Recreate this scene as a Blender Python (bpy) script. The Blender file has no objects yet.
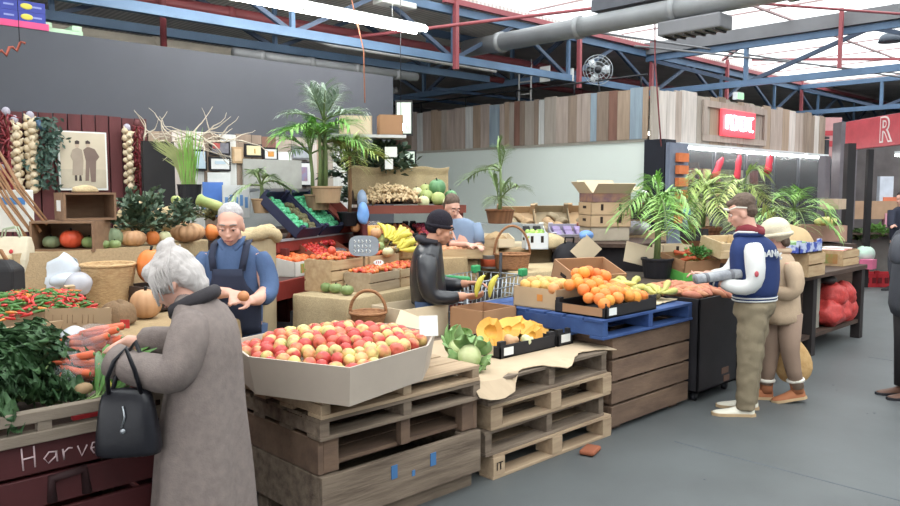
import bpy, bmesh, math, random
from mathutils import Vector, Matrix, noise
COL = bpy.context.scene.collection
rng = random.Random(11)
PI = math.pi
def U(a, b): return rng.uniform(a, b)

# ------------------------------------------------------------------ camera model (eye at 1.7 m, stall front runs along X)
FPX, CX, CY, EYE = 764.0, 450.0, 253.0, 1.7
PITCH = math.atan(63 / 764.0)
HEAD = math.radians(46.2216)
FW = Vector((math.cos(HEAD) * math.cos(PITCH), math.sin(HEAD) * math.cos(PITCH), -math.sin(PITCH)))
RT = Vector((math.sin(HEAD), -math.cos(HEAD), 0))
UP = RT.cross(FW)
CAMP = Vector((0, 0, EYE))
def ray(px, py): return FW + (px - CX) / FPX * RT + (CY - py) / FPX * UP
def Pz(px, py, z=0.0):
    d = ray(px, py); return CAMP + d * ((z - EYE) / d.z)
def Pd(px, py, dep): return CAMP + ray(px, py) * dep
def Px(px, py, x):
    d = ray(px, py); return CAMP + d * (x / d.x)
def Py(px, py, y):
    d = ray(px, py); return CAMP + d * (y / d.y)

# ------------------------------------------------------------------ materials
MATS = {}
def mat(name, col, rough=.65, col2=None, var=.12, vs=6, stretch=(1, 1, 1), bump=0, bs=40, metal=0, rnd=0, hue=0,
        emit=0, alpha=1, spec=.35, wave=None, sheen=0, sharp=0, trans=0, coat=0):
    if name in MATS: return MATS[name]
    m = bpy.data.materials.new(name); m.use_nodes = True
    nt = m.node_tree; N = nt.nodes; L = nt.links
    b = N['Principled BSDF']
    def nd(t, **k):
        n = N.new(t)
        for a, v in k.items(): n.inputs[a].default_value = v
        return n
    c1 = (*col, 1)
    if col2 is None: ca = tuple(max(0, c * (1 - var)) for c in col); cb = tuple(min(1, c * (1 + var)) for c in col)
    else: ca, cb = col, col2
    tc = N.new('ShaderNodeTexCoord'); mp = N.new('ShaderNodeMapping')
    mp.inputs['Scale'].default_value = stretch
    L.new(tc.outputs['Object'], mp.inputs['Vector'])
    oi = N.new('ShaderNodeObjectInfo')
    if rnd or hue:
        mul = N.new('ShaderNodeMath'); mul.operation = 'MULTIPLY'; mul.inputs[1].default_value = 37.0
        L.new(oi.outputs['Random'], mul.inputs[0]); L.new(mul.outputs[0], mp.inputs['Location'])
    ns = nd('ShaderNodeTexNoise', Scale=vs, Detail=4.0, Roughness=.6)
    L.new(mp.outputs[0], ns.inputs['Vector'])
    rp = N.new('ShaderNodeValToRGB')
    lo, hi = (.5 - .22 + sharp * .2, .5 + .22 - sharp * .2)
    rp.color_ramp.elements[0].position = lo; rp.color_ramp.elements[0].color = (*ca, 1)
    rp.color_ramp.elements[1].position = hi; rp.color_ramp.elements[1].color = (*cb, 1)
    L.new(ns.outputs['Fac'], rp.inputs['Fac'])
    out = rp.outputs['Color']
    if wave:
        wv = N.new('ShaderNodeTexWave'); wv.inputs['Scale'].default_value = wave[0]; wv.inputs['Distortion'].default_value = wave[1]
        wv.inputs['Detail'].default_value = 2
        wv.bands_direction = wave[2]
        L.new(mp.outputs[0], wv.inputs['Vector'])
        mx = N.new('ShaderNodeMix'); mx.data_type = 'RGBA'; mx.blend_type = 'MULTIPLY'; mx.inputs[0].default_value = wave[3]
        L.new(out, mx.inputs[6]); L.new(wv.outputs['Color'], mx.inputs[7]); out = mx.outputs[2]
    if rnd or hue:
        hs = N.new('ShaderNodeHueSaturation')
        mr = nd('ShaderNodeMapRange'); mr.inputs['To Min'].default_value = 1 - rnd; mr.inputs['To Max'].default_value = 1 + rnd
        L.new(oi.outputs['Random'], mr.inputs['Value']); L.new(mr.outputs[0], hs.inputs['Value'])
        if hue:
            m2 = N.new('ShaderNodeMath'); m2.operation = 'MULTIPLY'; m2.inputs[1].default_value = 7.31
            m3 = N.new('ShaderNodeMath'); m3.operation = 'FRACT'
            mr2 = nd('ShaderNodeMapRange'); mr2.inputs['To Min'].default_value = .5 - hue; mr2.inputs['To Max'].default_value = .5 + hue
            L.new(oi.outputs['Random'], m2.inputs[0]); L.new(m2.outputs[0], m3.inputs[0]); L.new(m3.outputs[0], mr2.inputs['Value'])
            L.new(mr2.outputs[0], hs.inputs['Hue'])
        L.new(out, hs.inputs['Color']); out = hs.outputs['Color']
    L.new(out, b.inputs['Base Color'])
    b.inputs['Roughness'].default_value = rough; b.inputs['Metallic'].default_value = metal
    b.inputs['Specular IOR Level'].default_value = spec
    if coat: b.inputs['Coat Weight'].default_value = coat
    if trans: b.inputs['Transmission Weight'].default_value = trans
    if alpha < 1: b.inputs['Alpha'].default_value = alpha
    if emit:
        b.inputs['Emission Color'].default_value = c1; b.inputs['Emission Strength'].default_value = emit
    if bump:
        n2 = nd('ShaderNodeTexNoise', Scale=bs, Detail=3.0)
        L.new(mp.outputs[0], n2.inputs['Vector'])
        bp = nd('ShaderNodeBump', Strength=bump, Distance=.01)
        L.new(n2.outputs['Fac'], bp.inputs['Height']); L.new(bp.outputs[0], b.inputs['Normal'])
    MATS[name] = m
    return m
def G(v, k=.10):                                                # sRGB bytes to linear, slightly muted to put the hall's haze into the colours
    c = [(x / 255.0) ** 2.2 for x in v]; l = .3 * c[0] + .55 * c[1] + .15 * c[2]
    return tuple((x + (l - x) * k) * .86 for x in c)

CARD = mat('cardboard', G((196, 164, 126)), .8, var=.08, vs=4, rnd=.08)
CARDL = mat('pale_cardboard', G((222, 201, 168)), .8, var=.06, vs=4, rnd=.05)
CARDD = mat('brown_carton', G((176, 130, 92)), .8, var=.08, vs=4, rnd=.08)
KRAFT = mat('kraft_paper', G((208, 190, 158)), .85, var=.06, vs=5)
APBOX = mat('apple_bin_board', G((190, 174, 158)), .8, var=.06, vs=3)
WOODP = mat('pallet_wood', G((150, 125, 100)), .85, col2=G((186, 160, 128)), vs=3, stretch=(.6, 6, 6), bump=.3, bs=14, rnd=.16)
WOODG = mat('old_grey_wood', G((92, 78, 66)), .88, col2=G((142, 124, 106)), vs=3, stretch=(.6, 6, 6), bump=.35, bs=14, rnd=.16)
WOODC = mat('crate_wood', G((176, 140, 100)), .8, col2=G((206, 176, 134)), vs=3, stretch=(1, 7, 7), bump=.15, bs=20, rnd=.1)
WOODD = mat('dark_wood', G((66, 50, 44)), .7, col2=G((92, 72, 60)), vs=4, stretch=(1, 7, 7), bump=.2, bs=20, rnd=.1)
WOODW = mat('worn_bin_wood', G((96, 76, 64)), .9, col2=G((130, 104, 84)), vs=2.2, stretch=(1, 4, 4), bump=.3, bs=16, rnd=.15)
MAROON = mat('maroon_paint', G((104, 44, 42)), .6, var=.2, vs=5, bump=.1, bs=20, rnd=.08)
MAROONF = mat('maroon_fence_paint', G((98, 52, 54)), .75, var=.18, vs=3, stretch=(4, 4, .7), bump=.1, rnd=.05)
REDW = mat('red_counter_paint', G((140, 48, 40)), .55, var=.15, vs=4, bump=.1)
BURLAP = mat('burlap', G((196, 172, 130)), .95, var=.14, vs=70, bump=.5, bs=160, rnd=.06)
BURLAPD = mat('brown_burlap', G((176, 148, 108)), .95, var=.14, vs=70, bump=.5, bs=160, rnd=.06)
WICKER = mat('wicker', G((186, 142, 92)), .7, col2=G((226, 188, 134)), vs=30, stretch=(1, 1, 4), bump=.8, bs=60)
WICKERD = mat('brown_wicker', G((134, 86, 52)), .7, col2=G((186, 130, 84)), vs=30, stretch=(1, 1, 4), bump=.8, bs=60)
BLACKP = mat('black_plastic', G((38, 38, 44)), .5, var=.1)
BLACKM = mat('black_board', G((46, 44, 46)), .7, var=.15, vs=5, bump=.05)
WHITEP = mat('white_plastic', G((226, 230, 234)), .45, var=.03)
PAPER = mat('white_paper', G((236, 236, 232)), .8, var=.03)
BLUEPAL = mat('blue_pallet_paint', G((44, 66, 116), 0), .7, col2=G((66, 92, 142), 0), vs=5, bump=.2, bs=20, rnd=.08)
STEEL = mat('steel', G((168, 174, 180)), .35, metal=.8, var=.08)
LEAF = mat('leaf_green', G((62, 92, 50)), .5, col2=G((104, 132, 72)), vs=9, rnd=.15)
LEAFP = mat('palm_green', G((84, 132, 52)), .45, col2=G((140, 182, 84)), vs=4, rnd=.18, hue=.012)
LEAFD = mat('dark_leaf', G((54, 76, 62)), .5, col2=G((100, 120, 92)), vs=12, rnd=.1)
STEMG = mat('stem_green', G((112, 132, 78)), .6)
STEMB = mat('stem_brown', G((124, 96, 66)), .8)
TWIG = mat('pale_twig', G((196, 182, 162)), .85)

# ------------------------------------------------------------------ mesh builder
class MB:
    def __init__(s): s.v = []; s.f = []; s.m = []; s.sm = []
    def add(s, vs, fs, mi=0, smooth=False, M=None):
        o = len(s.v)
        s.v += [(M @ Vector(p))[:] if M is not None else tuple(p) for p in vs]
        for f in fs:
            s.f.append([i + o for i in f]); s.m.append(mi); s.sm.append(smooth)
        return s
    def box(s, c, d, rz=0, mi=0, M=None, taper=1):
        hx, hy, hz = d[0] / 2, d[1] / 2, d[2] / 2
        T = Matrix.Translation(Vector(c)) @ Matrix.Rotation(rz, 4, 'Z')
        if M is not None: T = M @ T
        vs = [(sx * hx * (taper if sz > 0 else 1), sy * hy * (taper if sz > 0 else 1), sz * hz) for sz in (-1, 1) for sx, sy in ((-1, -1), (1, -1), (1, 1), (-1, 1))]
        return s.add(vs, [(3, 2, 1, 0), (4, 5, 6, 7), (0, 1, 5, 4), (1, 2, 6, 5), (2, 3, 7, 6), (3, 0, 4, 7)], mi, False, T)
    def beam(s, a, b, w, h, mi=0, up=(0, 0, 1)):
        a = Vector(a); b = Vector(b); x = (b - a); l = x.length; x.normalize()
        z = Vector(up); y = z.cross(x)
        if y.length < 1e-4: y = Vector((0, 1, 0)).cross(x)
        y.normalize(); z = x.cross(y)
        T = Matrix((x, y, z)).transposed().to_4x4(); T.translation = (a + b) / 2
        return s.box((0, 0, 0), (l, w, h), 0, mi, T)
    def tube(s, pts, r, n=8, mi=0, caps=True, flat=1.0, up=(0, 0, 1), smooth=True):
        pts = [Vector(p) for p in pts]; k = len(pts)
        rs = [r] * k if not isinstance(r, (list, tuple)) else list(r)
        t0 = (pts[1] - pts[0]).normalized()
        u = Vector(up)
        if abs(u.dot(t0)) > .95: u = Vector((1, 0, 0)) if abs(t0.x) < .9 else Vector((0, 1, 0))
        a = (u - t0 * u.dot(t0)).normalized()
        vs = []
        for i, p in enumerate(pts):
            t = (pts[min(i + 1, k - 1)] - pts[max(i - 1, 0)]).normalized()
            a = (a - t * a.dot(t)).normalized(); b = t.cross(a)
            ri = rs[i]; ra, rb = ri if isinstance(ri, tuple) else (ri, ri * flat)
            for j in range(n):
                th = 2 * PI * j / n
                vs.append(p + a * math.cos(th) * rb + b * math.sin(th) * ra)
        fs = [(i * n + j, i * n + (j + 1) % n, (i + 1) * n + (j + 1) % n, (i + 1) * n + j) for i in range(k - 1) for j in range(n)]
        if caps: fs += [tuple(range(n))[::-1], tuple((k - 1) * n + j for j in range(n))]
        return s.add(vs, fs, mi, smooth)
    def loft(s, rings, mi=0, caps=True, smooth=True):   # rings: lists of equal length of points
        n = len(rings[0]); vs = [p for r in rings for p in r]
        fs = [(i * n + j, i * n + (j + 1) % n, (i + 1) * n + (j + 1) % n, (i + 1) * n + j) for i in range(len(rings) - 1) for j in range(n)]
        if caps: fs += [tuple(range(n))[::-1], tuple((len(rings) - 1) * n + j for j in range(n))]
        return s.add(vs, fs, mi, smooth)
    def lathe(s, prof, n=20, c=(0, 0, 0), mi=0, sq=(1, 1), rib=None, smooth=True, M=None):
        vs = []
        for r, z in prof:
            for j in range(n):
                th = 2 * PI * j / n; k = rib(th, z) if rib else 1
                vs.append((c[0] + r * k * math.cos(th) * sq[0], c[1] + r * k * math.sin(th) * sq[1], c[2] + z))
        k = len(prof)
        fs = [(i * n + j, i * n + (j + 1) % n, (i + 1) * n + (j + 1) % n, (i + 1) * n + j) for i in range(k - 1) for j in range(n)]
        if prof[0][0] > 1e-5: fs.append(tuple(range(n))[::-1])
        if prof[-1][0] > 1e-5: fs.append(tuple((k - 1) * n + j for j in range(n)))
        return s.add(vs, fs, mi, smooth, M)
    def ell(s, c, r, n=14, k=9, mi=0, M=None):
        r = (r, r, r) if not isinstance(r, (list, tuple)) else r
        T = Matrix.Translation(Vector(c))
        if M is not None: T = T @ M
        prof = [(math.sin(PI * i / k), -math.cos(PI * i / k)) for i in range(k + 1)]
        prof[0] = (1e-4, -1); prof[-1] = (1e-4, 1)
        vs = [(p * math.cos(2 * PI * j / n) * r[0], p * math.sin(2 * PI * j / n) * r[1], z * r[2]) for p, z in prof for j in range(n)]
        fs = [(i * n + j, i * n + (j + 1) % n, (i + 1) * n + (j + 1) % n, (i + 1) * n + j) for i in range(k) for j in range(n)]
        return s.add(vs, fs, mi, True, T)
    def strip(s, pts, ws, nrm, mi=0, fold=0):     # a leaf blade: centre line, half widths, surface normal
        pts = [Vector(p) for p in pts]; nrm = Vector(nrm); vs = []
        for i, p in enumerate(pts):
            t = (pts[min(i + 1, len(pts) - 1)] - pts[max(i - 1, 0)]).normalized()
            sd = t.cross(nrm)
            if sd.length < 1e-4: sd = Vector((1, 0, 0))
            sd.normalize(); up = sd.cross(t)
            vs += [p - sd * ws[i] + up * fold * ws[i], p, p + sd * ws[i] + up * fold * ws[i]]
        fs = []
        for i in range(len(pts) - 1):
            for j in (0, 1): fs.append((3 * i + j, 3 * i + j + 1, 3 * i + 4 + j, 3 * i + 3 + j))
        return s.add(vs, fs, mi, True)
    def prism(s, poly, z0, z1, mi=0, M=None):
        n = len(poly)
        vs = [(x, y, z0) for x, y in poly] + [(x, y, z1) for x, y in poly]
        fs = [tuple(range(n))[::-1], tuple(range(n, 2 * n))] + [(i, (i + 1) % n, n + (i + 1) % n, n + i) for i in range(n)]
        return s.add(vs, fs, mi, False, M)
    def build(s, name, mats, parent=None, loc=None, bevel=0, sub=0, remesh=0, smoothit=0, solid=0, disp=None, rot=None):
        me = bpy.data.meshes.new(name); me.from_pydata([tuple(p) for p in s.v], [], s.f)
        if not isinstance(mats, (list, tuple)): mats = [mats]
        for m in mats: me.materials.append(m)
        me.polygons.foreach_set('material_index', s.m)
        me.polygons.foreach_set('use_smooth', s.sm)
        me.update()
        o = bpy.data.objects.new(name, me); COL.objects.link(o)
        if parent is not None: o.parent = parent
        if loc is not None: o.location = loc
        if rot is not None: o.rotation_euler = rot
        if solid:
            q = o.modifiers.new('s', 'SOLIDIFY'); q.thickness = solid; q.offset = 0
        if bevel:
            q = o.modifiers.new('b', 'BEVEL'); q.width = bevel; q.segments = 2; q.limit_method = 'ANGLE'
        if remesh:
            q = o.modifiers.new('r', 'REMESH'); q.mode = 'VOXEL'; q.voxel_size = remesh; q.use_smooth_shade = True
        if smoothit:
            q = o.modifiers.new('sm', 'SMOOTH'); q.iterations = smoothit; q.factor = .5
        if disp:
            tx = bpy.data.textures.new(name + '_folds', 'CLOUDS'); tx.noise_scale = disp[1]; tx.noise_depth = 1
            q = o.modifiers.new('d', 'DISPLACE'); q.texture = tx; q.strength = disp[0]; q.mid_level = .5; q.texture_coords = 'LOCAL'
        if sub:
            q = o.modifiers.new('u', 'SUBSURF'); q.levels = sub; q.render_levels = sub
        return o

def tag(o, label, cat, group=None, kind=None):
    o['label'] = label; o['category'] = cat
    if group: o['group'] = group
    if kind: o['kind'] = kind
    return o
def thing(name, label, cat, loc=(0, 0, 0), rz=0, group=None, rot=None):
    o = bpy.data.objects.new(name, None); COL.objects.link(o); o.empty_display_size = .1
    o.location = loc; o.rotation_euler = rot if rot else (0, 0, rz)
    return tag(o, label, cat, group)
def struct(o):
    o['kind'] = 'structure'; return o
KIDS = {}
def dup(root, loc, rot=(0, 0, 0), scale=None, label=None, group=None):
    def cp(o, par):
        c = o.copy(); COL.objects.link(c)
        if par is not None: c.parent = par
        for ch in KIDS.get(o.name) or list(o.children): cp(ch, c)
        return c
    if root.name not in KIDS:
        def reg(o):
            KIDS[o.name] = list(o.children)
            for ch in o.children: reg(ch)
        reg(root)
    r = cp(root, None); r.location = loc
    r.rotation_euler = rot
    if scale: r.scale = (scale,) * 3 if not isinstance(scale, tuple) else scale
    if label: r['label'] = label
    if group: r['group'] = group
    return r
class Spread:                       # first call moves the prototype itself, later calls copy it
    def __init__(s, proto): s.p = proto; s.used = False
    def put(s, loc, rot=(0, 0, 0), scale=None, label=None, group=None):
        if s.used: return dup(s.p, loc, rot, scale, label, group)
        s.used = True; p = s.p; dup.__defaults__
        if p.name not in KIDS:
            def reg(o):
                KIDS[o.name] = list(o.children)
                for ch in o.children: reg(ch)
            reg(p)
        p.location = loc; p.rotation_euler = rot
        if scale: p.scale = (scale,) * 3 if not isinstance(scale, tuple) else scale
        if label: p['label'] = label
        if group: p['group'] = group
        return p
def rr(): return (U(0, 6.28), U(0, 6.28), U(0, 6.28))
def label_text(body, size, loc, rot, m, parent, name='lettering', extr=.0015, align='CENTER', sp=1.0, offs=0):
    cu = bpy.data.curves.new(name, 'FONT'); cu.body = body; cu.size = size; cu.extrude = extr; cu.align_x = align; cu.align_y = 'CENTER'; cu.space_character = sp
    o = bpy.data.objects.new(name, cu); COL.objects.link(o); cu.materials.append(m)
    if offs: cu.offset = offs
    bpy.context.view_layer.update()
    me = bpy.data.meshes.new_from_object(o.evaluated_get(bpy.context.evaluated_depsgraph_get()))
    bpy.data.objects.remove(o); o = bpy.data.objects.new(name, me); COL.objects.link(o)
    o.location = loc; o.rotation_euler = rot
    if parent is not None: o.parent = parent
    return o
# ================================================================== camera, world, light
cam = bpy.data.cameras.new('camera'); cam.sensor_width = 36; cam.lens = 36 * FPX / 900
co = bpy.data.objects.new('camera', cam); COL.objects.link(co); co.location = CAMP
Mx = Matrix((RT, UP, -FW)).transposed(); co.rotation_euler = Mx.to_euler()
sc = bpy.context.scene; sc.camera = co
sc.view_settings.view_transform = 'Standard'; sc.view_settings.look = 'None'; sc.view_settings.gamma = 1
sc.view_settings.use_curve_mapping = False
sc.view_settings.exposure = 1.12
sc.cycles.use_denoising = True
sc.cycles.max_bounces = 8; sc.cycles.diffuse_bounces = 4; sc.cycles.transparent_max_bounces = 12
w = bpy.data.worlds.new('overcast_sky'); sc.world = w; w.use_nodes = True
bg = w.node_tree.nodes['Background']; bg.inputs[0].default_value = (.96, .99, 1.0, 1); bg.inputs[1].default_value = 1.5
sun = bpy.data.lights.new('daylight_sun', 'SUN'); sun.energy = .9; sun.angle = math.radians(60); sun.color = (1, .98, .95)
so = bpy.data.objects.new('daylight_sun', sun); COL.objects.link(so)
so.rotation_euler = Vector((.25, .45, -1)).to_track_quat('-Z', 'Y').to_euler()

# ================================================================== setting
FLOORM = mat('concrete_floor', G((82, 85, 86)), .5, col2=G((96, 100, 101)), vs=1.1, bump=.08, bs=90)
m = MB(); m.box((14, 4, -.05), (56, 46, .1)); struct(m.build('floor', FLOORM))
m = MB()                                                         # hairline joints and old gum marks of the concrete
for x in (4.6, 8.4, 12.2): m.box((x, .8, .001), (.012, 3.6, .002))
for i in range(60):
    m.lathe([(U(.006, .016), 0), (1e-4, .0015)], 8, (U(2.5, 12), U(-1.5, 2.5), .0005), sq=(1, U(.6, 1)))
struct(m.build('trim_1', mat('floor_marks', G((92, 98, 104)), .7)))

WALLK = mat('charcoal_wall', G((84, 86, 94)), .8, var=.06, vs=1.5)
def wallbox(name, a, b, m_): 
    q = MB(); q.box([(a[i] + b[i]) / 2 for i in range(3)], [abs(b[i] - a[i]) for i in range(3)]); return struct(q.build(name, m_))
wallbox('wall_back', (-1, 7.44, 0), (6.15, 7.7, 3.1), WALLK)
# maroon paling fence that faces the lower wall: one mesh of palings
m = MB()
for i in range(27):
    x = -.2 + i * .12
    m.box((x + .058, 7.4, 1.19 + U(-.008, .008)), (.108, .025, 2.38))
m.box((1.42, 7.425, .6), (3.24, .03, .1)); m.box((1.42, 7.425, 2.1), (3.24, .03, .1))
struct(m.build('wall_fence', MAROONF))
# recycled-timber wall behind the pictures
PLK = [mat('plank_%s' % n, G(c), .85, var=.22, vs=3, stretch=(5, 5, .5), bump=.15) for n, c in
       (('grey', (172, 160, 148)), ('tan', (180, 162, 150)), ('pale', (212, 200, 192)), ('brown', (150, 130, 114)), ('blue', (150, 168, 182)),
        ('mint', (164, 190, 172)), ('dark_green', (58, 76, 72)), ('rust', (136, 98, 84)), ('honey', (174, 150, 128)), ('white', (208, 208, 204)))]
def plankwall(name, p0, p1, z0, z1, wlo, whi, zj=.03, th=.03, ids=(0, 1, 2, 3, 8, 9, 4, 5, 6, 7), wts=(5, 6, 3, 5, 4, 2, 1.2, 1.2, .7, 1)):
    p0 = Vector(p0); p1 = Vector(p1); L = (p1 - p0).length; d = (p1 - p0) / L; t = 0; q = MB(); a = math.atan2(d.y, d.x)
    while t < L - .01:
        w_ = min(U(wlo, whi), L - t); c = p0 + d * (t + w_ / 2); top = z1 + U(-zj, zj)
        q.box((c.x, c.y, (z0 + top) / 2), (w_ - .005, th + U(0, .012), top - z0), a, rng.choices(ids, wts)[0]); t += w_
    return struct(q.build(name, PLK))
plankwall('wall_timber', (3.05, 7.42), (5.55, 7.42), 0, 2.28, .1, .2, .01, ids=(0, 1, 2, 3, 8, 9, 7), wts=(4, 5, 4, 4, 3, 3, 1))
# mint wall of the rear shop, with reclaimed boards above
MINT = mat('mint_wall', G((240, 250, 241)), .75, var=.02, vs=1)
wallbox('wall_mint', (9.52, 5.92, 0), (9.75, 12.2, 2.42), MINT)
wallbox('trim_2', (9.5, 5.92, 2.38), (9.75, 12.2, 2.42), mat('pale_trim', G((186, 180, 166)), .7))
plankwall('wall_boards', (9.5, 12.2), (9.5, 5.9), 2.42, 3.13, .09, .24, .02)
plankwall('wall_fascia', (9.5, 5.86), (15.8, 5.86), 2.4, 3.13, .12, .3, .03, ids=(0, 1, 2, 3, 8), wts=(6, 4, 2, 4, 1))
m = MB()                                                         # timber frame round the lit sign
for (a, b) in (((10.9, 2.5), (13.1, 2.5)), ((10.9, 3.02), (13.1, 3.02))): m.beam((a[0], 5.82, a[1]), (b[0], 5.82, b[1]), .03, .1)
for x in (10.95, 13.05): m.box((x, 5.815, 2.76), (.1, .035, .44))
struct(m.build('trim_3', PLK[1]))
# shop interior under the fascia
DARKI = mat('shop_interior', G((40, 42, 48)), .6, var=.3, vs=1.5)
wallbox('wall_shop_back', (9.75, 9.2, 0), (16.2, 9.35, 2.7), DARKI)
wallbox('wall_shop_side', (16.0, 5.9, 0), (16.2, 9.2, 2.7), DARKI)
wallbox('ceiling_shop', (9.75, 5.9, 2.72), (16.2, 9.3, 2.76), DARKI)
wallbox('wall_counter', (10.4, 5.9, 0), (15.9, 6.0, .95), mat('shop_counter', G((70, 72, 78)), .4))
wallbox('wall_corner', (9.45, 5.6, 0), (9.75, 5.92, 2.4), mat('dark_pier', G((40, 42, 52)), .6))
m = MB()                                                         # steel mullions and panes of the shop front
for x in (10.4, 11.5, 12.6, 13.7, 14.8, 15.9): m.box((x, 5.93, 1.68), (.045, .045, 1.45))
m.box((13.15, 5.93, .97), (5.5, .05, .05))
wf = struct(m.build('window_1', mat('mullion', G((96, 100, 108)), .4, metal=.4)))
GL = mat('clear_glass', G((235, 240, 245)), .03, spec=.12, alpha=.05)
m = MB()
for x in (10.95, 12.05, 13.15, 14.25, 15.35): m.box((x, 5.93, 1.68), (1.05, .006, 1.4))
m.build('pane', GL, wf)
# end of the hall, far right
wallbox('wall_far', (27, -20, 0), (27.2, 20, 4.9), mat('far_corrugated', G((150, 160, 172)), .6, wave=(9, 0, 'Y', .35)))
wallbox('wall_far_left', (-4, 17, 0), (27, 17.2, 5.2), mat('far_dim_wall', G((112, 112, 116)), .8))
wallbox('wall_front', (-8, -9.8, 0), (27, -9.6, 5), mat('hall_wall', G((150, 150, 152)), .8))
# roof: dark boarded slope behind the Y = 7.5 beam, glazing in front of it
ROOFM = mat('roof_lining', G((236, 226, 220)), .9, var=.15, vs=2, wave=(4, .3, 'X', .35))
m = MB(); m.add([(-8, 7.5, 4.2), (27, 7.5, 4.2), (27, 17, 4.1), (-8, 17, 4.1), (-8, 7.5, 4.3), (27, 7.5, 4.3), (27, 17, 4.2), (-8, 17, 4.2)],
                [(0, 1, 2, 3), (7, 6, 5, 4), (0, 4, 5, 1), (1, 5, 6, 2), (2, 6, 7, 3), (3, 7, 4, 0)])
struct(m.build('ceiling', ROOFM))
m = MB(); 
m.box((-4.5, 0, 4.36), (7, 15, .06)); m.box((23.5, 0, 4.36), (7, 22, .06)); m.box((10, -8.6, 4.36), (34, 2.2, .06))
struct(m.build('ceiling_skirt', ROOFM))
gm = bpy.data.materials.new('skylight_glazing'); gm.use_nodes = True; nt = gm.node_tree; nt.nodes.remove(nt.nodes['Principled BSDF'])
tr = nt.nodes.new('ShaderNodeBsdfTransparent'); tl = nt.nodes.new('ShaderNodeBsdfTranslucent'); mx = nt.nodes.new('ShaderNodeMixShader'); mx.inputs[0].default_value = .2
tr.inputs[0].default_value = (.98, 1, 1, 1)
nt.links.new(tr.outputs[0], mx.inputs[1]); nt.links.new(tl.outputs[0], mx.inputs[2]); nt.links.new(mx.outputs[0], nt.nodes['Material Output'].inputs[0])
m = MB(); m.box((9.5, 0, 4.34), (21, 15, .01)); sky = struct(m.build('window_2', gm))
m = MB()
for i in range(18): m.box((-.8 + i * 1.2, 0, 4.32), (.025, 15, .025))
for y in (-5, -2.5, 0, 2.5, 5): m.box((9.5, y, 4.29), (21, .04, .03))
m.build('glazing_bar', mat('glazing_bars', G((180, 150, 150)), .6), sky)

BLUEB = mat('blue_steel', G((92, 120, 152)), .5, var=.15, vs=3)
NAVYB = mat('navy_steel', G((70, 84, 106)), .55, var=.15, vs=3)
PINKB = mat('red_steel', G((158, 78, 84)), .5, var=.15, vs=3)
GREYB = mat('gutter_grey', G((120, 120, 124)), .6, var=.12, vs=2)
def truss(name, a, b, zt, zb, step, m1, m2, dia=.05, chord=(.08, .1), topm=None):
    a = Vector(a); b = Vector(b); L = (b - a).length; d = (b - a) / L; n = max(1, round(L / step)); q = MB()
    q.beam(a + Vector((0, 0, zt)), b + Vector((0, 0, zt)), *chord, mi=0)
    q.beam(a + Vector((0, 0, zb)), b + Vector((0, 0, zb)), *chord, mi=0)
    for i in range(n):
        p = a + d * (L * i / n); r = a + d * (L * (i + 1) / n); c = (p + r) / 2
        q.beam(p + Vector((0, 0, zt)), c + Vector((0, 0, zb)), dia, dia, mi=1)
        q.beam(c + Vector((0, 0, zb)), r + Vector((0, 0, zt)), dia, dia, mi=1)
        q.beam(c + Vector((0, 0, zb)), c + Vector((0, 0, zt)), dia, dia, mi=0)
    return struct(q.build(name, [m1, m2]))
truss('trim_4', (-4, 7.5, 0), (26, 7.5, 0), 4.08, 3.45, 2.6, BLUEB, NAVYB, .05)
truss('trim_5', (12, -7, 0), (12, 7.5, 0), 4.0, 3.4, 3.4, BLUEB, NAVYB, .06)
truss('trim_6', (18.5, -7, 0), (18.5, 7.5, 0), 4.1, 3.5, 3.6, BLUEB, NAVYB, .06)
truss('trim_7', (-4, 8.8, 0), (9.3, 8.8, 0), 4.1, 3.52, 2.6, BLUEB, NAVYB, .05)
truss('trim_8', (9.8, 7.6, 0), (9.8, 16.5, 0), 4.1, 3.5, 2.2, BLUEB, NAVYB, .055)
m = MB(); m.box((12.05, .2, 4.16), (.3, 14.6, .2)); struct(m.build('trim_9', GREYB))
m = MB()
for z, y in ((4.18, 7.42),): m.beam((7, y, z), (26, y, z), .06, .07)
for x in (7.2, 9.9, 12.0, 14.8, 18.5): m.beam((x, 7.4, 3.3), (x, 7.4, 4.3), .06, .06)
for x, y in ((11.8, 4.2), (11.8, 1.2), (18.3, 5), (18.3, 1), (18.3, -3)): m.beam((x, y, 3.45), (x, y, 4.3), .05, .05)
for (x0, y0), (x1, y1) in (((12, 5.6), (14.6, 7.4)), ((12, 1.2), (9.4, 4)), ((12, 1.2), (15, -2)), ((18.5, 2), (15, 7)), ((12, 4), (18.5, 0)), ((12, -1), (18.5, 4))):
    m.beam((x0, y0, 4.1), (x1, y1, 4.28), .05, .05)
struct(m.build('trim_10', PINKB))
fa0 = math.atan2(RT.y, RT.x)
# dark pier and red sign on the far corner stall
m = MB(); c = Pd(843, 190, 14.2); m.box((c.x, c.y, 1.47), (.31, .31, 2.94), fa0); struct(m.build('trim_11', mat('charcoal_pier', G((112, 106, 112)), .6)))
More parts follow.
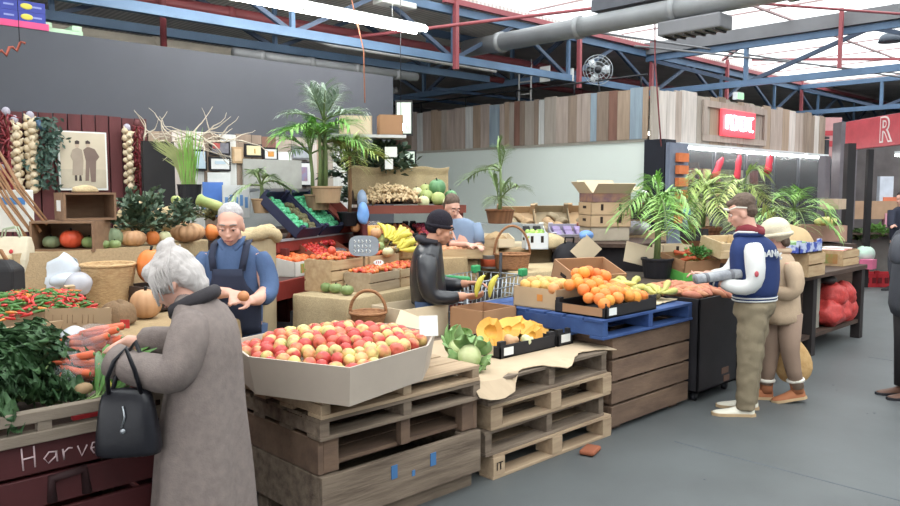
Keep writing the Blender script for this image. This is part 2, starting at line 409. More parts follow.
# ================================================================== services under the roof, shop signs and lamps
PIPER = mat('red_pipe_paint', G((126, 58, 62)), .5, var=.15, vs=3)
DUCT = mat('silver_duct', G((150, 152, 154)), .5, metal=.25, var=.12, vs=3)
BEIGE = mat('lagged_pipe', G((178, 166, 148)), .7, var=.12)
PIPEW = mat('white_pipe', G((206, 204, 202)), .5)
def pipe(name, pts, r, m_, label, collars=None, cat='pipe', n=14):
    q = MB(); q.tube(pts, r, n); o = q.build(name, m_); tag(o, label, cat)
    if collars:
        a, b = Vector(pts[0]), Vector(pts[-1])
        for k in range(collars):
            p = a.lerp(b, (k + .5) / collars); d = (b - a).normalized() * .04
            MB().tube([p - d, p + d], r * 1.18, n).build('collar', m_, o)
    return o
pipe('water_pipe', [(-2, 8.3, 3.74), (14.5, 8.3, 3.74)], .07, PIPER, 'thick dark red pipe running under the roof above the charcoal wall', 9)
pipe('water_pipe', [(.5, 8.1, 3.62), (6.6, 8.1, 3.62)], .025, PIPER, 'thin red pipe running just below the thick dark red pipe')
pipe('water_pipe', [(7.2, 8.9, 3.55), (14, 8.9, 3.55)], .05, PIPER, 'second dark red pipe running above the reclaimed board cladding', 5)
p = Pd(163, 20, 8.2)
pipe('drop_pipe', [(p.x, p.y, 3.12), (p.x, p.y, 4.6)], .035, PIPER, 'upright dark red pipe standing at the top of the charcoal wall')
pipe('lagged_pipe', [(-1, 8.45, 3.3), (6.9, 8.45, 3.3)], .075, BEIGE, 'pale lagged pipe lying along the top of the charcoal wall', 6)
pipe('silver_pipe', [(4.4, 8.2, 3.28), (7.2, 8.2, 3.28)], .06, DUCT, 'short silver pipe continuing above the charcoal wall', 4)
pipe('air_duct', [(7.9, -4, 3.72), (7.9, 7.9, 3.72)], .12, DUCT, 'big grey round air duct crossing the hall overhead', 9, 'duct', 18)
q = MB(); q.box((7.98, 1.2, 3.94), (.26, 9, .14)); 
tag(q.build('cable_tray', mat('tray_dark', G((88, 90, 98)), .6)), 'dark cable tray lying on top of the big air duct', 'cable tray')
pipe('sprinkler_pipe', [(5.2, 7.9, 3.52), (5.4, 7.7, 3.42), (8.3, 7.7, 3.42)], .02, PIPEW, 'bent thin white pipe hung above the end of the charcoal wall')
pipe('sprinkler_pipe', [(8.0, 9.6, 3.3), (8.0, 15, 3.3)], .05, DUCT, 'steel pipe passing behind the hanging lamp at the wall end')
for i, (x, y, z) in enumerate(((8.6, 10.5, 3.35), (8.8, 9.6, 3.4))):
    pipe('conduit', [(x, y, z), (x + 4.5, y, z)], .03, mat('blue_conduit', G((96, 122, 158)), .5), ('blue conduit nearest the top of the reclaimed boards', 'blue conduit higher up behind the reclaimed boards')[i])
for i, p0, p1, r_, m_, lb in ((0, (6.2, 5.5, 3.85), (14.5, 2.2, 4.15), .018, PINKB, 'thin red tie rod slanting across the skylight'),
                          (1, (9.2, 6.8, 4.0), (18, 5.2, 4.05), .018, GREYB, 'thin grey cable strung across the skylight'),
                          (2, (9.6, 6.2, 3.75), (18, 4.2, 3.9), .016, GREYB, 'lower thin grey cable strung below the skylight'),
                          (3, (5.6, 8.0, 3.55), (9.2, 5.4, 4.2), .022, PINKB, 'red rod rising from the fluorescent lamp end to the beams')):
    pipe('tie_rod', [p0, p1], r_, m_, lb, None, 'rod', 8)
# hanging lamp over the charcoal wall
t = thing('fluorescent_lamp', 'long white fluorescent lamp hanging in front of the charcoal wall', 'lamp', (4.4, 6.66, 3.5))
EMW = mat('lamp_glow', (1, .98, .92), .4, emit=17)
MB().box((0, 0, .04), (3.1, .12, .08)).build('housing', mat('lamp_housing', G((208, 210, 206)), .4), t, bevel=.01)
for y in (-.085, .085): q = MB(); q.tube([(-1.52, y, .02), (1.52, y, .02)], .034, 10); q.build('tube', EMW, t)
for x in (-1.1, 1.1): MB().tube([(x, 0, .1), (x, 0, 1.2)], .005, 5).build('wire', DUCT, t)
t = thing('fluorescent_lamp', 'short lamp high up near the roof, cut off by the picture top', 'lamp', Pd(395, 4, 9.5))
MB().box((0, 0, 0), (.55, .2, .07)).build('housing', mat('lamp_housing', (1, 1, 1)), t, bevel=.01)
for x in (-.2, .2): MB().tube([(x, 0, .03), (x, 0, .6)], .006, 5).build('wire', DUCT, t)
p = Pd(366, 60, 8.1)
pipe('ceiling_rope', [p + Vector((-.13, .1, .7)), p + Vector((-.03, 0, .1)), p + Vector((-.02, 0, -.45))], .007, mat('orange_rope', G((176, 112, 84)), .8), 'thin orange cord hanging down to the palm tops', None, 'cord', 6)
p = Pd(655, 60, 9)
pipe('ceiling_rope', [p + Vector((-.05, 0, 1.2)), p, p + Vector((.18, 0, -1.0))], .009, mat('red_rope', G((150, 80, 84)), .8), 'thin red cord hanging beside the corner of the board cladding', None, 'cord', 6)
# heater unit under the duct, dome lamp, fan, panels
t = thing('air_heater', 'grey boxy heater hung under the big air duct', 'heater', (7.9, 4.35, 3.6))
MB().box((0, 0, -.1), (.3, .75, .16)).build('casing', GREYB, t, bevel=.02)
q = MB()
for i in range(6): q.box((0, -.3 + i * .12, -.19), (.26, .03, .02))
q.build('grille', mat('grille_dark', G((60, 58, 58)), .6), t)
t = thing('pendant_lamp', 'small dark dome lamp hanging against the bright skylight', 'lamp', Pd(891, 36, 13))
q = MB(); q.lathe([(.2, -.1), (.17, 0), (.07, .08), (.06, .22)], 18); q.build('shade', mat('dome_grey', G((88, 96, 108)), .5), t)
MB().tube([(0, 0, .2), (0, 0, .75)], .02, 8).build('stem', mat('dome_grey', (0, 0, 0)), t)
t = thing('wall_fan', 'round wire fan mounted above the reclaimed boards', 'fan', Pd(598, 70, 11.4))
R_ = (RT.cross(Vector((0, 0, 1)))); fr = math.atan2(RT.y, RT.x)
t.rotation_euler = (0, 0, fr)
q = MB()
for r_ in (.06, .12, .18, .22): q.tube([(r_ * math.cos(a * PI / 12), 0, r_ * math.sin(a * PI / 12)) for a in range(25)], .006, 5, caps=False)
for a in range(16): q.tube([(.05 * math.cos(a * PI / 8), 0, .05 * math.sin(a * PI / 8)), (.22 * math.cos(a * PI / 8), 0, .22 * math.sin(a * PI / 8))], .004, 4)
q.build('guard', STEEL, t)
for a in range(3):
    q = MB(); an = a * 2.094
    q.strip([(.04 * math.cos(an), .03, .04 * math.sin(an)), (.12 * math.cos(an + .15), .03, .12 * math.sin(an + .15)), (.19 * math.cos(an + .1), .03, .19 * math.sin(an + .1))], [.02, .06, .05], (.3, -1, .2))
    q.build('blade', WHITEP, t, solid=.004)
MB().ell((0, .05, 0), (.06, .08, .06)).build('motor', BLACKP, t)
q = MB(); q.tube([(0, .08, 0), (.05, .12, -.3), (.06, .12, -.5)], .015, 8); q.build('bracket', BLACKP, t)
for px, py, w_, h_, lb in ((545, 74, .2, .24, 'white sheet tied to the rail above the board cladding, left one'), (571, 75, .1, .2, 'narrow white sheet tied to the rail above the board cladding')):
    t = MB().box((0, 0, 0), (.01, w_, h_)).build('notice_sheet', PAPER, None, Pd(px, py, 12)); tag(t, lb, 'sheet')
t = thing('guard_rail', 'thin dark rail along the top of the reclaimed boards', 'rail', (9.62, 9, 3.15))
q = MB(); q.tube([(0, -3, .18), (0, 3.1, .18)], .014, 6); q.build('top_rail', BLACKP, t)
for k in range(6): MB().tube([(0, -2.9 + k * 1.18, -.02), (0, -2.9 + k * 1.18, .18)], .012, 6).build('post', BLACKP, t)
t = thing('step_ladder', 'thin white metal ladder rising behind the reclaimed boards', 'ladder', Pd(525, 88, 12.6))
for x in (-.13, .13): MB().tube([(0, x, -.4), (0, x, .45)], .015, 6).build('rail', PIPEW, t)
for k in range(4): MB().tube([(0, -.13, -.3 + k * .2), (0, .13, -.3 + k * .2)], .012, 6).build('rung', PIPEW, t)
# strip lamps along the shop front
EMS = mat('strip_glow', (1, 1, .96), .4, emit=14)
for x0, x1, lb in ((10.1, 14.55, 'long glowing strip lamp under the board fascia'), (14.7, 15.75, 'short glowing strip lamp at the far end of the fascia')):
    t = thing('strip_lamp', lb, 'lamp', ((x0 + x1) / 2, 5.78, 2.33))
    MB().box((0, 0, .035), (x1 - x0, .09, .05)).build('housing', WHITEP, t)
    MB().tube([(-(x1 - x0) / 2, 0, 0), ((x1 - x0) / 2, 0, 0)], .028, 8).build('tube', EMS, t)
# red neon sign
t = thing('neon_sign', 'glowing red shop sign on the board fascia', 'sign', (12.0, 5.79, 2.76))
MB().box((0, 0, 0), (1.15, .05, .42)).build('backing', mat('sign_red', G((214, 60, 72)), .4, emit=.9), t, bevel=.01)
for k in range(6):
    q = MB(); x = -.4 + k * .16
    q.tube([(x - .05, -.04, -.1), (x - .05, -.04, .11), (x + .045, -.04, .11), (x + .045, -.04, .0), (x - .04, -.04, .0)] if k % 2 == 0 else
           [(x + .04, -.04, .11), (x - .05, -.04, .11), (x - .05, -.04, -.1), (x + .045, -.04, -.1)], .019, 6)
    q.build('neon_tube', mat('neon_glow', (1, .72, .76), .4, emit=5), t)
t = thing('wall_sign', 'small pink and red poster beyond the board fascia', 'sign', Pd(826, 138, 16.0), math.radians(-44))
MB().box((0, 0, 0), (.62, .03, .85)).build('panel', mat('pink_poster', G((206, 150, 150)), .6), t)
MB().box((0, -.02, -.12), (.5, .01, .12)).build('red_band', mat('sign_red2', G((196, 60, 70)), .5), t)
MB().box((0, -.02, .1), (.5, .01, .1)).build('red_band', mat('sign_red2', (0, 0, 0)), t)
# red stall sign, far right
p = Pd(850, 138, 13.6); q0 = Pd(900, 134, 12.1)
d = (q0 - p); d.z = 0; d.normalize(); an = math.atan2(d.y, d.x)
t = thing('stall_sign', 'red stall sign with a white outlined letter on the dark pier', 'sign', (p.x + d.x * 1.5, p.y + d.y * 1.5, 2.66), an)
MB().box((0, 0, 0), (3.1, .12, .5)).build('panel', mat('sign_panel', G((196, 72, 84)), .45), t, bevel=.008)
R1 = label_text('R', .56, (-.3, -.062, 0), (PI / 2, 0, 0), PAPER, t, 'lettering', .004, offs=.022)
R2 = label_text('R', .56, (-.3, -.07, 0), (PI / 2, 0, 0), mat('sign_panel', (0, 0, 0)), t, 'lettering', .001, offs=-.004)
t = thing('exit_lamp', 'small green lamp box on top of the board fascia', 'lamp', (12.1, 5.85, 3.22))
MB().box((0, 0, 0), (.22, .08, .12)).build('casing', WHITEP, t); MB().box((0, -.045, 0), (.2, .01, .09)).build('green_face', mat('exit_green', G((140, 210, 150)), .5, emit=.6), t)
# pale framed window-like picture with a bulb at the end of the charcoal wall
t = thing('picture_frame', 'tall pale picture in a black frame beside the charcoal wall end', 'picture', Pd(404, 118, 9.2), fr)
MB().box((0, .02, 0), (.21, .03, .42)).build('frame', BLACKM, t); MB().box((0, 0, 0), (.17, .01, .37)).build('picture', mat('pale_green_art', G((204, 220, 204)), .5), t)
t = thing('bulb_lamp', 'round glowing bulb hanging near the charcoal wall end', 'lamp', Pd(401, 127, 8.8))
MB().ell((0, 0, 0), (.05, .05, .05)).build('bulb', mat('bulb_glow', (1, .98, .92), .4, emit=4), t); MB().tube([(0, 0, .045), (0, 0, .08)], .02, 8).build('cap', BLACKP, t); MB().tube([(0, 0, .08), (0, 0, 1.5)], .004, 5).build('cord', BLACKP, t)
t = thing('picture_frame', 'pale board in a black frame low beside the hanging leaves', 'picture', Pd(408, 160, 9.2), fr)
MB().box((0, .02, 0), (.2, .03, .24)).build('frame', BLACKM, t); MB().box((0, 0, 0), (.16, .01, .2)).build('picture', mat('pale_green_art', (0, 0, 0)), t)
# red things hanging in the shop front
REDC = mat('red_cloth', G((200, 44, 64)), .7, var=.15)
for px, py, h_, w_, lb in ((672, 158, .2, .12, 'pinkish red hanging bag nearest the tall palm, under the strip lamp'), (718, 168, .3, .12, 'dark red tube hanging tilted under the strip lamp'),
                           (738, 168, .4, .11, 'bright red stocking hanging in the middle of the shop front'), (769, 164, .3, .13, 'red ribbon bag hanging right under the strip lamp')):
    p = Py(px, py, 5.7); t = thing('hanging_bag', lb, 'bag', p)
    q = MB(); tl = .05 if px != 718 else .14
    q.tube([(tl, 0, h_ / 2), (tl * .4, 0, h_ / 4), (0, 0, 0), (-tl * .5, 0, -h_ / 3), (-tl, 0, -h_ / 2)], [w_ * .22, w_ * .45, w_ * .4, w_ * .5, w_ * .4], 10); q.build('body', REDC if px != 672 else mat('pink_cloth', G((226, 110, 124)), .7), t)
    MB().tube([(tl, 0, h_ / 2), (tl, 0, 2.33 - p.z)], .004, 4).build('string', BLACKP, t)
# goods in the dim shop: shelves with boxes
t = thing('shop_shelf', 'dim shelf rack inside the shop behind the glass', 'shelf', (13, 7.2, 0))
for z in (.9, 1.35, 1.8): MB().box((0, 0, z), (5.6, .4, .03)).build('board', WOODD, t)
for x in (-2.8, 0, 2.8): MB().box((x, 0, 1.1), (.04, .4, 2.2)).build('upright', WOODD, t)
cols = [(150, 150, 160), (190, 150, 100), (120, 130, 90), (90, 100, 130), (200, 190, 170), (150, 80, 70)]
sb = []
for i, c in enumerate(cols): sb.append(Spread(tag(MB().box((0, 0, .14), (.26, .22, .28)).build('grocery_box', mat('grocery_%d' % i, G(c), .6)), 'grocery box on the dim shop shelf behind the glass', 'box', 'grocery boxes on the shop shelf')))
for z in (.915, 1.365, 1.815):
    for k in range(13): rng.choice(sb).put((10.55 + k * .41, 7.16, z), (0, 0, U(-.1, .1)))
t = thing('strip_lamp', 'added unseen strip lamp brightening the dim shop above the shelf rack', 'lamp', (13, 6.7, 2.62))  # added lamp, brightens the shop interior and the goods behind the glass
MB().box((0, 0, .03), (4.5, .1, .05)).build('housing', WHITEP, t); MB().tube([(-2.2, 0, -.02), (2.2, 0, -.02)], .025, 8).build('tube', mat('shop_fill_glow', (1, .93, .8), .4, emit=9), t)
# orange goods display on the pier at the corner of the shop
t = thing('display_stand', 'tall black display stand with orange packets on the shop corner', 'display', (9.6, 5.52, 0), 0)
MB().box((.1, .03, 1.2), (.5, .06, 2.3)).build('back_panel', mat('stand_panel', G((120, 130, 150)), .6), t)
for k in range(6): MB().box((.12, -.04, 2.15 - k * .17), (.26, .06, .12)).build('packet', mat('orange_packet', G((226, 120, 60)), .6), t)
# ================================================================== makers: boxes, crates, pallets, baskets, plants
def carton(label, size, loc, rz=0, m_=None, flaps=(), group=None, tilt=None, name='cardboard_box', holes=0, band=None, t=.008, cat='box', cut=1.0):
    w_, d_, h_ = size; m_ = m_ or CARD
    th = thing(name, label, cat, loc, rz, group)
    if tilt: th.rotation_euler = (tilt[0], tilt[1], rz)
    q = MB(); q.box((0, 0, t / 2), (w_, d_, t))
    hf = h_ * cut                                                    # front panel may be cut lower
    q.box((0, -d_ / 2 + t / 2, hf / 2), (w_, t, hf)); q.box((0, d_ / 2 - t / 2, h_ / 2), (w_, t, h_))
    for s in (-1, 1):
        x = s * (w_ / 2 - t / 2)
        q.add([(x - t / 2, -d_ / 2, 0), (x + t / 2, -d_ / 2, 0), (x + t / 2, d_ / 2, 0), (x - t / 2, d_ / 2, 0),
               (x - t / 2, -d_ / 2, hf), (x + t / 2, -d_ / 2, hf), (x + t / 2, d_ / 2, h_), (x - t / 2, d_ / 2, h_)],
              [(3, 2, 1, 0), (4, 5, 6, 7), (0, 1, 5, 4), (1, 2, 6, 5), (2, 3, 7, 6), (3, 0, 4, 7)])
    q.build('walls', m_, th)
    for side, ang in flaps:                                         # hinged flaps: side letter and opening angle in degrees
        a = math.radians(ang); L = (d_ if side in 'lr' else w_) ; fl = min(w_, d_) * .48
        f = MB(); f.box((0, fl / 2, 0), (L * .98, fl, t * .8))
        o = f.build('flap', m_, th)
        pos, rz_ = {'f': ((0, -d_ / 2, hf), PI), 'b': ((0, d_ / 2, h_), 0), 'l': ((-w_ / 2, 0, h_), PI / 2), 'r': ((w_ / 2, 0, h_), -PI / 2)}[side]
        o.location = pos; o.rotation_euler = Matrix.Rotation(rz_, 4, 'Z').__matmul__(Matrix.Rotation(a, 4, 'X')).to_euler()
    if holes:
        hm = mat('hole_dark', G((52, 40, 34)), .9)
        for s in (-1, 1):
            for k in range(holes):
                x = (k - (holes - 1) / 2) * w_ * .45
                MB().box((x, s * (d_ / 2 + .0008), hf * .62), (.03, .003, .07)).build('hand_hole', hm, th)
        for s in (-1, 1): MB().box((s * (w_ / 2 + .0008), 0, hf * .62), (.003, .09, .03)).build('hand_hole', hm, th)
    if band: 
        bm_, z0, z1 = band
        MB().box((0, 0, (z0 + z1) / 2 * h_), (w_ + .003, d_ + .003, (z1 - z0) * h_)).build('printed_band', bm_, th)
    return th
def tray(label, size, loc, rz=0, m_=None, tilt=0, group=None, lip=.05, labels=1, name='produce_tray', cat='tray', roll=0):
    w_, d_, h_ = size; m_ = m_ or BLACKM; t = .008
    th = thing(name, label, cat, loc, rz, group); th.rotation_euler = (tilt, roll, rz)
    q = MB(); q.box((0, 0, t / 2), (w_, d_, t))
    for s in (-1, 1):
        q.box((0, s * (d_ / 2 - t / 2), h_ / 2), (w_, t, h_))
        q.box((s * (w_ / 2 - t / 2), 0, h_ * .42), (t, d_, h_ * .84))
        for r in (-1, 1):
            q.box((s * (w_ / 2 - .03), r * (d_ / 2 - .018), h_ / 2 + lip / 2), (.055, .03, h_ + lip))
    q.build('walls', m_, th)
    for k in range(labels):
        MB().box((-w_ / 2 + .08 + k * .13, -d_ / 2 - .001, h_ * .5), (.09, .003, h_ * .6)).build('sticker', PAPER, th)
    return th
def crate(label, size, loc, rz=0, m_=None, rows=3, tilt=0, group=None, name='wooden_crate', cat='crate', floor_=True, back=True):
    w_, d_, h_ = size; m_ = m_ or WOODC; t = .014
    th = thing(name, label, cat, loc, rz, group); th.rotation_euler = (tilt, 0, rz)
    if floor_: MB().box((0, 0, t / 2), (w_ - .002, d_ - .002, t)).build('bottom_panel', m_, th)
    for s in (-1, 1): MB().box((s * (w_ / 2 - t / 2), 0, h_ / 2), (t, d_ - 2 * t, h_)).build('end_panel', m_, th)
    sh = h_ / rows
    for s in (-1, 1):
        for k in range(rows): MB().box((0, s * (d_ / 2 - t / 2), sh * (k + .5)), (w_, t, sh * .86)).build('slat', m_, th)
    for sx in (-1, 1):
        for sy in (-1, 1): MB().box((sx * (w_ / 2 - t - .014), sy * (d_ / 2 - t - .014), h_ / 2 + .004), (.026, .026, h_)).build('corner_post', m_, th)
    return th
def pallet(label, loc, rz=0, size=(1.17, 1.17, .15), m_=None, group=None, n=7, blocks=False):
    w_, d_, h_ = size; m_ = m_ or WOODP
    th = thing('wooden_pallet', label, 'pallet', loc, rz, group); t = .02; bw = w_; 
    s = d_ / n
    for k in range(n):
        q = MB(); q.box((U(-.006, .006), -d_ / 2 + s * (k + .5), h_ - t / 2), (w_ + U(-.012, .008), s * (.84 if 0 < k < n - 1 else .95), t), U(-.004, .004)); q.build('deck_board', m_, th, bevel=.003)
    for x in (-1, 0, 1):
        if blocks:
            for y in (-1, 0, 1): MB().box((x * (w_ / 2 - .05), y * (d_ / 2 - .07), h_ / 2), (.1, .14, h_ - 2 * t)).build('block', m_, th, bevel=.003)
        else: MB().box((x * (w_ / 2 - .03), 0, h_ / 2), (.055, d_ - .015, h_ - 2 * t)).build('bearer', m_, th, bevel=.003)
    for y in (-1, -.5, 0, .5, 1): MB().box((0, y * (d_ / 2 - .06), t / 2), (w_ + U(-.01, .005), .115, t)).build('bottom_board', m_, th, bevel=.003)
    return th
def basket(label, r0, r1, h_, loc, handle=0, m_=None, sq=(1, 1), name='wicker_basket', group=None, cat='basket'):
    m_ = m_ or WICKER; th = thing(name, label, cat, loc, U(0, 3), group)
    if handle: th.rotation_euler = (0, 0, math.atan2(RT.y, RT.x))
    n = 48; prof = []
    k = 14
    for i in range(k + 1):
        z = h_ * i / k; prof.append((r0 + (r1 - r0) * (i / k) ** .8 + (.0035 if i % 2 else -.001), z))
    q = MB(); q.lathe([(1e-4, .004)] + prof + [(r1 - .012, h_), (r0 - .01, .012), (1e-4, .012)], n, sq=sq, rib=lambda a, z: 1 + .006 * math.sign(math.sin(a * 16)) if hasattr(math, 'sign') else 1 + .008 * math.copysign(1, math.sin(a * 16)))
    q.build('body', m_, th)
    q = MB(); q.tube([(r1 * sq[0] * math.cos(2 * PI * i / 24), r1 * sq[1] * math.sin(2 * PI * i / 24), h_) for i in range(25)], .011, 8, caps=False); q.build('rim', m_, th)
    if handle:
        q = MB(); q.tube([(r1 * sq[0] * math.cos(a), 0, h_ + handle * math.sin(a)) for a in [PI * i / 16 for i in range(17)]], .012, 8); q.build('handle', m_, th)
    return th
PK = [mat('pumpkin_orange', G((226, 122, 40)), .45, var=.12, vs=5, rnd=.05), mat('pumpkin_tan', G((196, 142, 96)), .55, col2=G((214, 164, 118)), vs=6, rnd=.06),
      mat('pumpkin_grey', G((136, 148, 112)), .55, col2=G((110, 130, 92)), vs=6), mat('pumpkin_red', G((222, 78, 36)), .4, var=.1, vs=6),
      mat('squash_green', G((104, 132, 70)), .5, col2=G((150, 166, 104)), vs=9, rnd=.08), mat('melon_green', G((150, 172, 92)), .5, col2=G((190, 198, 120)), vs=7, rnd=.1),
      mat('melon_dark', G((70, 120, 78)), .45, col2=G((120, 168, 116)), vs=8, stretch=(3, 3, .5)), mat('squash_pale', G((206, 206, 150)), .5, col2=G((226, 222, 176)), vs=7)]
def pumpkin(label, r, h_, loc, mi=0, ribs=9, depth=.1, tilt=(0, 0), group=None, cat='pumpkin', name='pumpkin', stem=True):
    th = thing(name, label, cat, loc, 0, group); th.rotation_euler = (tilt[0], tilt[1], U(0, 6))
    k = 12; prof = []
    for i in range(k + 1):
        a = -PI / 2 + PI * i / k; c = max(0, math.cos(a)) ** .75
        z = h_ / 2 + h_ / 2 * math.sin(a); 
        if i == k: c = .02; z -= h_ * .08
        if i == k - 1: z -= h_ * .0
        if i == 0: c = .02; z += h_ * .05
        prof.append((r * c, z))
    q = MB(); q.lathe(prof, ribs * 6, rib=(lambda a, z: 1 - depth * (1 - abs(math.sin(a * ribs / 2)) ** .7)) if ribs else None); q.build('flesh', PK[mi], th)
    if stem:
        MB().tube([(0, 0, h_ * .88), (0, 0, h_ * 1.0), (r * .08, .02 * r, h_ * 1.1)], [r * .13, r * .085, r * .1], 7).build('stem', mat('pumpkin_stem', G((140, 126, 84)), .8), th)
    return th
def frond_mesh(L, droop, nleaf, lw, ll, lift=.6, fan=False, curl=.5):
    q = MB(); pts = []
    for i in range(13):
        s = i / 12; pts.append(Vector((L * (s * math.cos(lift) ), 0, L * (s * math.sin(lift) - droop * s * s))))
    for i in range(1, 13):                                            # bend over
        pass
    q.tube(pts, [.011 * (1 - .75 * i / 12) for i in range(13)], 5, 0)
    for k in range(nleaf):
        s = .22 + .78 * k / nleaf; f = s * 12; i = min(11, int(f)); p = pts[i].lerp(pts[i + 1], f - i); t = (pts[i + 1] - pts[i]).normalized()
        l_ = ll * (math.sin(PI * (.12 + .8 * (s - .2))) ** .6) * U(.85, 1.1)
        for sd in (-1, 1):
            d = (t * U(.5, .75) + Vector((0, sd, 0)) * .9 + Vector((0, 0, U(-.05, .4)))).normalized()
            ps = [p, p + d * l_ * .35 + Vector((0, 0, .02 * l_)), p + d * l_ * .7 - Vector((0, 0, curl * .16 * l_)), p + d * l_ * .95 - Vector((0, 0, curl * .5 * l_))]
            q.strip(ps, [lw * .5, lw, lw * .8, lw * .1], (U(-.15, .15), U(-.1, .1), 1), 1, .25)
    return q
FRONDS = {}
def palm(label, loc, stems, fronds, L=.7, pot=None, leafm=None, stemm=None, ll=.22, lw=.012, nleaf=18, droop=.75, lift=(.5, 1.3), name='potted_palm', seed=1, spread=.05, cat='palm'):
    """stems: heights of the trunk(s); fronds: number at each trunk top"""
    th = thing(name, label, cat, loc); R = random.Random(seed); leafm = leafm or LEAFP
    z0 = 0
    if pot:
        r0, r1, h_, pm = pot
        MB().lathe([(1e-4, 0), (r0, 0), (r1, h_ * .88), (r1 * 1.07, h_ * .88), (r1 * 1.07, h_), (r1 * .95, h_), (r1 * .9, h_ * .9), (1e-4, h_ * .9)], 24, smooth=False).build('pot', pm, th, bevel=.004)
        MB().lathe([(r1 * .93, h_ * .86), (r1 * .9, h_ * .91), (1e-4, h_ * .93)], 16).build('soil', mat('potting_soil', G((70, 54, 44)), .95), th)
        z0 = h_ * .9
    key = (L, ll, lw, nleaf, droop, leafm.name)
    if key not in FRONDS:
        FRONDS[key] = []
        for lf in (lift[0], (lift[0] + lift[1]) / 2, lift[1]):
            q = frond_mesh(L, droop * (1 if lf < 1 else .8), nleaf, lw, ll, lf)
            me = q.build('frond', [STEMG, leafm]); FRONDS[key].append(me.data); bpy.data.objects.remove(me)
    for h_ in stems:
        a0 = R.uniform(0, 6.28); bx, by = spread * math.cos(a0), spread * math.sin(a0); lx, ly = bx * (1 + h_), by * (1 + h_)
        q = MB(); q.tube([(bx, by, z0), (bx * 1.2 + .01, by * 1.2, z0 + h_ * .5), (lx, ly, z0 + h_)], [.022, .017, .015], 7); q.build('trunk', stemm or STEMG, th)
        for k in range(fronds):
            me = FRONDS[key][R.randrange(3)]
            o = bpy.data.objects.new('frond', me); COL.objects.link(o); o.parent = th
            o.location = (lx, ly, z0 + h_ - .015 - .02 * R.random()); o.rotation_euler = (R.uniform(-.2, .2), R.uniform(-.25, .25), a0 + k * 6.283 / fronds + R.uniform(-.3, .3))
            o.scale = (R.uniform(.75, 1.1),) * 3
    return th
def bush(label, r, n, loc, m_=None, leaf=.03, h_=1.0, name='leaf_bunch', cat='foliage', seed=3, stems=14, narrow=.42, hang=0):
    th = thing(name, label, cat, loc); R = random.Random(seed); q = MB(); st = MB()
    for k in range(stems):
        a = R.uniform(0, 6.283); e = R.uniform(.15, 1.45); rr_ = r * R.uniform(.7, 1.05)
        end = Vector((math.cos(a) * math.cos(e) * rr_, math.sin(a) * math.cos(e) * rr_, math.sin(e) * rr_ * h_ - hang * rr_))
        mid = end * .5 + Vector((0, 0, .12 * r))
        st.tube([(0, 0, 0), mid, end], [.005, .004, .002], 5)
        for j in range(n // stems):
            s = R.uniform(.25, 1.0); p = (mid * (s / .5) if s < .5 else mid.lerp(end, (s - .5) * 2)) + Vector((R.uniform(-1, 1), R.uniform(-1, 1), R.uniform(-1, 1))) * r * .12
            d = (end.normalized() + Vector((R.uniform(-1, 1), R.uniform(-1, 1), R.uniform(-.6, .8)))).normalized(); l_ = leaf * R.uniform(.7, 1.25)
            q.strip([p, p + d * l_ * .5, p + d * l_], [l_ * .08, l_ * narrow, l_ * .06], (R.uniform(-1, 1), R.uniform(-1, 1), 1.1), 0, .25)
    q.build('leaves', m_ or LEAFD, th); st.build('stems', STEMB, th)
    return th
def cloth_table(name, label, poly, z, drop, m_=None, base_m=None, cat='table', wav=.02, sides=None, kind='display_table', body=True, skirtz=None):
    """table whose top follows a ground polygon (world x, y), covered with a hanging cloth"""
    cx_ = sum(p[0] for p in poly) / len(poly); cy_ = sum(p[1] for p in poly) / len(poly)
    th = thing(name, label, cat, (cx_, cy_, 0)); pl = [(x - cx_, y - cy_) for x, y in poly]; n = len(pl)
    if body:
        ins = [(x * .96, y * .96) for x, y in pl]
        q = MB(); q.prism(ins, 0, z - .012); q.build('cabinet', base_m or MAROON, th)
    pts = []
    for i in range(n):
        a = Vector(pl[i]); b = Vector(pl[(i + 1) % n]); k = max(2, int((b - a).length / .05))
        for j in range(k): pts.append(a.lerp(b, j / k))
    R = random.Random(len(pts)); ph = [R.uniform(0, 6) for _ in range(3)]
    rings = []
    m_n = len(pts); s = 0; acc = []
    for i, p in enumerate(pts):
        acc.append(s); s += (pts[(i + 1) % m_n] - p).length
    for lev, (dz, of) in enumerate(((0, 0), (-.012, .008), (-.3, .6), (-.65, 1), (-1, 1.15))):
        ring = []
        for i, p in enumerate(pts):
            nrm = p.normalized(); wv = math.sin(acc[i] * 17 + ph[0]) * .6 + math.sin(acc[i] * 37 + ph[1]) * .4
            o = (.008 if lev == 1 else of * (wav * (1.1 + wv))) if lev else 0
            d = (drop * (1 + .05 * math.sin(acc[i] * 9 + ph[2]))) * (-dz) if lev > 1 else -dz
            ring.append((p.x + nrm.x * o, p.y + nrm.y * o, z - d))
        rings.append(ring)
    q = MB(); q.loft(rings, caps=False); vs = [tuple(r) for r in rings[0]]; q.add(vs, [tuple(range(m_n))], 0, True)
    q.build('cloth', m_ or BURLAP, th, solid=.004)
    return th
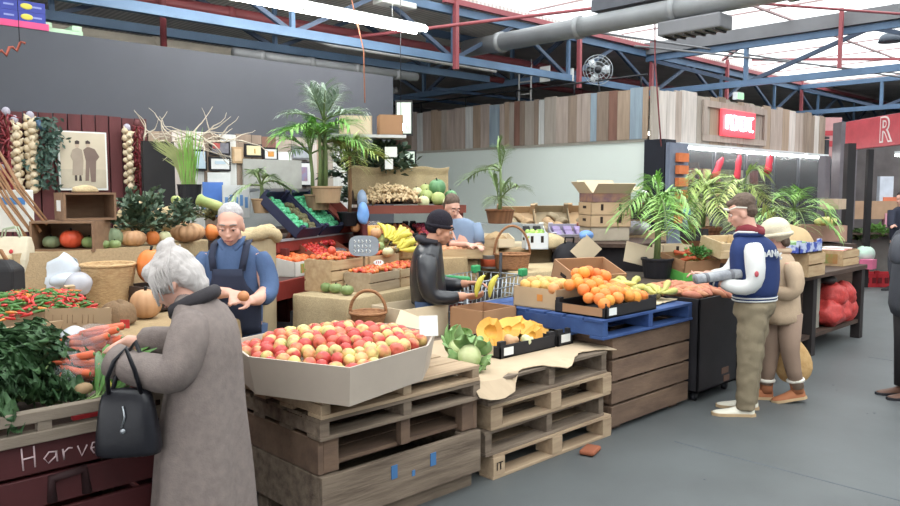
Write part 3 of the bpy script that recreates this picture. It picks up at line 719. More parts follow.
def sack(label, size, loc, rz=0, m_=None, seed=1, cat='sack', name='burlap_sack', tilt=0):
    w_, d_, h_ = size; R = random.Random(seed); q = MB(); n = 28; rings = []; ph = [R.uniform(0, 6) for _ in range(4)]
    for lev in range(11):
        s = lev / 10; a = s * PI / 2; k = (math.cos(a) ** .55 if lev < 10 else .03); z = h_ * math.sin(a) ** .8; ring = []
        for j in range(n):
            th_ = 2 * PI * j / n; f = k * (1 + .07 * math.sin(3 * th_ + ph[0] + s * 3) + .05 * math.sin(5 * th_ + ph[1] - 2 * s) + .03 * math.sin(9 * th_ + ph[2]))
            ring.append((w_ / 2 * f * math.cos(th_), d_ / 2 * f * math.sin(th_), z * (1 + .1 * math.sin(2 * th_ + ph[3]) * s)))
        rings.append(ring)
    q.loft(rings); o = q.build(name, m_ or BURLAP, None, loc, rot=(tilt, 0, rz), sub=1); return tag(o, label, cat)

# ================================================================== produce prototypes
def fruit(name, r, m_, label, group, cat, sq=.92, stem=None, dip=.12, n=16):
    prof = []
    for i in range(11):
        a = -PI / 2 + PI * i / 10; c = math.cos(a); z = math.sin(a) * r * sq
        if i in (0, 10): c = .01; z *= (1 - dip)
        prof.append((r * c if i not in (0, 10) else .001, z))
    o = MB().lathe(prof, n).build(name, m_); tag(o, label, cat, group)
    if stem: MB().tube([(0, 0, r * sq * .82), (r * .08, 0, r * sq * 1.12)], r * .05, 5).build('stem', stem, o)
    return o
def bicolor(name, a, b, lo=.42, hi=.6, rough=.35, vs=2.2, streak=3, speck=None):
    """fruit skin: two colours, amount differs from fruit to fruit"""
    m = bpy.data.materials.new(name); m.use_nodes = True; nt = m.node_tree; N = nt.nodes; L = nt.links; b_ = N['Principled BSDF']
    tc = N.new('ShaderNodeTexCoord'); mp = N.new('ShaderNodeMapping'); mp.inputs['Scale'].default_value = (streak * 2, streak * 2, 5); oi = N.new('ShaderNodeObjectInfo')
    mu = N.new('ShaderNodeMath'); mu.operation = 'MULTIPLY'; mu.inputs[1].default_value = 51
    L.new(oi.outputs['Random'], mu.inputs[0]); L.new(mu.outputs[0], mp.inputs['Location']); L.new(tc.outputs['Object'], mp.inputs['Vector'])
    ns = N.new('ShaderNodeTexNoise'); ns.inputs['Scale'].default_value = vs; ns.inputs['Detail'].default_value = 3; L.new(mp.outputs[0], ns.inputs['Vector'])
    ad = N.new('ShaderNodeMath'); ad.operation = 'ADD'; mr = N.new('ShaderNodeMapRange'); mr.inputs['To Min'].default_value = -.2; mr.inputs['To Max'].default_value = .2
    L.new(oi.outputs['Random'], mr.inputs['Value']); L.new(ns.outputs['Fac'], ad.inputs[0]); L.new(mr.outputs[0], ad.inputs[1])
    rp = N.new('ShaderNodeValToRGB'); rp.color_ramp.elements[0].position = lo; rp.color_ramp.elements[0].color = (*a, 1); rp.color_ramp.elements[1].position = hi; rp.color_ramp.elements[1].color = (*b, 1)
    L.new(ad.outputs[0], rp.inputs['Fac']); L.new(rp.outputs[0], b_.inputs['Base Color']); b_.inputs['Roughness'].default_value = rough; b_.inputs['Specular IOR Level'].default_value = .4
    return m
def inpoly(p, poly):
    r = False; n = len(poly)
    for i in range(n):
        x1, y1 = poly[i]; x2, y2 = poly[(i + 1) % n]
        if (y1 > p[1]) != (y2 > p[1]) and p[0] < (x2 - x1) * (p[1] - y1) / (y2 - y1) + x1: r = not r
    return r
def pile(protos, poly, r, zf, layers=1, maxn=300, dense=1.9, rot=True, sc=(.88, 1.1), jit=.3, flat=False, frame=None, drop=.0):
    """heap of single fruits: hexagonal layers inside a polygon, upper layers where zf(x, y) is higher"""
    xs = [p[0] for p in poly]; ys = [p[1] for p in poly]; st = r * dense; out = []
    lay = 0; z = 0
    zm = max(zf(x, y) for x in [min(xs) + (max(xs) - min(xs)) * i / 14 for i in range(15)] for y in [min(ys) + (max(ys) - min(ys)) * i / 14 for i in range(15)])
    z0 = min(zf(p[0], p[1]) for p in poly)
    y = min(ys); row = 0
    while y < max(ys):
        x = min(xs) + (st / 2 if row % 2 else 0)
        while x < max(xs):
            p = (x + U(-jit, jit) * r, y + U(-jit, jit) * r)
            if inpoly(p, poly): out.append((p[0], p[1], zf(*p) + U(-.25, .25) * r))
            x += st
        y += st * .866; row += 1
    rng.shuffle(out); out = out[:maxn]
    for p in out:
        q = Vector(p)
        if frame: q = frame @ q
        e = rr() if rot else (U(-.3, .3), U(-.3, .3), U(0, 6.28))
        rng.choice(protos).put(q, e, U(*sc))
    return len(out)
# ================================================================== apple bin on its stack
G0 = 'pallets and bins under the apples'
def bin_frame(label, x0, x1, y0, y1, z0, z1, m_, front=1.0, left_rows=1, gap=.02, name='wooden_bin', rows=None):
    """open wooden harvest bin: boards on four sides, corner posts, floor boards"""
    th = thing(name, label, 'bin', ((x0 + x1) / 2, (y0 + y1) / 2, z0)); w_, d_, h_ = x1 - x0, y1 - y0, z1 - z0; t = .03
    R = rows or left_rows; sh = h_ / R
    for k in range(R):
        for s in (-1, 1):
            if not (s == -1 and sh * (k + .5) / h_ > front): MB().box((0, s * (d_ / 2 - t / 2), sh * (k + .5)), (w_, t, sh - gap), U(-.003, .003)).build('side_board', m_, th, bevel=.004)
            MB().box((s * (w_ / 2 - t / 2), 0, sh * (k + .5)), (t, d_ - 2 * t, sh - gap)).build('end_board', m_, th, bevel=.004)
    for sx in (-1, 1):
        for sy in (-1, 1): MB().box((sx * (w_ / 2 - t - .045), sy * (d_ / 2 - t - .03), h_ / 2), (.09, .06, h_ - .004)).build('corner_post', m_, th, bevel=.004)
    for k in range(6): MB().box((0, (k - 2.5) * (d_ - .12) / 6, .03), (w_ - .1, (d_ - .12) / 6 - .012, .02)).build('floor_board', m_, th)
    return th
X0, X1, Y0, Y1 = 1.99, 3.07, 2.95, 4.08
b = bin_frame('grey weathered bin with one long front board, lowest under the apples', X0, X1, Y0, Y1, .1, .34, WOODG, front=1.0, left_rows=1, rows=1, gap=.0)
for y in (-.45, 0, .45): MB().box((0, y, -.05), (1.06, .1, .1)).build('runner', WOODG, b)
PB = mat('blue_stain', G((62, 112, 164)), .7)
for x, w_ in ((-.1, .04), (.17, .04)): MB().box((x, -.567, .16), (w_, .004, .07)).build('blue_mark', PB, b)
MB().box((.03, -.567, .12), (.02, .004, .03)).build('blue_mark', PB, b)
b2 = bin_frame('open-fronted brown wooden bin above the grey one under the apples', X0, X1, Y0, Y1, .345, .515, WOODW, front=-1, rows=1, gap=.0)
MB().box((0, -.52, .1), (.06, .04, .13)).build('corner_post', WOODW, b2)
t1 = pallet('worn grey pallet directly on top of the open-fronted bin', ((X0 + X1) / 2, (Y0 + Y1) / 2, .516), 0, (1.09, 1.13, .108), WOODG, n=7)
t2 = pallet('brown worn pallet right under the big apple box', ((X0 + X1) / 2 - .01, (Y0 + Y1) / 2 - .01, .625), .01, (1.08, 1.12, .09), WOODP, n=7)
# octagonal apple bin of heavy board
ap = thing('apple_box', 'big low octagonal cardboard box full of red and yellow apples', 'box', (2.37, 3.33, .716), 0)
OCT = [(-.34, -.55), (.22, -.42), (.47, -.2), (.5, .18), (.36, .42), (-.02, .47), (-.42, .36), (-.54, -.06)]
hs = [.19, .185, .19, .18, .18, .18, .185, .19]
q = MB(); n = 8; FL = 1.07
vo = [(x, y, 0) for x, y in OCT] + [(x * FL, y * FL, hs[i]) for i, (x, y) in enumerate(OCT)]
vi = [(x * .975, y * .975, .006) for x, y in OCT] + [(x * (FL - .022), y * (FL - .022), hs[i]) for i, (x, y) in enumerate(OCT)]
vs = vo + vi; fs = [tuple(range(8))[::-1], tuple(range(16, 24))]
for i in range(8):
    j = (i + 1) % 8; fs += [(i, j, 8 + j, 8 + i), (16 + j, 16 + i, 24 + i, 24 + j), (8 + i, 8 + j, 24 + j, 24 + i)]
q.add(vs, fs); q.build('walls', APBOX, ap)
AM = [bicolor('apple_red', G((198, 62, 54)), G((224, 176, 106)), .58, .8), bicolor('apple_blush', G((210, 92, 68)), G((216, 196, 110)), .48, .7), bicolor('apple_yellow', G((212, 120, 82)), G((204, 196, 118)), .40, .58)]
APL = [Spread(fruit('apple', .039, m_, 'red and yellow apple heaped in the big octagonal box', 'apples in the octagonal box', 'apple', .9, STEMB, .25)) for m_ in AM]
def zap(x, y):
    d = math.hypot((x) / .5, (y + .02) / .5); return .716 + .145 + .085 * max(0, 1 - d * d)
P8 = [(2.37 + x * .955, 3.33 + y * .955) for x, y in OCT]
pile([APL[0], APL[0], APL[1], APL[1], APL[2]], P8, .039, lambda x, y: zap(x - 2.37, y - 3.33), dense=1.82, maxn=290, sc=(.88, 1.1))
# basket and tickets at the far side of the apples
basket('small wicker basket with an arched handle behind the apple box', .1, .13, .1, (3.35, 4.35, .72), .16, WICKERD)
crate('wooden crate supporting the handled basket behind the apples', (.6, .42, .3), (3.3, 4.32, .42), .1, WOODC)
carton('brown carton carrying the crate behind the apples', (.66, .5, .41), (3.3, 4.32, 0), .1)
t = thing('price_ticket', 'white price ticket standing on the rim at the far side of the apples', 'ticket', Pz(429, 336, .915)); t.rotation_euler = (-.25, 0, -.6)
MB().box((0, 0, .055), (.1, .004, .11)).build('card', PAPER, t)
t = thing('price_ticket', 'tan card leaning in the handled basket behind the apples', 'ticket', Pz(408, 327, .87)); t.rotation_euler = (-.6, .4, -.7)
MB().box((0, 0, .04), (.16, .004, .1)).build('card', CARDL, t)

# ================================================================== pallet stack with cauliflower and cut pumpkins
SX, SY = 3.75, 3.56
lab = ['lowest pale pallet of the bare stack, end blocks marked', 'second pallet from the floor in the bare stack', 'third pallet from the floor in the bare stack, pale lower boards', 'uppermost pallet of the bare stack, under the cardboard sheet']
for i in range(4):
    p = pallet(lab[i], (SX + (.05, -.02, .025, -.01)[i], SY + (0, .01, -.01, .0)[i], i * .151), (0, .012, -.008, .01)[i], (1.2, 1.18, .15), WOODP if i in (0, 2) else WOODG, blocks=i in (0, 2))
    if i == 0:
        label_text('IT', .07, (-.55, -.5935, .075), (PI / 2, 0, 0), mat('stamp_black', G((48, 40, 36)), .8), p, 'stamp', .001)
ZP = .606
# torn cardboard sheet over the stack, drooping at the front
q = MB(); nx, ny = 26, 8; x0, x1 = 3.04, 4.42
vs = []; R = random.Random(5)
for j in range(ny):
    for i in range(nx):
        x = x0 + (x1 - x0) * i / (nx - 1); ed = 2.92 - .05 * math.sin(i * .55) + R.uniform(-.012, .012) + .09 * (i / nx)
        y = 4.0 + (ed - 4.0) * (j / (ny - 1)) ** .5; over = max(0, 2.975 - y); z = ZP + .009 - (over * .5 if over else 0)
        if i < 7 and j == ny - 1: z -= .06
        if i < 7 and j == ny - 2: z -= .01
        vs.append((x, y, z))
q.add(vs, [(j * nx + i, j * nx + i + 1, (j + 1) * nx + i + 1, (j + 1) * nx + i) for j in range(ny - 1) for i in range(nx - 1)])
tag(q.build('cardboard_sheet', mat('torn_board', G((190, 166, 136)), .85, var=.08, vs=3), None, solid=.005), 'torn pale cardboard sheet drooping over the front of the bare pallet stack', 'cardboard sheet')
ZP += .012
pt = tray('long black tray holding cut pumpkin pieces', (.56, .42, .085), (3.85, 3.47, ZP), .0, BLACKM, labels=1, lip=.025)
MB().box((-.2825, -.05, .045), (.003, .2, .06)).build('sticker', CARDL, pt); MB().box((-.2825, .14, .045), (.003, .08, .06)).build('sticker', CARDL, pt)
tr2 = tray('small black tray with paper labels beside the long black tray', (.17, .42, .09), (4.235, 3.46, ZP), 0, BLACKM, labels=0, lip=.025)
for y in (-.13, .02): MB().box((.0865, y, .05), (.003, .09, .06)).build('sticker', PAPER, tr2)
MB().box((0, -.2115, .05), (.1, .003, .055)).build('sticker', PAPER, tr2)
PFL = mat('pumpkin_flesh', G((240, 182, 52)), .5, col2=G((232, 150, 36)), vs=5); PSK = mat('pumpkin_skin', G((96, 100, 62)), .5, col2=G((150, 140, 90)), vs=8)
def wedge(label, loc, rot, r=.14, span=1.9, hollow=.5):
    th = thing('pumpkin_wedge', label, 'pumpkin piece', loc)
    dd = (CAMP - Vector(loc)).normalized() + Vector((0, 0, rot[0])); dd = Matrix.Rotation(rot[1], 3, 'Z') @ dd
    th.rotation_euler = (dd.to_track_quat('X', 'Z').to_matrix() @ Matrix.Rotation(PI, 3, 'Z') @ Matrix.Rotation(rot[2], 3, 'X')).to_euler()
    n = 12; k = 9; q = MB(); vs = []; fs = []
    for i in range(n + 1):
        a = -span / 2 + span * i / n
        for j in range(k):
            b = -1.25 + 2.5 * j / (k - 1); vs.append((r * math.cos(b) * math.cos(a), r * math.cos(b) * math.sin(a), r * .85 * math.sin(b)))
    fs = [(i * k + j, (i + 1) * k + j, (i + 1) * k + j + 1, i * k + j + 1) for i in range(n) for j in range(k - 1)]
    q.add(vs, fs, 0, True); q.build('skin', PSK, th)
    q = MB(); vi = []
    for i in range(n + 1):
        a = -span / 2 + span * i / n
        for j in range(k):
            b = -1.25 + 2.5 * j / (k - 1); rad = r * hollow; vi.append((rad * math.cos(b) * math.cos(a) + .02, rad * math.cos(b) * math.sin(a), rad * .85 * math.sin(b)))
    q.add(vi, [f[::-1] for f in fs], 0, True)
    vo = vs
    for i in (0, n):
        a_ = [vo[i * k + j] for j in range(k)]; b_ = [vi[i * k + j] for j in range(k)]
        q.add(a_ + b_, [(j, j + 1, k + j + 1, k + j) for j in range(k - 1)])
    for j in (0, k - 1):
        a_ = [vo[i * k + j] for i in range(n + 1)]; b_ = [vi[i * k + j] for i in range(n + 1)]
        q.add(a_ + b_, [(i, i + 1, n + 1 + i + 1, n + 1 + i) for i in range(n)])
    q.build('flesh', PFL, th); return th
zt = ZP + .1
wedge('cut pumpkin wedge standing at the left end of the long black tray', (3.66, 3.4, zt + .06), (.3, .5, .3), .12, 1.9)
wedge('large pale cut pumpkin half in the middle of the long black tray', (3.9, 3.5, zt + .04), (.9, -.3, 1.3), .115, 2.6, .3)
wedge('cut pumpkin wedge lying low at the front of the long black tray', (4.0, 3.38, zt + .0), (.6, -.4, .5), .1, 1.8, .4)
wedge('cut pumpkin piece at the right end of the long black tray, skin up', (4.06, 3.52, zt + .05), (1.6, .3, .8), .115, 2.4, .4)
wedge('cut pumpkin slice lying in the small black tray near the blue pallet', (4.22, 3.5, zt + .02), (1.2, .6, 1.7), .12, 2.0, .45)
def gourd(label, loc, rot, s, mi, name='squash', cat='squash', neck=.45, L=1.9):
    th = thing(name, label, cat, loc); th.rotation_euler = rot
    prof = [(.02, 0), (.6, .08), (.95, .35), (1, .7), (.8, 1.1), (neck, L * .75), (neck * .9, L * .93), (neck * .4, L), (.01, L)]
    MB().lathe([(r * s, z * s) for r, z in prof], 18).build('flesh', PK[mi], th)
    MB().tube([(0, 0, L * s * .99), (.02 * s, 0, L * s * 1.12)], s * .1, 6).build('stem', mat('pumpkin_stem', (0, 0, 0)), th); return th
gourd('striped brown squash lying next to the left wedge in the long tray', (3.72, 3.36, zt - .03), (1.3, 0, .9), .052, 1)
gourd('pale green squash lying at the front of the long black tray', (3.84, 3.31, zt - .03), (1.45, 0, 1.2), .045, 7)
gourd('dark green squash behind the pale pumpkin half in the long tray', (3.84, 3.56, zt), (1.2, 0, 2.5), .06, 4)
carton('empty brown carton standing open behind the cut pumpkins', (.37, .33, .22), (4.07, 3.89, ZP), .04, CARDD, t=.01)
carton('pale box half hidden behind the empty brown carton', (.46, .36, .24), (3.74, 4.34, .6), .02, CARDL)
crate('old crate under the half hidden pale box', (.56, .46, .6), (3.74, 4.4, 0), .02, WOODG, 4)
# cauliflower: two heads wrapped in leaves
CF = mat('cauliflower_cut', G((220, 224, 170)), .7, col2=G((196, 206, 136)), vs=14); CL = mat('cauliflower_leaf', G((110, 156, 84)), .55, col2=G((172, 200, 136)), vs=9)
def cauliflower(label, loc, rot, s):
    th = thing('cauliflower', label, 'cauliflower', loc); th.rotation_euler = rot
    q = MB(); q.lathe([(.01, -.35 * s), (.7 * s, -.33 * s), (.82 * s, -.1 * s), (.8 * s, .25 * s), (.5 * s, .62 * s), (.01, .72 * s)], 20); q.build('head', CF, th, disp=(.03 * s, .02))
    R = random.Random(int(s * 1e4))
    for k in range(13):
        a = k * 6.283 / 13 + R.uniform(-.2, .2); c = Vector((math.cos(a), math.sin(a), 0)); q = MB(); f = R.uniform(.7, 1.35); c = (c + Vector((R.uniform(-.4, .4), R.uniform(-.4, .4), 0))).normalized()
        pts = [c * s * .5 + Vector((0, 0, -.35 * s)), c * s * .95 + Vector((0, 0, -.05 * s)), c * s * (1.1) + Vector((0, 0, .45 * s * f)), c * s * (1.25 + .3 * R.random()) + Vector((0, 0, .9 * s * f)), c * s * 1.35 * f + Vector((R.uniform(-.4, .4) * s, R.uniform(-.4, .4) * s, 1.15 * s * f))]
        q.strip(pts, [.12 * s, .34 * s, .42 * s, .4 * s, .1 * s], c + Vector((0, 0, .2)), 0, .45); q.build('leaf', CL, th, sub=1, solid=.003)
    return th
v = (CAMP - Vector((3.3, 3.2, .7))); an = math.atan2(v.y, v.x)
cauliflower('cut cauliflower with pale cut face and green leaves at the front of the pallet', (3.23, 3.2, ZP + .08), (0, 1.15, an), .088)
cauliflower('leafy cauliflower lying behind the cut cauliflower', (3.3, 3.37, ZP + .09), (.3, .6, an + 1.0), .08)

# ================================================================== crate stack with blue pallet and oranges
bf = bin_frame('big brown wooden bin with a red-stained lowest board under the blue pallet', 4.44, 5.5, 3.0, 4.1, .03, .68, WOODW, rows=4, gap=.018)
for x in (-.4, .4): MB().box((x, 0, -.015), (.1, 1.0, .03)).build('runner', WOODW, bf)
pallet('blue painted pallet under the oranges', (4.89, 3.57, .682), 0, (1.2, 1.2, .138), BLUEPAL)
ZB = .822
ot = tray('black cardboard tray heaped with oranges', (.64, .44, .085), (4.66, 3.21, ZB), 0, BLACKM, labels=1, lip=.02)
MB().box((-.3225, -.02, .04), (.003, .34, .06)).build('printed_panel', CARDD, ot)
ob = carton('deep tan carton of paler oranges next to the orange tray', (.42, .4, .15), (4.58, 3.66, ZB), 0.05, CARD)
MB().box((-.211, -.05, .08), (.003, .05, .05)).build('orange_print', mat('orange_print', G((226, 140, 50)), .7), ob)
OM = mat('orange_peel', G((240, 126, 24)), .42, col2=G((248, 150, 44)), vs=8, rnd=.06, hue=.012, bump=.12, bs=300); OM2 = mat('orange_pale', G((236, 158, 72)), .45, col2=G((232, 178, 96)), vs=8, rnd=.08, hue=.02, bump=.12, bs=300)
ORA = [Spread(fruit('orange', .044, OM, 'bright orange heaped in the black tray on the blue pallet', 'oranges in the black tray', 'orange', .96, None, .06))]
ORB = [Spread(fruit('orange', .041, OM2, 'paler orange lying in the deep tan carton', 'paler oranges in the tan carton', 'orange', .96, None, .06))]
def zor(x, y): return ZB + .095 + max(0, .15 - abs(x + .1) * .24 - abs(y - .12) * .34) 
pile(ORA, [(4.36, 3.02), (4.95, 3.02), (4.95, 3.40), (4.36, 3.40)], .044, lambda x, y: zor(x - 4.66, y - 3.21), dense=1.72, sc=(.94, 1.06), maxn=170)
pile(ORA, [(4.48, 3.26), (4.80, 3.26), (4.78, 3.42), (4.50, 3.42)], .044, lambda x, y: zor(x - 4.66, y - 3.21) + .05, dense=1.8, sc=(.94, 1.06), maxn=14)
pile(ORB, [(4.4, 3.49), (4.77, 3.49), (4.77, 3.84), (4.4, 3.84)], .041, lambda x, y: ZB + .14 + .03 * math.sin((x - 4.3) * 7), dense=1.8, maxn=26)
# bananas
BAN = mat('banana_skin', G((206, 196, 96)), .45, col2=G((186, 190, 104)), vs=6, rnd=.08, hue=.01); BANT = mat('banana_tip', G((96, 84, 50)), .7)
def banana_bunch(label, loc, rot, k=6, s=1.0, name='banana_bunch', group=None, col=None, cat='bananas'):
    th = thing(name, label, cat, loc, 0, group); th.rotation_euler = rot
    for i in range(k):
        a = (i - (k - 1) / 2) * .12; q = MB(); pts = []; 
        for j in range(9):
            t = -.15 + 1.5 * j / 8; pts.append(Vector((.125 * math.sin(t) + .01, .085 * (1 - math.cos(t)) + .03 * (i - k / 2) * (.3 + j / 9), .018 + .016 * (i % 2) * (j > 2) + .03 * math.sin(j / 8 * PI) * (i % 3 == 1))) * s)
        M_ = Matrix.Rotation(a, 4, 'Z'); q.tube([M_ @ p for p in pts], [.007 * s, .010 * s, .017 * s, .020 * s, .021 * s, .020 * s, .018 * s, .012 * s, .006 * s], 7); q.build('banana', col or BAN, th)
    MB().tube([(-.035 * s, 0, -.004), (.01 * s, 0, .004)], [.012 * s, .016 * s], 7).build('stalk', BANT, th)
    return th
q = MB(); R = random.Random(8); nn = 14; vs = []
for j in range(nn):
    for i in range(nn):
        vs.append((-.25 + .5 * i / (nn - 1), -.2 + .42 * j / (nn - 1), .006 + .05 * max(0, (i + j) / 26 - .75) + .008 * R.random()))
q.add(vs, [(j * nn + i, j * nn + i + 1, (j + 1) * nn + i + 1, (j + 1) * nn + i) for j in range(nn - 1) for i in range(nn - 1)], 0, True)
tag(q.build('paper_sheet', KRAFT, None, (5.22, 3.28, ZB), rot=(0, 0, .1), solid=.003), 'crumpled brown paper under the bananas on the blue pallet', 'paper')
BG = 'bananas on the blue pallet'
bl = ['banana bunch nearest the black bin on the brown paper', 'banana bunch lying flat at the middle of the brown paper', 'greenish banana bunch beside the heaped oranges', 'banana bunch on top at the back of the brown paper', 'banana bunch at the far edge close to the open carton', 'greener banana bunch tucked behind the orange heap', 'small banana bunch lying between paper and oranges']
for (x, y, z, rz), lb in zip(((5.3, 3.16, .03, .4), (5.16, 3.25, .03, 2.6), (5.03, 3.32, .05, 1.2), (5.2, 3.4, .06, .3), (5.1, 3.55, .05, -2.2), (4.94, 3.6, .06, 1.4), (5.06, 3.44, .08, -2.8)), bl):
    banana_bunch(lb, (x, y, ZB + z + .02), (U(-.15, .15), U(-.25, .05), rz), 6, 1.35)
carton('brown carton tipped open towards the buyers behind the bananas', (.5, .36, .2), (5.3, 3.86, ZB + .05), -.35, CARDD, holes=2, tilt=(.32, .0), t=.01)
carton('low brown carton under the tipped carton', (.46, .34, .05), (5.28, 3.88, ZB), -.35, CARD)
# black bin of sweet potatoes
bb = thing('black_bin', 'black plywood bin of sweet potatoes on castors', 'bin', (5.89, 3.28, 0))
W_, D_, H_ = .66, .66, .76
q = MB()
for s in (-1, 1):
    q.box((s * (W_ / 2 - .01), 0, .08 + H_ / 2), (.02, D_, H_)); q.box((0, s * (D_ / 2 - .01), .08 + H_ / 2), (W_, .02, H_))
q.box((0, 0, .09), (W_, D_, .02)); q.box((0, 0, .62), (W_ - .03, D_ - .03, .02)); q.build('walls', mat('black_ply', G((48, 46, 50)), .55, var=.25, vs=3), bb, bevel=.004)
for sx in (-1, 1):
    for sy in (-1, 1):
        q = MB(); q.lathe([(.001, -.016), (.035, -.016), (.035, .016), (.001, .016)], 14, M=Matrix.Translation((sx * .26, sy * .26, .036)) @ Matrix.Rotation(PI / 2, 4, 'X')); q.build('castor', BLACKP, bb)
MB().box((.12, -.3315, .2), (.12, .004, .05)).build('worn_label', mat('worn_label', G((120, 90, 76)), .7), bb); MB().box((.15, -.3315, .13), (.1, .004, .05)).build('worn_label', mat('worn_label', (0, 0, 0)), bb)
SPM = mat('sweet_potato_skin', G((190, 112, 80)), .65, col2=G((212, 144, 110)), vs=9, rnd=.1, hue=.012)
def spud(s): 
    q = MB(); q.tube([(-.1 * s, 0, 0), (-.07 * s, .005, .004), (-.02 * s, .012, .01), (.04 * s, .004, .006), (.085 * s, -.006, 0), (.11 * s, -.012, 0)], [.006, .024 * s, .034 * s, .031 * s, .018 * s, .004], 9); return q
SP = [Spread(tag(spud(s).build('sweet_potato', SPM), 'pinkish sweet potato heaped in the black bin', 'sweet potato', 'sweet potatoes in the black bin')) for s in (.85, 1.05)]
pile(SP, [(5.60, 2.99), (6.18, 2.99), (6.18, 3.56), (5.60, 3.56)], .03, lambda x, y: .83 + .05 * math.cos((x - 5.89) * 4) * math.cos((y - 3.28) * 4), dense=2.2, rot=False, maxn=80, jit=.5)
tag(MB().box((0, 0, 0), (.16, .1, .03)).build('potato_lump', mat('lost_potato', G((150, 84, 56)), .8), None, (4.0, 2.86, .02), bevel=.012, rot=(0, 0, .3)), 'brown lump lying on the floor before the bare pallet stack', 'scrap')
# ================================================================== left stall: greens bin, chillies, baskets
hb = thing('greens_bin', 'maroon slatted bin with a chalked name, loaded with kale', 'bin', (.8, 3.56, 0))
W_, D_ = 1.2, .8
BINM = mat('bin_maroon_shaded', G((80, 36, 38)), .6, var=.2, vs=5, bump=.1, bs=20, rnd=.08)  # maroon darkened so the shade around the bin sits in its colour
GRAIL = mat('grey_rail', G((146, 132, 116)), .8, col2=G((122, 108, 94)), vs=3, stretch=(1, 6, 6), bump=.2)
for k, (z0, z1) in enumerate(((.0, .1), (.13, .27), (.3, .455), (.48, .6), (.615, .735))):
    for s in (-1, 1): MB().box((0, s * (D_ / 2 - .012), (z0 + z1) / 2), (W_, .024, z1 - z0)).build('slat', BINM, hb, bevel=.004)
    for s in (-1, 1): MB().box((s * (W_ / 2 - .012), 0, (z0 + z1) / 2), (.024, D_ - .05, z1 - z0)).build('slat', BINM, hb, bevel=.004)
for sx in (-1, 1):
    for sy in (-1, 1): MB().box((sx * (W_ / 2 - .06), sy * (D_ / 2 - .05), .42), (.06, .05, .83)).build('post', WOODD, hb)
for z in (.76, .84):
    for s in (-1, 1): MB().box((0, s * (D_ / 2), z), (W_ + .02, .05, .045)).build('rail', GRAIL, hb, bevel=.004)
for x in (-.5, .06, .55): MB().box((x, -D_ / 2, .8), (.05, .04, .05)).build('block', GRAIL, hb)
MB().box((0, 0, .745), (W_ - .02, D_ - .03, .02)).build('bottom_panel', WOODD, hb)
CHALK = mat('chalk', G((206, 178, 182)), .9)
def stroke(o, pts, r=.0032):
    q = MB(); q.tube([(x, -D_ / 2 - .001, z) for x, z in pts], r, 5); q.build('chalk_stroke', CHALK, o)
cx_ = -.02; zb = .645; s_ = .072
def L_(pts, dx): stroke(hb, [(cx_ + dx + x * s_, zb + z * s_) for x, z in pts])
L_([(0, 1.1), (.05, -.1)], .0); L_([(.6, 1.1), (.62, -.05)], 0); L_([(0, .5), (.62, .52)], 0)
L_([(.7, .55), (.35, .6), (.1, .3), (.3, 0), (.68, .3), (.72, .6), (.75, 0)], .07); L_([(0, .6), (.05, 0), (.05, .4), (.3, .6), (.5, .55)], .145)
L_([(0, .6), (.2, 0), (.5, .55)], .2); L_([(0, .3), (.4, .35), (.35, .6), (.1, .6), (0, .3), (.15, 0), (.5, .1)], .25); L_([(.4, .6), (.1, .5), (.3, .3), (.45, .1), (.1, 0)], .305); L_([(-.1, .65), (.2, .45), (.5, .6), (.7, .4)], .35)
DKS = mat('dark_stencil', G((50, 26, 28)), .7)
q = MB(); q.tube([(.08, -D_ / 2 - .0, .49), (.08, -D_ / 2 - .0, .58), (.2, -D_ / 2, .59), (.21, -D_ / 2, .49)], .02, 6); q.build('stencil_mark', DKS, hb)
tag(MB().box((0, 0, 0), (.11, .03, .018)).build('red_wrapper', mat('red_wrap', G((214, 48, 54)), .5), None, (1.03, 3.2, .7925), bevel=.004), 'red plastic wrapper on the lower rail of the greens bin', 'wrapper')
# kale
KALE = mat('kale_leaf', G((48, 82, 52)), .55, col2=G((86, 124, 74)), vs=14, rnd=.18)
def kale_leaf(R, L, W):
    q = MB(); ni, nj = 30, 13; vs = []; ph = R.uniform(0, 6); cv = R.uniform(.3, .8); pz = R.uniform(-.2, .2)
    for i in range(ni):
        s = i / (ni - 1); w_ = W * (math.sin(PI * min(1, .08 + s * .92)) ** .6) * (.35 + .75 * s)
        for j in range(nj):
            v = (j - nj // 2) / (nj // 2); a = abs(v) ** 1.6
            vs.append((L * s * .97 + .012 * a * math.sin(17 * s + ph + 5 * v), w_ * v * (1 - .25 * a) + .012 * a * math.sin(47 * s + ph * 2 + 3 * v),
                       L * (.55 * s - cv * s * s) + pz * v * w_ + .02 * a * math.sin(52 * s + ph + v * 9) + .012 * a * math.sin(88 * s + 5 * v) + .05 * a * w_ / W))
    q.add(vs, [(i * nj + j, i * nj + j + 1, (i + 1) * nj + j + 1, (i + 1) * nj + j) for i in range(ni - 1) for j in range(nj - 1)], 0, True); return q
def kale_bunch(label, seed, n=20, L=.17):
    R = random.Random(seed); th = thing('kale_bunch', label, 'kale', (0, 0, 0), 0, None); q = MB(); st = MB()
    for k in range(n):
        a = R.uniform(-1.1, 1.1); b = R.uniform(-.5, 1.3); l_ = kale_leaf(R, L * R.uniform(.75, 1.15), .062 * R.uniform(.8, 1.25))
        M_ = Matrix.Rotation(a, 4, 'Z') @ Matrix.Rotation(-b, 4, 'Y') @ Matrix.Translation((.07, 0, 0)) @ Matrix.Rotation(R.uniform(-.6, .6), 4, 'X')
        q.add(l_.v, l_.f, 0, True, M_); st.tube([(-.1, .012 * math.cos(k * 2.4), .012 * math.sin(k * 2.4)), M_ @ Vector((0, 0, 0)), M_ @ Vector((L * .5, 0, .02))], [.007, .006, .003], 5)
    q.build('leaves', KALE, th); st.build('stalks', mat('kale_stalk', G((146, 176, 104)), .5), th); return th
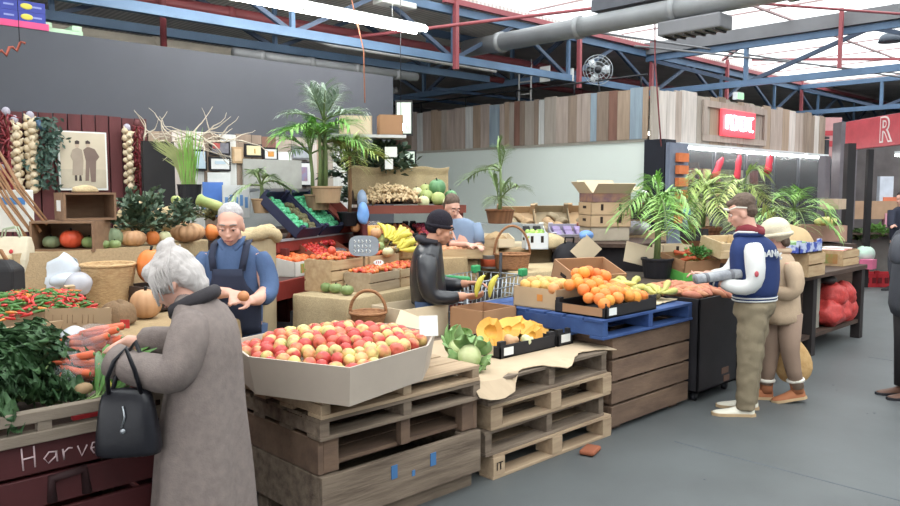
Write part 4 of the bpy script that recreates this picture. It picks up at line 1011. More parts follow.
kb = [Spread(kale_bunch('kale', s)) for s in (1, 2, 3)]
kl = ['kale bunch at the front left corner of the greens bin', 'kale bunch lying at the middle of the bin front rail', 'kale bunch with pale stalks pointing left', 'curly kale bunch at the right end of the kale heap', 'kale bunch crowning the middle of the heap', 'kale bunch at the back left of the heap', 'kale bunch at the back right of the heap, near the sign', 'topmost kale bunch of the heap', 'kale bunch on top of the left end of the heap', 'drooping kale bunch over the front right of the heap', 'kale bunch filling the back of the bin', 'kale bunch at the far left edge of the picture']
kp = [(.68, 3.27, .87, -.1), (.8, 3.3, .89, .9), (.72, 3.26, .94, .35), (.92, 3.42, .9, .7), (.8, 3.42, 1.0, 1.0), (.62, 3.55, 1.02, 1.6), (.94, 3.62, .96, .9), (.84, 3.54, 1.07, 2.0), (.66, 3.42, 1.05, 2.6), (.9, 3.32, .9, .1), (.76, 3.72, 1.02, 1.3), (.5, 3.4, .97, .5)]
for i, ((x, y, z, a), lb) in enumerate(zip(kp, kl)): kb[i % 3].put((x - .04, y + .1, .86 + (z - .87) * .25), (U(-.25, .25), U(-.3, .1), a), U(.95, 1.15), lb)
# carrots in clear bags
CAR = mat('carrot_skin', G((232, 110, 56)), .5, col2=G((224, 90, 54)), vs=7, rnd=.07)
q = MB(); q.tube([(-.085, 0, 0), (-.08, 0, 0), (-.03, .004, 0), (.03, -.002, .002), (.075, 0, 0), (.095, 0, 0)], [.004, .017, .016, .012, .007, .001], 9)
co_ = q.build('carrot', CAR); tag(co_, 'orange carrot packed in a clear bag by the old woman', 'carrot', 'carrots in the clear bags'); MB().ell((-.085, 0, 0), (.004, .009, .009), 8, 5).build('carrot_top', STEMG, co_)
CS = Spread(co_)
FILM = mat('clear_film', G((238, 240, 246)), .12, spec=.8, alpha=.13)
def film_bag(label, loc, size, seed, m_=None, name='plastic_bag', rz=0):
    R = random.Random(seed); q = MB(); q.ell((0, 0, 0), size, 26, 16); 
    q.v = [tuple(Vector(p) * (1 + .22 * noise.noise(Vector(p) * 14 + Vector((seed * 3.1, 0, 0))))) for p in q.v]
    return tag(q.build(name, m_ or FILM, None, loc, rot=(0, 0, rz)), label, 'plastic bag')
for k, (px, py, z, lb) in enumerate(((86, 350, .98, 'clear bag of carrots in the middle, next to the kale'), (100, 342, 1.02, 'clear bag of carrots nearest the old woman'), (80, 370, .93, 'clear bag of carrots low behind the leafy greens'))):
    c = Pd(px, py, (3.4, 3.4, 3.2)[k])
    film_bag(lb, c + Vector((0, 0, .01)), (.11, .085, .075), k + 1)
    for j in range(10): CS.put(c + Vector((U(-.045, .045), U(-.045, .02), -.045 + .012 * j)), (U(-.3, .3), U(-.25, .4), U(-.6, .5) + (2.6 if j % 2 else -.3)), U(.8, 1.05))
c = Pd(75, 341, 3.45); film_bag('white crumpled film bag top behind the carrots', c, (.07, .06, .07), 9, mat('white_film', G((236, 240, 248)), .2, alpha=.7))
q = MB(); st = MB(); R = random.Random(4)
gl = thing('greens_bunch', 'bunch of loose dark green leaves in front of the carrots', 'leafy greens', (1.2, 3.24, .87))
for k in range(34):
    a = R.uniform(-.9, .9) + .35; e = R.uniform(.05, .9); l_ = R.uniform(.16, .26); d = Vector((math.cos(a) * math.cos(e), math.sin(a) * math.cos(e), math.sin(e)))
    p0 = Vector((-.08, -.02, 0)) + Vector((R.uniform(-.05, .05), R.uniform(-.06, .06), 0)); pts = [p0, p0 + d * l_ * .4 + Vector((0, 0, .02)), p0 + d * l_ * .75 + Vector((0, 0, .01)), p0 + d * l_ - Vector((0, 0, .02))]
    q.strip(pts, [.004, .014, .016, .003], (R.uniform(-.5, .5), R.uniform(-.5, .5), 1), 0, .3); st.tube([p0 - d * .05, p0 + d * .06], .003, 5)
q.build('leaves', mat('loose_greens', G((64, 112, 48)), .5, col2=G((104, 152, 66)), vs=9), gl); st.build('stalks', mat('kale_stalk', (0, 0, 0)), gl)
tag(MB().ell((0, 0, 0), (.036, .028, .024)).build('potato', mat('potato_skin', G((164, 134, 96)), .8), None, (1.03, 3.215, .9)), 'brown potato on the front rail between kale and greens', 'potato')
q = MB(); q.strip([(0, 0, -.05), (.004, 0, 0), (0, .004, .05)], [.01, .03, .004], (-.6, -.7, .1)); tag(q.build('yellow_leaf', mat('yellow_leaf', G((228, 216, 60)), .5), None, Pd(110, 393, 3.14)), 'yellow leaf sticking up beside the handbag', 'leaf')
# table behind with chillies and baskets
cloth_table('display_table', 'burlap covered table behind the kale bin', [(.75, 4.12), (2.3, 4.3), (2.3, 5.3), (.75, 5.3)], .9, .45, BURLAPD)
cb = tray('low cardboard tray brimming with red and green chillies', (.66, .46, .12), (1.16, 4.45, .96), .12, CARD, .22, labels=0, lip=.03, name='chilli_tray')
for s in (-1, 1):
    o = MB().box((s * .15, -.31, .1), (.24, .14, .006)).build('flap', CARD, cb); o.rotation_euler = (.15, 0, 0)
CHC = [mat('chilli_red', G((206, 44, 36)), .3, rnd=.1), mat('chilli_green', G((72, 120, 48)), .35, rnd=.12), mat('chilli_orange', G((228, 128, 44)), .3, rnd=.08)]
CHI = []
for k, m_ in enumerate(CHC):
    q = MB(); q.tube([(-.035, 0, 0), (-.032, 0, 0), (-.01, .004, .002), (.015, .003, .002), (.033, -.004, -.002), (.046, -.01, -.003)], [.003, .008, .0095, .0085, .005, .001], 8)
    o = q.build('chilli', m_); tag(o, ('red', 'green', 'orange')[k] + ' chilli heaped in the low cardboard tray', 'chilli', ('red', 'green', 'orange')[k] + ' chillies in the tray')
    MB().tube([(-.034, 0, 0), (-.045, .002, .002), (-.055, .006, .004)], [.004, .0025, .002], 5).build('stem', STEMG, o); CHI.append(Spread(o))
pile([CHI[0]] * 5 + [CHI[1]] * 7 + [CHI[2]], [(.86, 4.24), (1.47, 4.3), (1.44, 4.68), (.84, 4.62)], .012, lambda x, y: 1.08 + .22 * (y - 4.45) + .05 * math.cos((x - 1.16) * 4.5) * math.cos((y - 4.45) * 6), dense=2.4, maxn=280, jit=.8, sc=(.75, 1.05), rot=False)
c = Pd(77, 324, 3.95)
t = thing('cardboard_sign', 'brown cardboard sign with faint handwriting before the chillies', 'sign', (c.x, c.y, .9)); t.rotation_euler = (-.12, 0, math.atan2(RT.y, RT.x) + .05)
MB().box((0, 0, .095), (.335, .006, .19)).build('board', mat('sign_card', G((168, 138, 104)), .85), t)
FM = mat('faint_marker', G((140, 110, 80)), .9)
for r_, z in enumerate((.135, .07)):
    for k in range(7):
        x = -.12 + k * .035 + U(-.004, .004); q = MB(); h = .022
        q.tube([(x, -.0035, z - h), (x, -.0035, z + h)] if k % 3 else [(x - .01, -.0035, z + h), (x - .01, -.0035, z - h), (x + .012, -.0035, z - h)], .0018, 4); q.build('pen_stroke', FM, t)
crate('grey slatted crate under the chilli tray edge', (.42, .3, .16), (.98, 4.02, .74), .1, GRAIL, 2)
crate('pale wooden crate behind the old woman', (.5, .34, .14), (1.72, 4.16, .76), .05, WOODC, 2)
for px, zz in ((30, .74), (140, .76)): pass
carton('dark maroon box carrying the grey slatted crate', (.5, .34, .74), (.98, 4.0, 0), .1, MAROON)
carton('maroon box carrying the pale crate behind the old woman', (.56, .36, .76), (1.72, 4.15, 0), .05, MAROON)
t = thing('price_tag', 'small red price tag on the pale crate behind the woman', 'tag', Pd(125, 324, 4.35)); MB().box((0, 0, 0), (.05, .004, .05)).build('card', mat('tag_red', G((200, 50, 50)), .6), t); t.rotation_euler = (0, 0, -.7)
c = Pd(110, 312, 5.02); basket('big empty pale wicker basket standing behind the cardboard sign', .115, .165, .31, (c.x, c.y, .905))
c = Pd(74, 309, 4.62); sack('small brown sack rolled down left of the wicker basket', (.2, .18, .12), (c.x, c.y, .905), 0, BURLAPD, 3)
c = Pd(117, 318, 4.5); sack('brown open sack in front of the wicker basket', (.24, .2, .14), (c.x, c.y, .905), .4, mat('dark_burlap', G((132, 104, 76)), .95, var=.2, vs=50, bump=.5, bs=120), 4)
PBAG = mat('white_bag_film', G((226, 234, 246)), .25, alpha=.85)
c = Pd(44, 279, 5.0)
q = MB(); R = random.Random(2); vs = []; n1, n2 = 14, 12
for i in range(n1):
    for j in range(n2):
        u, v = i / (n1 - 1), j / (n2 - 1); wid = .09 + .13 * math.sin(PI * v) ** .8 * (1 if v > .3 else .9)
        a = u * 6.283
        vs.append((wid * math.cos(a) * .95 + (.07 * v), .08 * math.sin(a) * (1 - v * .5) + .02 * noise.noise(Vector((i * .9, j * .9, 3))), -.13 + .25 * v + .03 * noise.noise(Vector((i * .7, j * .6, 0))) + .05 * math.cos(a) * v))
q.add(vs, [(i * n2 + j, i * n2 + j + 1, (i + 1) * n2 + j + 1, (i + 1) * n2 + j) for i in range(n1 - 1) for j in range(n2 - 1)], 0, True)
tag(q.build('plastic_bag', PBAG, None, c, rot=(0, 0, math.atan2(RT.y, RT.x)), solid=.002), 'big white plastic bag puffed up behind the chillies', 'plastic bag')
c = Pd(68, 280, 4.75); film_bag('flat white plastic bag lying behind the chillies', c, (.1, .08, .045), 5, PBAG)
c = Pd(79, 284, 4.7); film_bag('clear bag of mixed goods left of the wicker basket', c, (.085, .07, .07), 6, mat('grey_film', G((200, 198, 206)), .2, alpha=.75))
# tote with roses, dark handbag at the left edge
TOT = mat('cream_tote', G((214, 200, 172)), .8)
c = Pd(13, 254, 4.9); t = thing('tote_bag', 'cream tote bag printed with red roses at the left edge', 'bag', c, math.atan2(RT.y, RT.x)); t.rotation_euler = (-.15, 0, math.atan2(RT.y, RT.x)); t.scale = (.85, .85, .8)
q = MB(); q.loft([[(x * k, y * k2, z) for x, y in ((-.14, -.05), (.13, -.05), (.14, .05), (-.14, .05))] for k, k2, z in ((.9, 1.2, -.16), (1, 1.3, -.05), (1, .9, .06), (.92, .4, .14))], smooth=False); q.build('body', TOT, t, bevel=.01)
for x, z in ((.0, .05), (.05, .055), (.02, .015)):
    q = MB(); q.ell((x, -.062 + .035 * (z > .03), z), (.016, .006, .018), 10, 6); q.build('rose_print', mat('rose_red', G((196, 60, 64)), .8), t)
for s in (-1, 1): MB().tube([(-.08, s * .02, .13), (-.07, s * .02, .2), (.02, s * .02, .22), (.06, s * .02, .13)], .007, 6).build('handle', mat('pale_green_strap', G((176, 190, 160)), .7), t)
c = Pd(2, 275, 4.4); t = thing('handbag', 'dark handbag with a brown curved handle cut off by the left edge', 'bag', c, math.atan2(RT.y, RT.x))
q = MB(); q.loft([[(x * k, y * k, z) for x, y in ((-.16, -.07), (.1, -.07), (.1, .07), (-.16, .07))] for k, z in ((.8, -.14), (1, -.08), (1, .04), (.5, .09))], smooth=False); q.build('body', BLACKM, t, bevel=.015)
MB().tube([(-.1, 0, .06), (-.06, 0, .15), (.0, 0, .14), (.05, 0, .05)], .012, 8).build('handle', mat('tan_strap', G((150, 100, 60)), .6), t)
# sticks and paper bag
SK = Spread(tag(MB().tube([(-.6, 0, 0), (-.2, .01, .004), (.2, -.01, 0), (.6, .01, .002)], [.012, .011, .01, .008], 7).build('stick', mat('bamboo_stick', G((150, 108, 72)), .7, rnd=.2)), 'brown stick of the slanting bundle at the left edge', 'stick', 'sticks leaning at the left edge'))
pa, pb = Pd(-26, 140, 5.4), Pd(28, 218, 5.2)
dv = (pb - pa).normalized()
for k in range(9):
    o = SK.put((pa + pb) / 2 + Vector((.015 * (k - 4), U(-.05, .05), .018 * (k - 4))), (dv + Vector((0, 0, U(-.08, .08)))).to_track_quat('X', 'Z').to_euler(), U(.78, .9))
c = Pd(14, 208, 5.5); t = thing('paper_bag', 'white paper bag with a blue stripe at the left edge', 'bag', c, math.atan2(RT.y, RT.x)); MB().box((0, 0, -.02), (.24, .1, .3)).build('body', PAPER, t, bevel=.01); MB().box((0, -.052, .05), (.22, .003, .05)).build('stripe', mat('blue_stripe', G((70, 140, 214)), .6), t)
# ---------------------------------------------------------------- upper shelf with crates and pumpkins
SHZ = 1.285
cloth_table('display_shelf', 'high burlap draped shelf of pumpkins along the maroon fence', [(.85, 5.38), (2.0, 5.42), (2.95, 6.02), (2.95, 6.9), (.85, 6.9)], SHZ, .16, BURLAP, WOODD)
q = MB(); q.box((0, 0, 0), (.9, .3, .03)); tag(q.build('printed_sacking', mat('printed_burlap', G((178, 150, 112)), .95, var=.15, vs=60, bump=.4, bs=120), None, Pd(88, 272, 5.15) , rot=(PI / 2 - .15, 0, .05)), 'printed burlap hung in front of the high shelf', 'sacking')
def open_box(label, size, loc, rz, m_, div=0):      # plywood box lying on its side, open to the front (-y)
    w_, d_, h_ = size; th = thing('wooden_box', label, 'box', loc, rz); t = .014
    MB().box((0, d_ / 2 - t / 2, h_ / 2), (w_, t, h_)).build('back_panel', m_, th)
    for s in (0, 1): MB().box((0, 0, t / 2 + s * (h_ - t)), (w_, d_, t)).build('top_panel' if s else 'bottom_panel', m_, th)
    for s in (-1, 1): MB().box((s * (w_ / 2 - t / 2), 0, h_ / 2), (t, d_, h_ - 2 * t)).build('side_panel', m_, th)
    return th
BXW = mat('box_ply', G((150, 116, 88)), .75, col2=G((128, 96, 72)), vs=4, stretch=(1, 5, 5))
fa = math.atan2(RT.y, RT.x)
c = Pd(72, 249, 5.3); open_box('lower open wooden box with three pumpkins inside', (.42, .3, .205), (c.x, c.y, SHZ), fa + .06, BXW)
base = Vector((c.x, c.y, SHZ + .016)); rx = RT; 
pumpkin('bright red-orange round pumpkin in the open wooden box', .075, .125, base + rx * .02 - Vector((FW.x, FW.y, 0)) * .04, 3, 10, .05)
pumpkin('small grey-green pumpkin left in the open wooden box', .058, .085, base - rx * .115 - Vector((FW.x, FW.y, 0)) * .05, 2, 8, .12)
pumpkin('small green squash right in the open wooden box', .05, .08, base + rx * .135 - Vector((FW.x, FW.y, 0)) * .03, 4, 8, .05)
c2 = Pd(86, 223, 5.38); o = open_box('upper empty wooden box with a white label on its side', (.34, .26, .19), (c2.x, c2.y, SHZ + .207), fa + .7, BXW)
MB().box((-.172, 0, .1), (.003, .1, .075)).build('paper_label', PAPER, o)
sack('pale folded cloth lying on the upper wooden box', (.2, .13, .05), c2 + Vector((0, 0, .19 + (SHZ + .207 - c2.z))), .4, BURLAP, 9)
def onshelf(px, py, dz=0, z=SHZ + .006): 
    p = Pz(px, py, z); return p + Vector((0, 0, dz))
def sp(px, py, dep): p = Pd(px, py, dep); return Vector((p.x, p.y, SHZ + .004))
pumpkin('grey-green striped round pumpkin right of the wooden boxes', .085, .14, sp(111, 246, 5.5), 2, 10, .08)
pumpkin('small green squash below the striped grey pumpkin', .045, .06, sp(104, 252, 5.36), 4, 8, .05)
pumpkin('small brownish green squash beside the striped pumpkin', .042, .06, sp(115, 250, 5.38), 4, 8, .05)
pumpkin('flat tan ribbed pumpkin under the leafy bunch', .1, .115, sp(133, 249, 5.62), 1, 12, .1)
pumpkin('small round orange pumpkin on the high shelf', .05, .105, sp(153, 247, 5.72), 0, 8, .05)
pumpkin('pale yellow-green squash with loose straw on the shelf', .05, .1, sp(165, 246, 5.8), 7, 8, .03)
pumpkin('wide ribbed pinkish tan pumpkin at the shelf end', .135, .15, sp(188, 243, 6.1), 1, 13, .12)
gourd('orange elongated squash lying at the right end of the shelf', sp(206, 240, 6.3) + Vector((0, 0, .06)), (0, 1.5, -.75), .07, 0)
gourd('long pale green marrow lying above the ribbed pumpkin', Pd(196, 199, 6.55), (0, 1.9, -.55), .055, 5, 'marrow', 'marrow', .8, 4.2)
pumpkin('tall orange pumpkin behind the old woman', .095, .225, Pd(152, 283, 5.1), 0, 8, .05)
crate('crate lifting the tall orange pumpkin behind the woman', (.32, .32, .16), Pd(152, 283, 5.1) - Vector((0, 0, .165)), .2, WOODD, 2)
pumpkin('round tan-orange pumpkin right before the old woman', .095, .18, Vector((Pd(146, 308, 4.75).x, Pd(146, 308, 4.75).y, .905)), 1, 10, .07)
bush('big bunch of grey-green leaves over the pumpkins', .36, 800, sp(140, 240, 5.85) + Vector((0, 0, .08)), LEAFD, .05, 1.0, seed=5)
bush('smaller leafy bunch behind the wide ribbed pumpkin', .27, 420, sp(182, 236, 6.25) + Vector((0, 0, .12)), LEAFD, .04, .8, seed=6)
bush('pale leafy sprigs behind the counter man', .2, 240, sp(214, 226, 6.75) + Vector((0, 0, .14)), mat('pale_leaf', G((120, 132, 92)), .6, col2=G((170, 166, 120)), vs=10), .035, .7, seed=7)
pumpkin('yellow-green small gourd among the leaves', .04, .07, Pd(176, 204, 6.4), 5, 8, .03)
sack('pale burlap heap lying behind the leafy bunch', (.52, .3, .24), sp(143, 214, 6.25) + Vector((0, 0, .07)), .3, BURLAP, 5)
sack('burlap roll at the right end of the shelf behind the bunch', (.3, .2, .2), sp(172, 214, 6.5) + Vector((0, 0, .06)), .3, BURLAP, 6)
# grass plant in black pot
c = Pd(190, 207, 6.75)
gp = thing('grass_plant', 'feathery grass plant in a black pot on the high shelf', 'plant', (c.x, c.y, c.z))
MB().lathe([(.001, 0), (.085, 0), (.105, .2), (.11, .2), (.1, .19), (.001, .18)], 22, smooth=False).build('pot', BLACKP, gp)
q1, q2 = MB(), MB(); R = random.Random(3)
for k in range(170):
    lean = R.uniform(-.55, .05) if k < 120 else R.uniform(-.1, .16); l_ = R.uniform(.28, .52); yy = R.uniform(-.3, .3) * .4
    rt2 = Vector((RT.x, RT.y, 0)); fw2 = Vector((FW.x, FW.y, 0)); p0 = rt2 * R.uniform(-.05, .05) + fw2 * R.uniform(-.05, .05) + Vector((0, 0, .18))
    dirv = rt2 * lean + fw2 * yy; pts = [p0, p0 + dirv * l_ * .5 + Vector((0, 0, l_ * .6)), p0 + dirv * l_ * 1.25 + Vector((0, 0, l_ * (.85 if k < 120 else 1.0)))]
    (q1 if k < 120 else q2).strip(pts, [.002, .005, .001], (-fw2.x, -fw2.y, .3))
q1.build('plume', mat('grass_tan', G((164, 168, 104)), .6, col2=G((132, 148, 84)), vs=8), gp); q2.build('blades', mat('grass_bright', G((130, 186, 72)), .5), gp)
# black cabinet and loose board behind
tag(MB().box((0, 0, 0), (.3, .05, 1.2))  .build('blackboard', BLACKM, None, Vector((Pd(159, 190, 7.25).x, Pd(159, 190, 7.25).y, 1.555)), rot=(0, 0, 0)), 'tall black panel standing at the end of the maroon fence', 'panel')
# garlic plaits, chilli strings, wreath and the old photograph on the fence
GAR = mat('garlic_skin', G((222, 206, 176)), .6, col2=G((196, 170, 132)), vs=20, rnd=.08)
q = MB(); q.lathe([(.001, -.03), (.026, -.02), (.034, 0), (.024, .022), (.008, .036), (.005, .05), (.001, .052)], 12, rib=lambda a, z: 1 + .06 * math.sin(a * 6)); gme = q.build('bulb', GAR); gmesh = gme.data; bpy.data.objects.remove(gme)
def plait(label, px, y0, y1, n, wid, mesh, mname, cat, sc, tie):
    a = Py(px, y0, 7.33); b = Py(px + (y1 - y0) * .02, y1, 7.33); th = thing('garlic_plait' if mname == 'bulb' else 'chilli_string', label, cat, a)
    MB().tube([(0, 0, .03), (0, 0, b.z - a.z)], .008, 6).build('cord', STEMB, th)
    for k in range(n):
        s = (k + .5) / n; o = bpy.data.objects.new(mname, mesh); COL.objects.link(o); o.parent = th
        o.location = (wid * (-1, 1, 0)[k % 3] * U(.7, 1.1), -.03 * ((k % 3) == 2) - .01, (b.z - a.z) * s); o.rotation_euler = (U(-.5, .5), U(-.6, .6) + (.8, -.8, 0)[k % 3], U(0, 6)); o.scale = (sc * U(.85, 1.15),) * 3
    MB().ell((0, 0, .02), (.035, .03, .04), 10, 7).build('knot', tie, th); return th
TIE = mat('grey_tie', G((170, 164, 178)), .7)
plait('garlic plait hanging beside the dark chilli string, far left', 14, 122, 190, 26, .03, gmesh, 'bulb', 'garlic plait', 1.0, TIE)
plait('thick garlic plait hanging left of the green wreath', 30, 118, 191, 30, .032, gmesh, 'bulb', 'garlic plait', 1.05, TIE)
plait('garlic plait hanging right of the old photograph', 127, 130, 188, 24, .024, gmesh, 'bulb', 'garlic plait', .9, TIE)
q = MB(); q.tube([(0, 0, .03), (.004, 0, 0), (-.004, 0, -.04), (.006, 0, -.075)], [.004, .011, .009, .002], 7); cm_ = q.build('chilli', mat('dried_chilli', G((122, 36, 44)), .4, rnd=.2)); cmesh = cm_.data; bpy.data.objects.remove(cm_)
plait('long string of dark dried chillies at the far left of the fence', 6, 114, 188, 70, .035, cmesh, 'chilli', 'chilli string', 1.0, TIE)
plait('string of dark dried chillies right of the thin garlic plait', 137, 126, 190, 60, .03, cmesh, 'chilli', 'chilli string', .9, MAROONF)
c = Py(2, 200, 7.0); plait('short dark chilli string low at the left edge', 1, 170, 215, 40, .03, cmesh, 'chilli', 'chilli string', 1.0, TIE)
wr = Py(44, 153, 7.32); th = thing('leaf_garland', 'dark green leaf garland hanging between garlic and photograph', 'garland', wr); q = MB(); R = random.Random(12)
for k in range(420):
    z = R.uniform(-.3, .3); x = R.gauss(0, .055) + .04 * math.sin(z * 9); y = R.uniform(-.06, .02); d = Vector((R.uniform(-1, 1), R.uniform(-.7, .1), R.uniform(-1, .4))).normalized(); p = Vector((x, y, z))
    q.strip([p, p + d * .025, p + d * .05], [.003, .013, .002], (R.uniform(-1, 1), -1, R.uniform(-.5, .5)), 0, .2)
q.build('leaves', mat('garland_leaf', G((46, 70, 62)), .5, col2=G((76, 104, 90)), vs=12), th); MB().tube([(0, 0, .31), (.02, 0, 0), (-.01, 0, -.3)], .006, 5).build('stem', STEMB, th)
MB().tube([(-.05, -.02, .3), (-.04, -.03, .24), (.0, -.03, .2)], .025, 8).build('blue_ribbon', mat('blue_ribbon', G((80, 110, 140)), .6), th)
c = Py(83, 161, 7.36); t = thing('photograph', 'large sepia photograph of a standing couple on the maroon fence', 'picture', c)
hw, hh = .21, .265
MB().box((0, 0, 0), (2 * hw, .02, 2 * hh)).build('white_border', PAPER, t); MB().box((0, -.0115, .005), (2 * hw - .03, .003, 2 * hh - .035)).build('picture', mat('sepia', G((206, 192, 168)), .6, var=.1, vs=3), t)
MB().box((0, -.0135, -.16), (2 * hw - .03, .001, .17)).build('picture_ground', mat('sepia_ground', G((192, 180, 158)), .6), t)
SD = mat('sepia_dark', G((126, 106, 98)), .7); SM = mat('sepia_mid', G((166, 150, 134)), .7); SF = mat('sepia_face', G((196, 172, 150)), .7); SB = mat('sepia_black', G((74, 62, 60)), .7)
def flat(poly, m_, z0, nm='figure_print'):
    q = MB(); q.prism(poly, 0, .0012); o = q.build(nm, m_, t); o.rotation_euler = (PI / 2, 0, 0); o.location = (0, z0, 0)
flat([(-.09, .1), (-.05, .12), (-.01, .1), (0, .0), (-.01, -.13), (-.1, -.13), (-.09, 0), (-.11, .04)], SM, -.0145); flat([(-.065, .12), (-.035, .12), (-.033, .155), (-.05, .17), (-.066, .155)], SF, -.0148); flat([(-.068, .15), (-.033, .15), (-.03, .175), (-.05, .185), (-.07, .175)], SB, -.0152)
flat([(.0, .1), (.04, .13), (.1, .11), (.14, .04), (.11, -.0), (.1, -.19), (.06, -.19), (.05, -.05), (.04, -.18), (.01, -.18), (.02, 0)], SD, -.0147); flat([(.03, .125), (.055, .125), (.06, .16), (.04, .175), (.025, .16)], SF, -.0152); flat([(.022, .155), (.062, .155), (.062, .175), (.04, .188), (.022, .178)], SB, -.0156)
flat([(-.08, -.13), (-.06, -.13), (-.06, -.18), (-.08, -.18)], SB, -.015); flat([(-.04, -.13), (-.025, -.13), (-.02, -.18), (-.045, -.18)], SB, -.015)
# boxes on top of the charcoal wall, red scribble ornament
t = thing('carton_stack', 'blue printed carton with yellow ovals on top of the charcoal wall', 'carton', Py(19, 17, 7.57) + Vector((0, 0, 0)), 0); t.location.z = 3.1
BC = mat('blue_carton', G((62, 72, 160)), .6)
for k in range(2):
    MB().box((0, 0, .1 + k * .09), (.36, .24, .088)).build('carton_body', BC, t); q = MB(); q.ell((.03, -.121, .1 + k * .09), (.05, .003, .026), 14, 8); q.build('yellow_oval', mat('oval_yellow', G((214, 200, 60)), .6), t)
    for s in (-1, 1): MB().box((s * .11, -.121, .1 + k * .09), (.08, .002, .015)).build('pale_line', mat('pale_blue', G((140, 150, 210)), .6), t)
MB().box((0, 0, .03), (.4, .27, .055)).build('pink_base', mat('pink_tray', G((226, 70, 130)), .5), t)
t = thing('plastic_tray', 'pale green plastic tray lying on top of the charcoal wall', 'tray', Py(58, 30, 7.57)); t.location.z = 3.1
MB().box((0, 0, .02), (.36, .2, .04)).build('base', mat('pale_green_plastic', G((178, 214, 176)), .5), t); MB().box((-.13, 0, .06), (.1, .2, .05)).build('raised_end', mat('pale_green_plastic', (0, 0, 0)), t); MB().box((.13, 0, .06), (.08, .2, .05)).build('raised_end', mat('pale_green_plastic', (0, 0, 0)), t)
c = Py(4, 52, 7.2); t = thing('wire_ornament', 'orange-red curly ornament hanging at the upper left edge', 'ornament', c)
q = MB(); q.tube([(-.14 + .03 * k, .02 * math.sin(k), -.08 + .017 * k + .035 * math.sin(k * 2.2)) for k in range(11)], .012, 6); q.build('coil', mat('rust_red', G((166, 76, 56)), .6), t); MB().tube([(.12, 0, .1), (.12, .02, 1.2)], .003, 4).build('cord', BLACKP, t)
# ================================================================== pictures on the timber wall
def pic(px, py, w_, h_, label, fm, pm, band=None):
    c = Py(px, py, 7.385); k = 764 / ((c - CAMP).dot(FW)); w_ /= k; h_ /= k; w_ *= 1.28
    t = thing('picture_frame', label, 'picture', c)
    if fm: MB().box((0, .006, 0), (w_, .02, h_)).build('frame', fm, t)
    b = .02 if fm else 0
    MB().box((0, -.006 if fm else .0, 0), (w_ - 2 * b, .006, h_ - 2 * b)).build('picture', pm, t)
    if band: MB().box((band[1] * w_, -.0105, band[2] * h_), (w_ * band[3], .003, h_ * band[4])).build('motif', band[0], t)
FRB = mat('frame_black', G((44, 42, 46)), .5); PAPC = mat('cream_art', G((226, 214, 168)), .6); PAPB = mat('pale_blue_art', G((186, 208, 224)), .5); PAPW = mat('white_art', G((226, 228, 228)), .5)
pic(199, 160, 13, 21, 'pale blue picture in a dark frame beside the grass plant', FRB, PAPB)
pic(220, 148, 17, 14, 'dark framed photo with red and white patches, upper left', FRB, mat('photo_dark', G((84, 84, 100)), .5, col2=G((150, 148, 156)), vs=12), (mat('photo_red', G((190, 90, 84)), .5), -.2, .15, .35, .4))
pic(220, 164, 18, 14, 'white certificate in a thick dark frame', FRB, PAPW, (PAPB, 0, .1, .5, .2))
pic(219, 179, 19, 13, 'unframed white sheets below the certificate', None, PAPW)
pic(237.5, 155, 9, 16, 'tall tan print without a frame', mat('frame_tan', G((190, 156, 116)), .6), mat('tan_art', G((214, 184, 146)), .6))
pic(253.5, 150.5, 15, 13, 'cream picture in a dark frame with a small gold motif', FRB, PAPC, (mat('gold_motif', G((204, 156, 60)), .5), .05, -.05, .06, .35))
pic(270.5, 154, 13, 13, 'small picture with an orange motif in a black frame', FRB, PAPW, (mat('orange_motif', G((220, 150, 60)), .5), 0, 0, .4, .4))
pic(285, 156, 12, 8, 'small plain white card pinned near the palms', None, PAPW)
pic(301, 153, 17, 13, 'grey blue photograph behind the bright palm fronds', mat('frame_grey', G((128, 128, 132)), .5), mat('grey_art', G((136, 144, 156)), .5, col2=G((190, 196, 200)), vs=9))
pic(304, 174, 15, 25, 'tall white picture with red and blue marks in a black frame', FRB, PAPW, (mat('mauve_motif', G((176, 120, 130)), .5, col2=G((130, 150, 190)), vs=14), 0, 0, .35, .55))
t = tag(MB().box((0, 0, 0), (.72, .02, .42)).build('pin_board', mat('grey_board', G((168, 168, 162)), .7), None, Py(273, 179, 7.38)), 'plain grey board behind the small palm below the pictures', 'board')
# loose sheets and the glass cabinet under the pictures
c = Pd(213, 193, 7.05); t = thing('blue_folder', 'upright bright blue sheet behind the green marrow', 'sheet', c); MB().box((0, 0, -.06), (.2, .012, .32)).build('sheet', mat('bright_blue', G((92, 140, 230)), .5), t)
c = Pd(236, 196, 7.05); t = thing('poster_sheet', 'white and blue printed sheet behind the counter man', 'sheet', c); MB().box((0, 0, -.05), (.27, .012, .3)).build('sheet', PAPW, t)
for k in range(5): MB().box((-.1 + .05 * k, -.008, -.06 + .02 * (k % 2)), (.03, .003, .1)).build('blue_print', mat('print_blue', G((110, 160, 220)), .5), t)
tag(MB().box((0, 0, .65), (1.4, .5, 1.3)).build('side_cabinet', WOODD, None, (3.75, 7.1, 0)), 'dark cabinet against the timber wall carrying the glass case', 'cabinet')
t = thing('glass_case', 'silver rimmed glass case against the timber wall', 'case', (4.2, 7.12, 1.3))
MB().box((0, 0, .2), (.9, .36, .4)).build('case_glass', mat('case_glass', G((200, 208, 210)), .1, spec=.8, alpha=.5), t)
for z in (.01, .4): MB().box((0, -.18, z), (.92, .03, .03)).build('rim', STEEL, t)
for x in (-.45, .45): MB().box((x, -.18, .2), (.03, .03, .4)).build('rim', PIPEW, t)
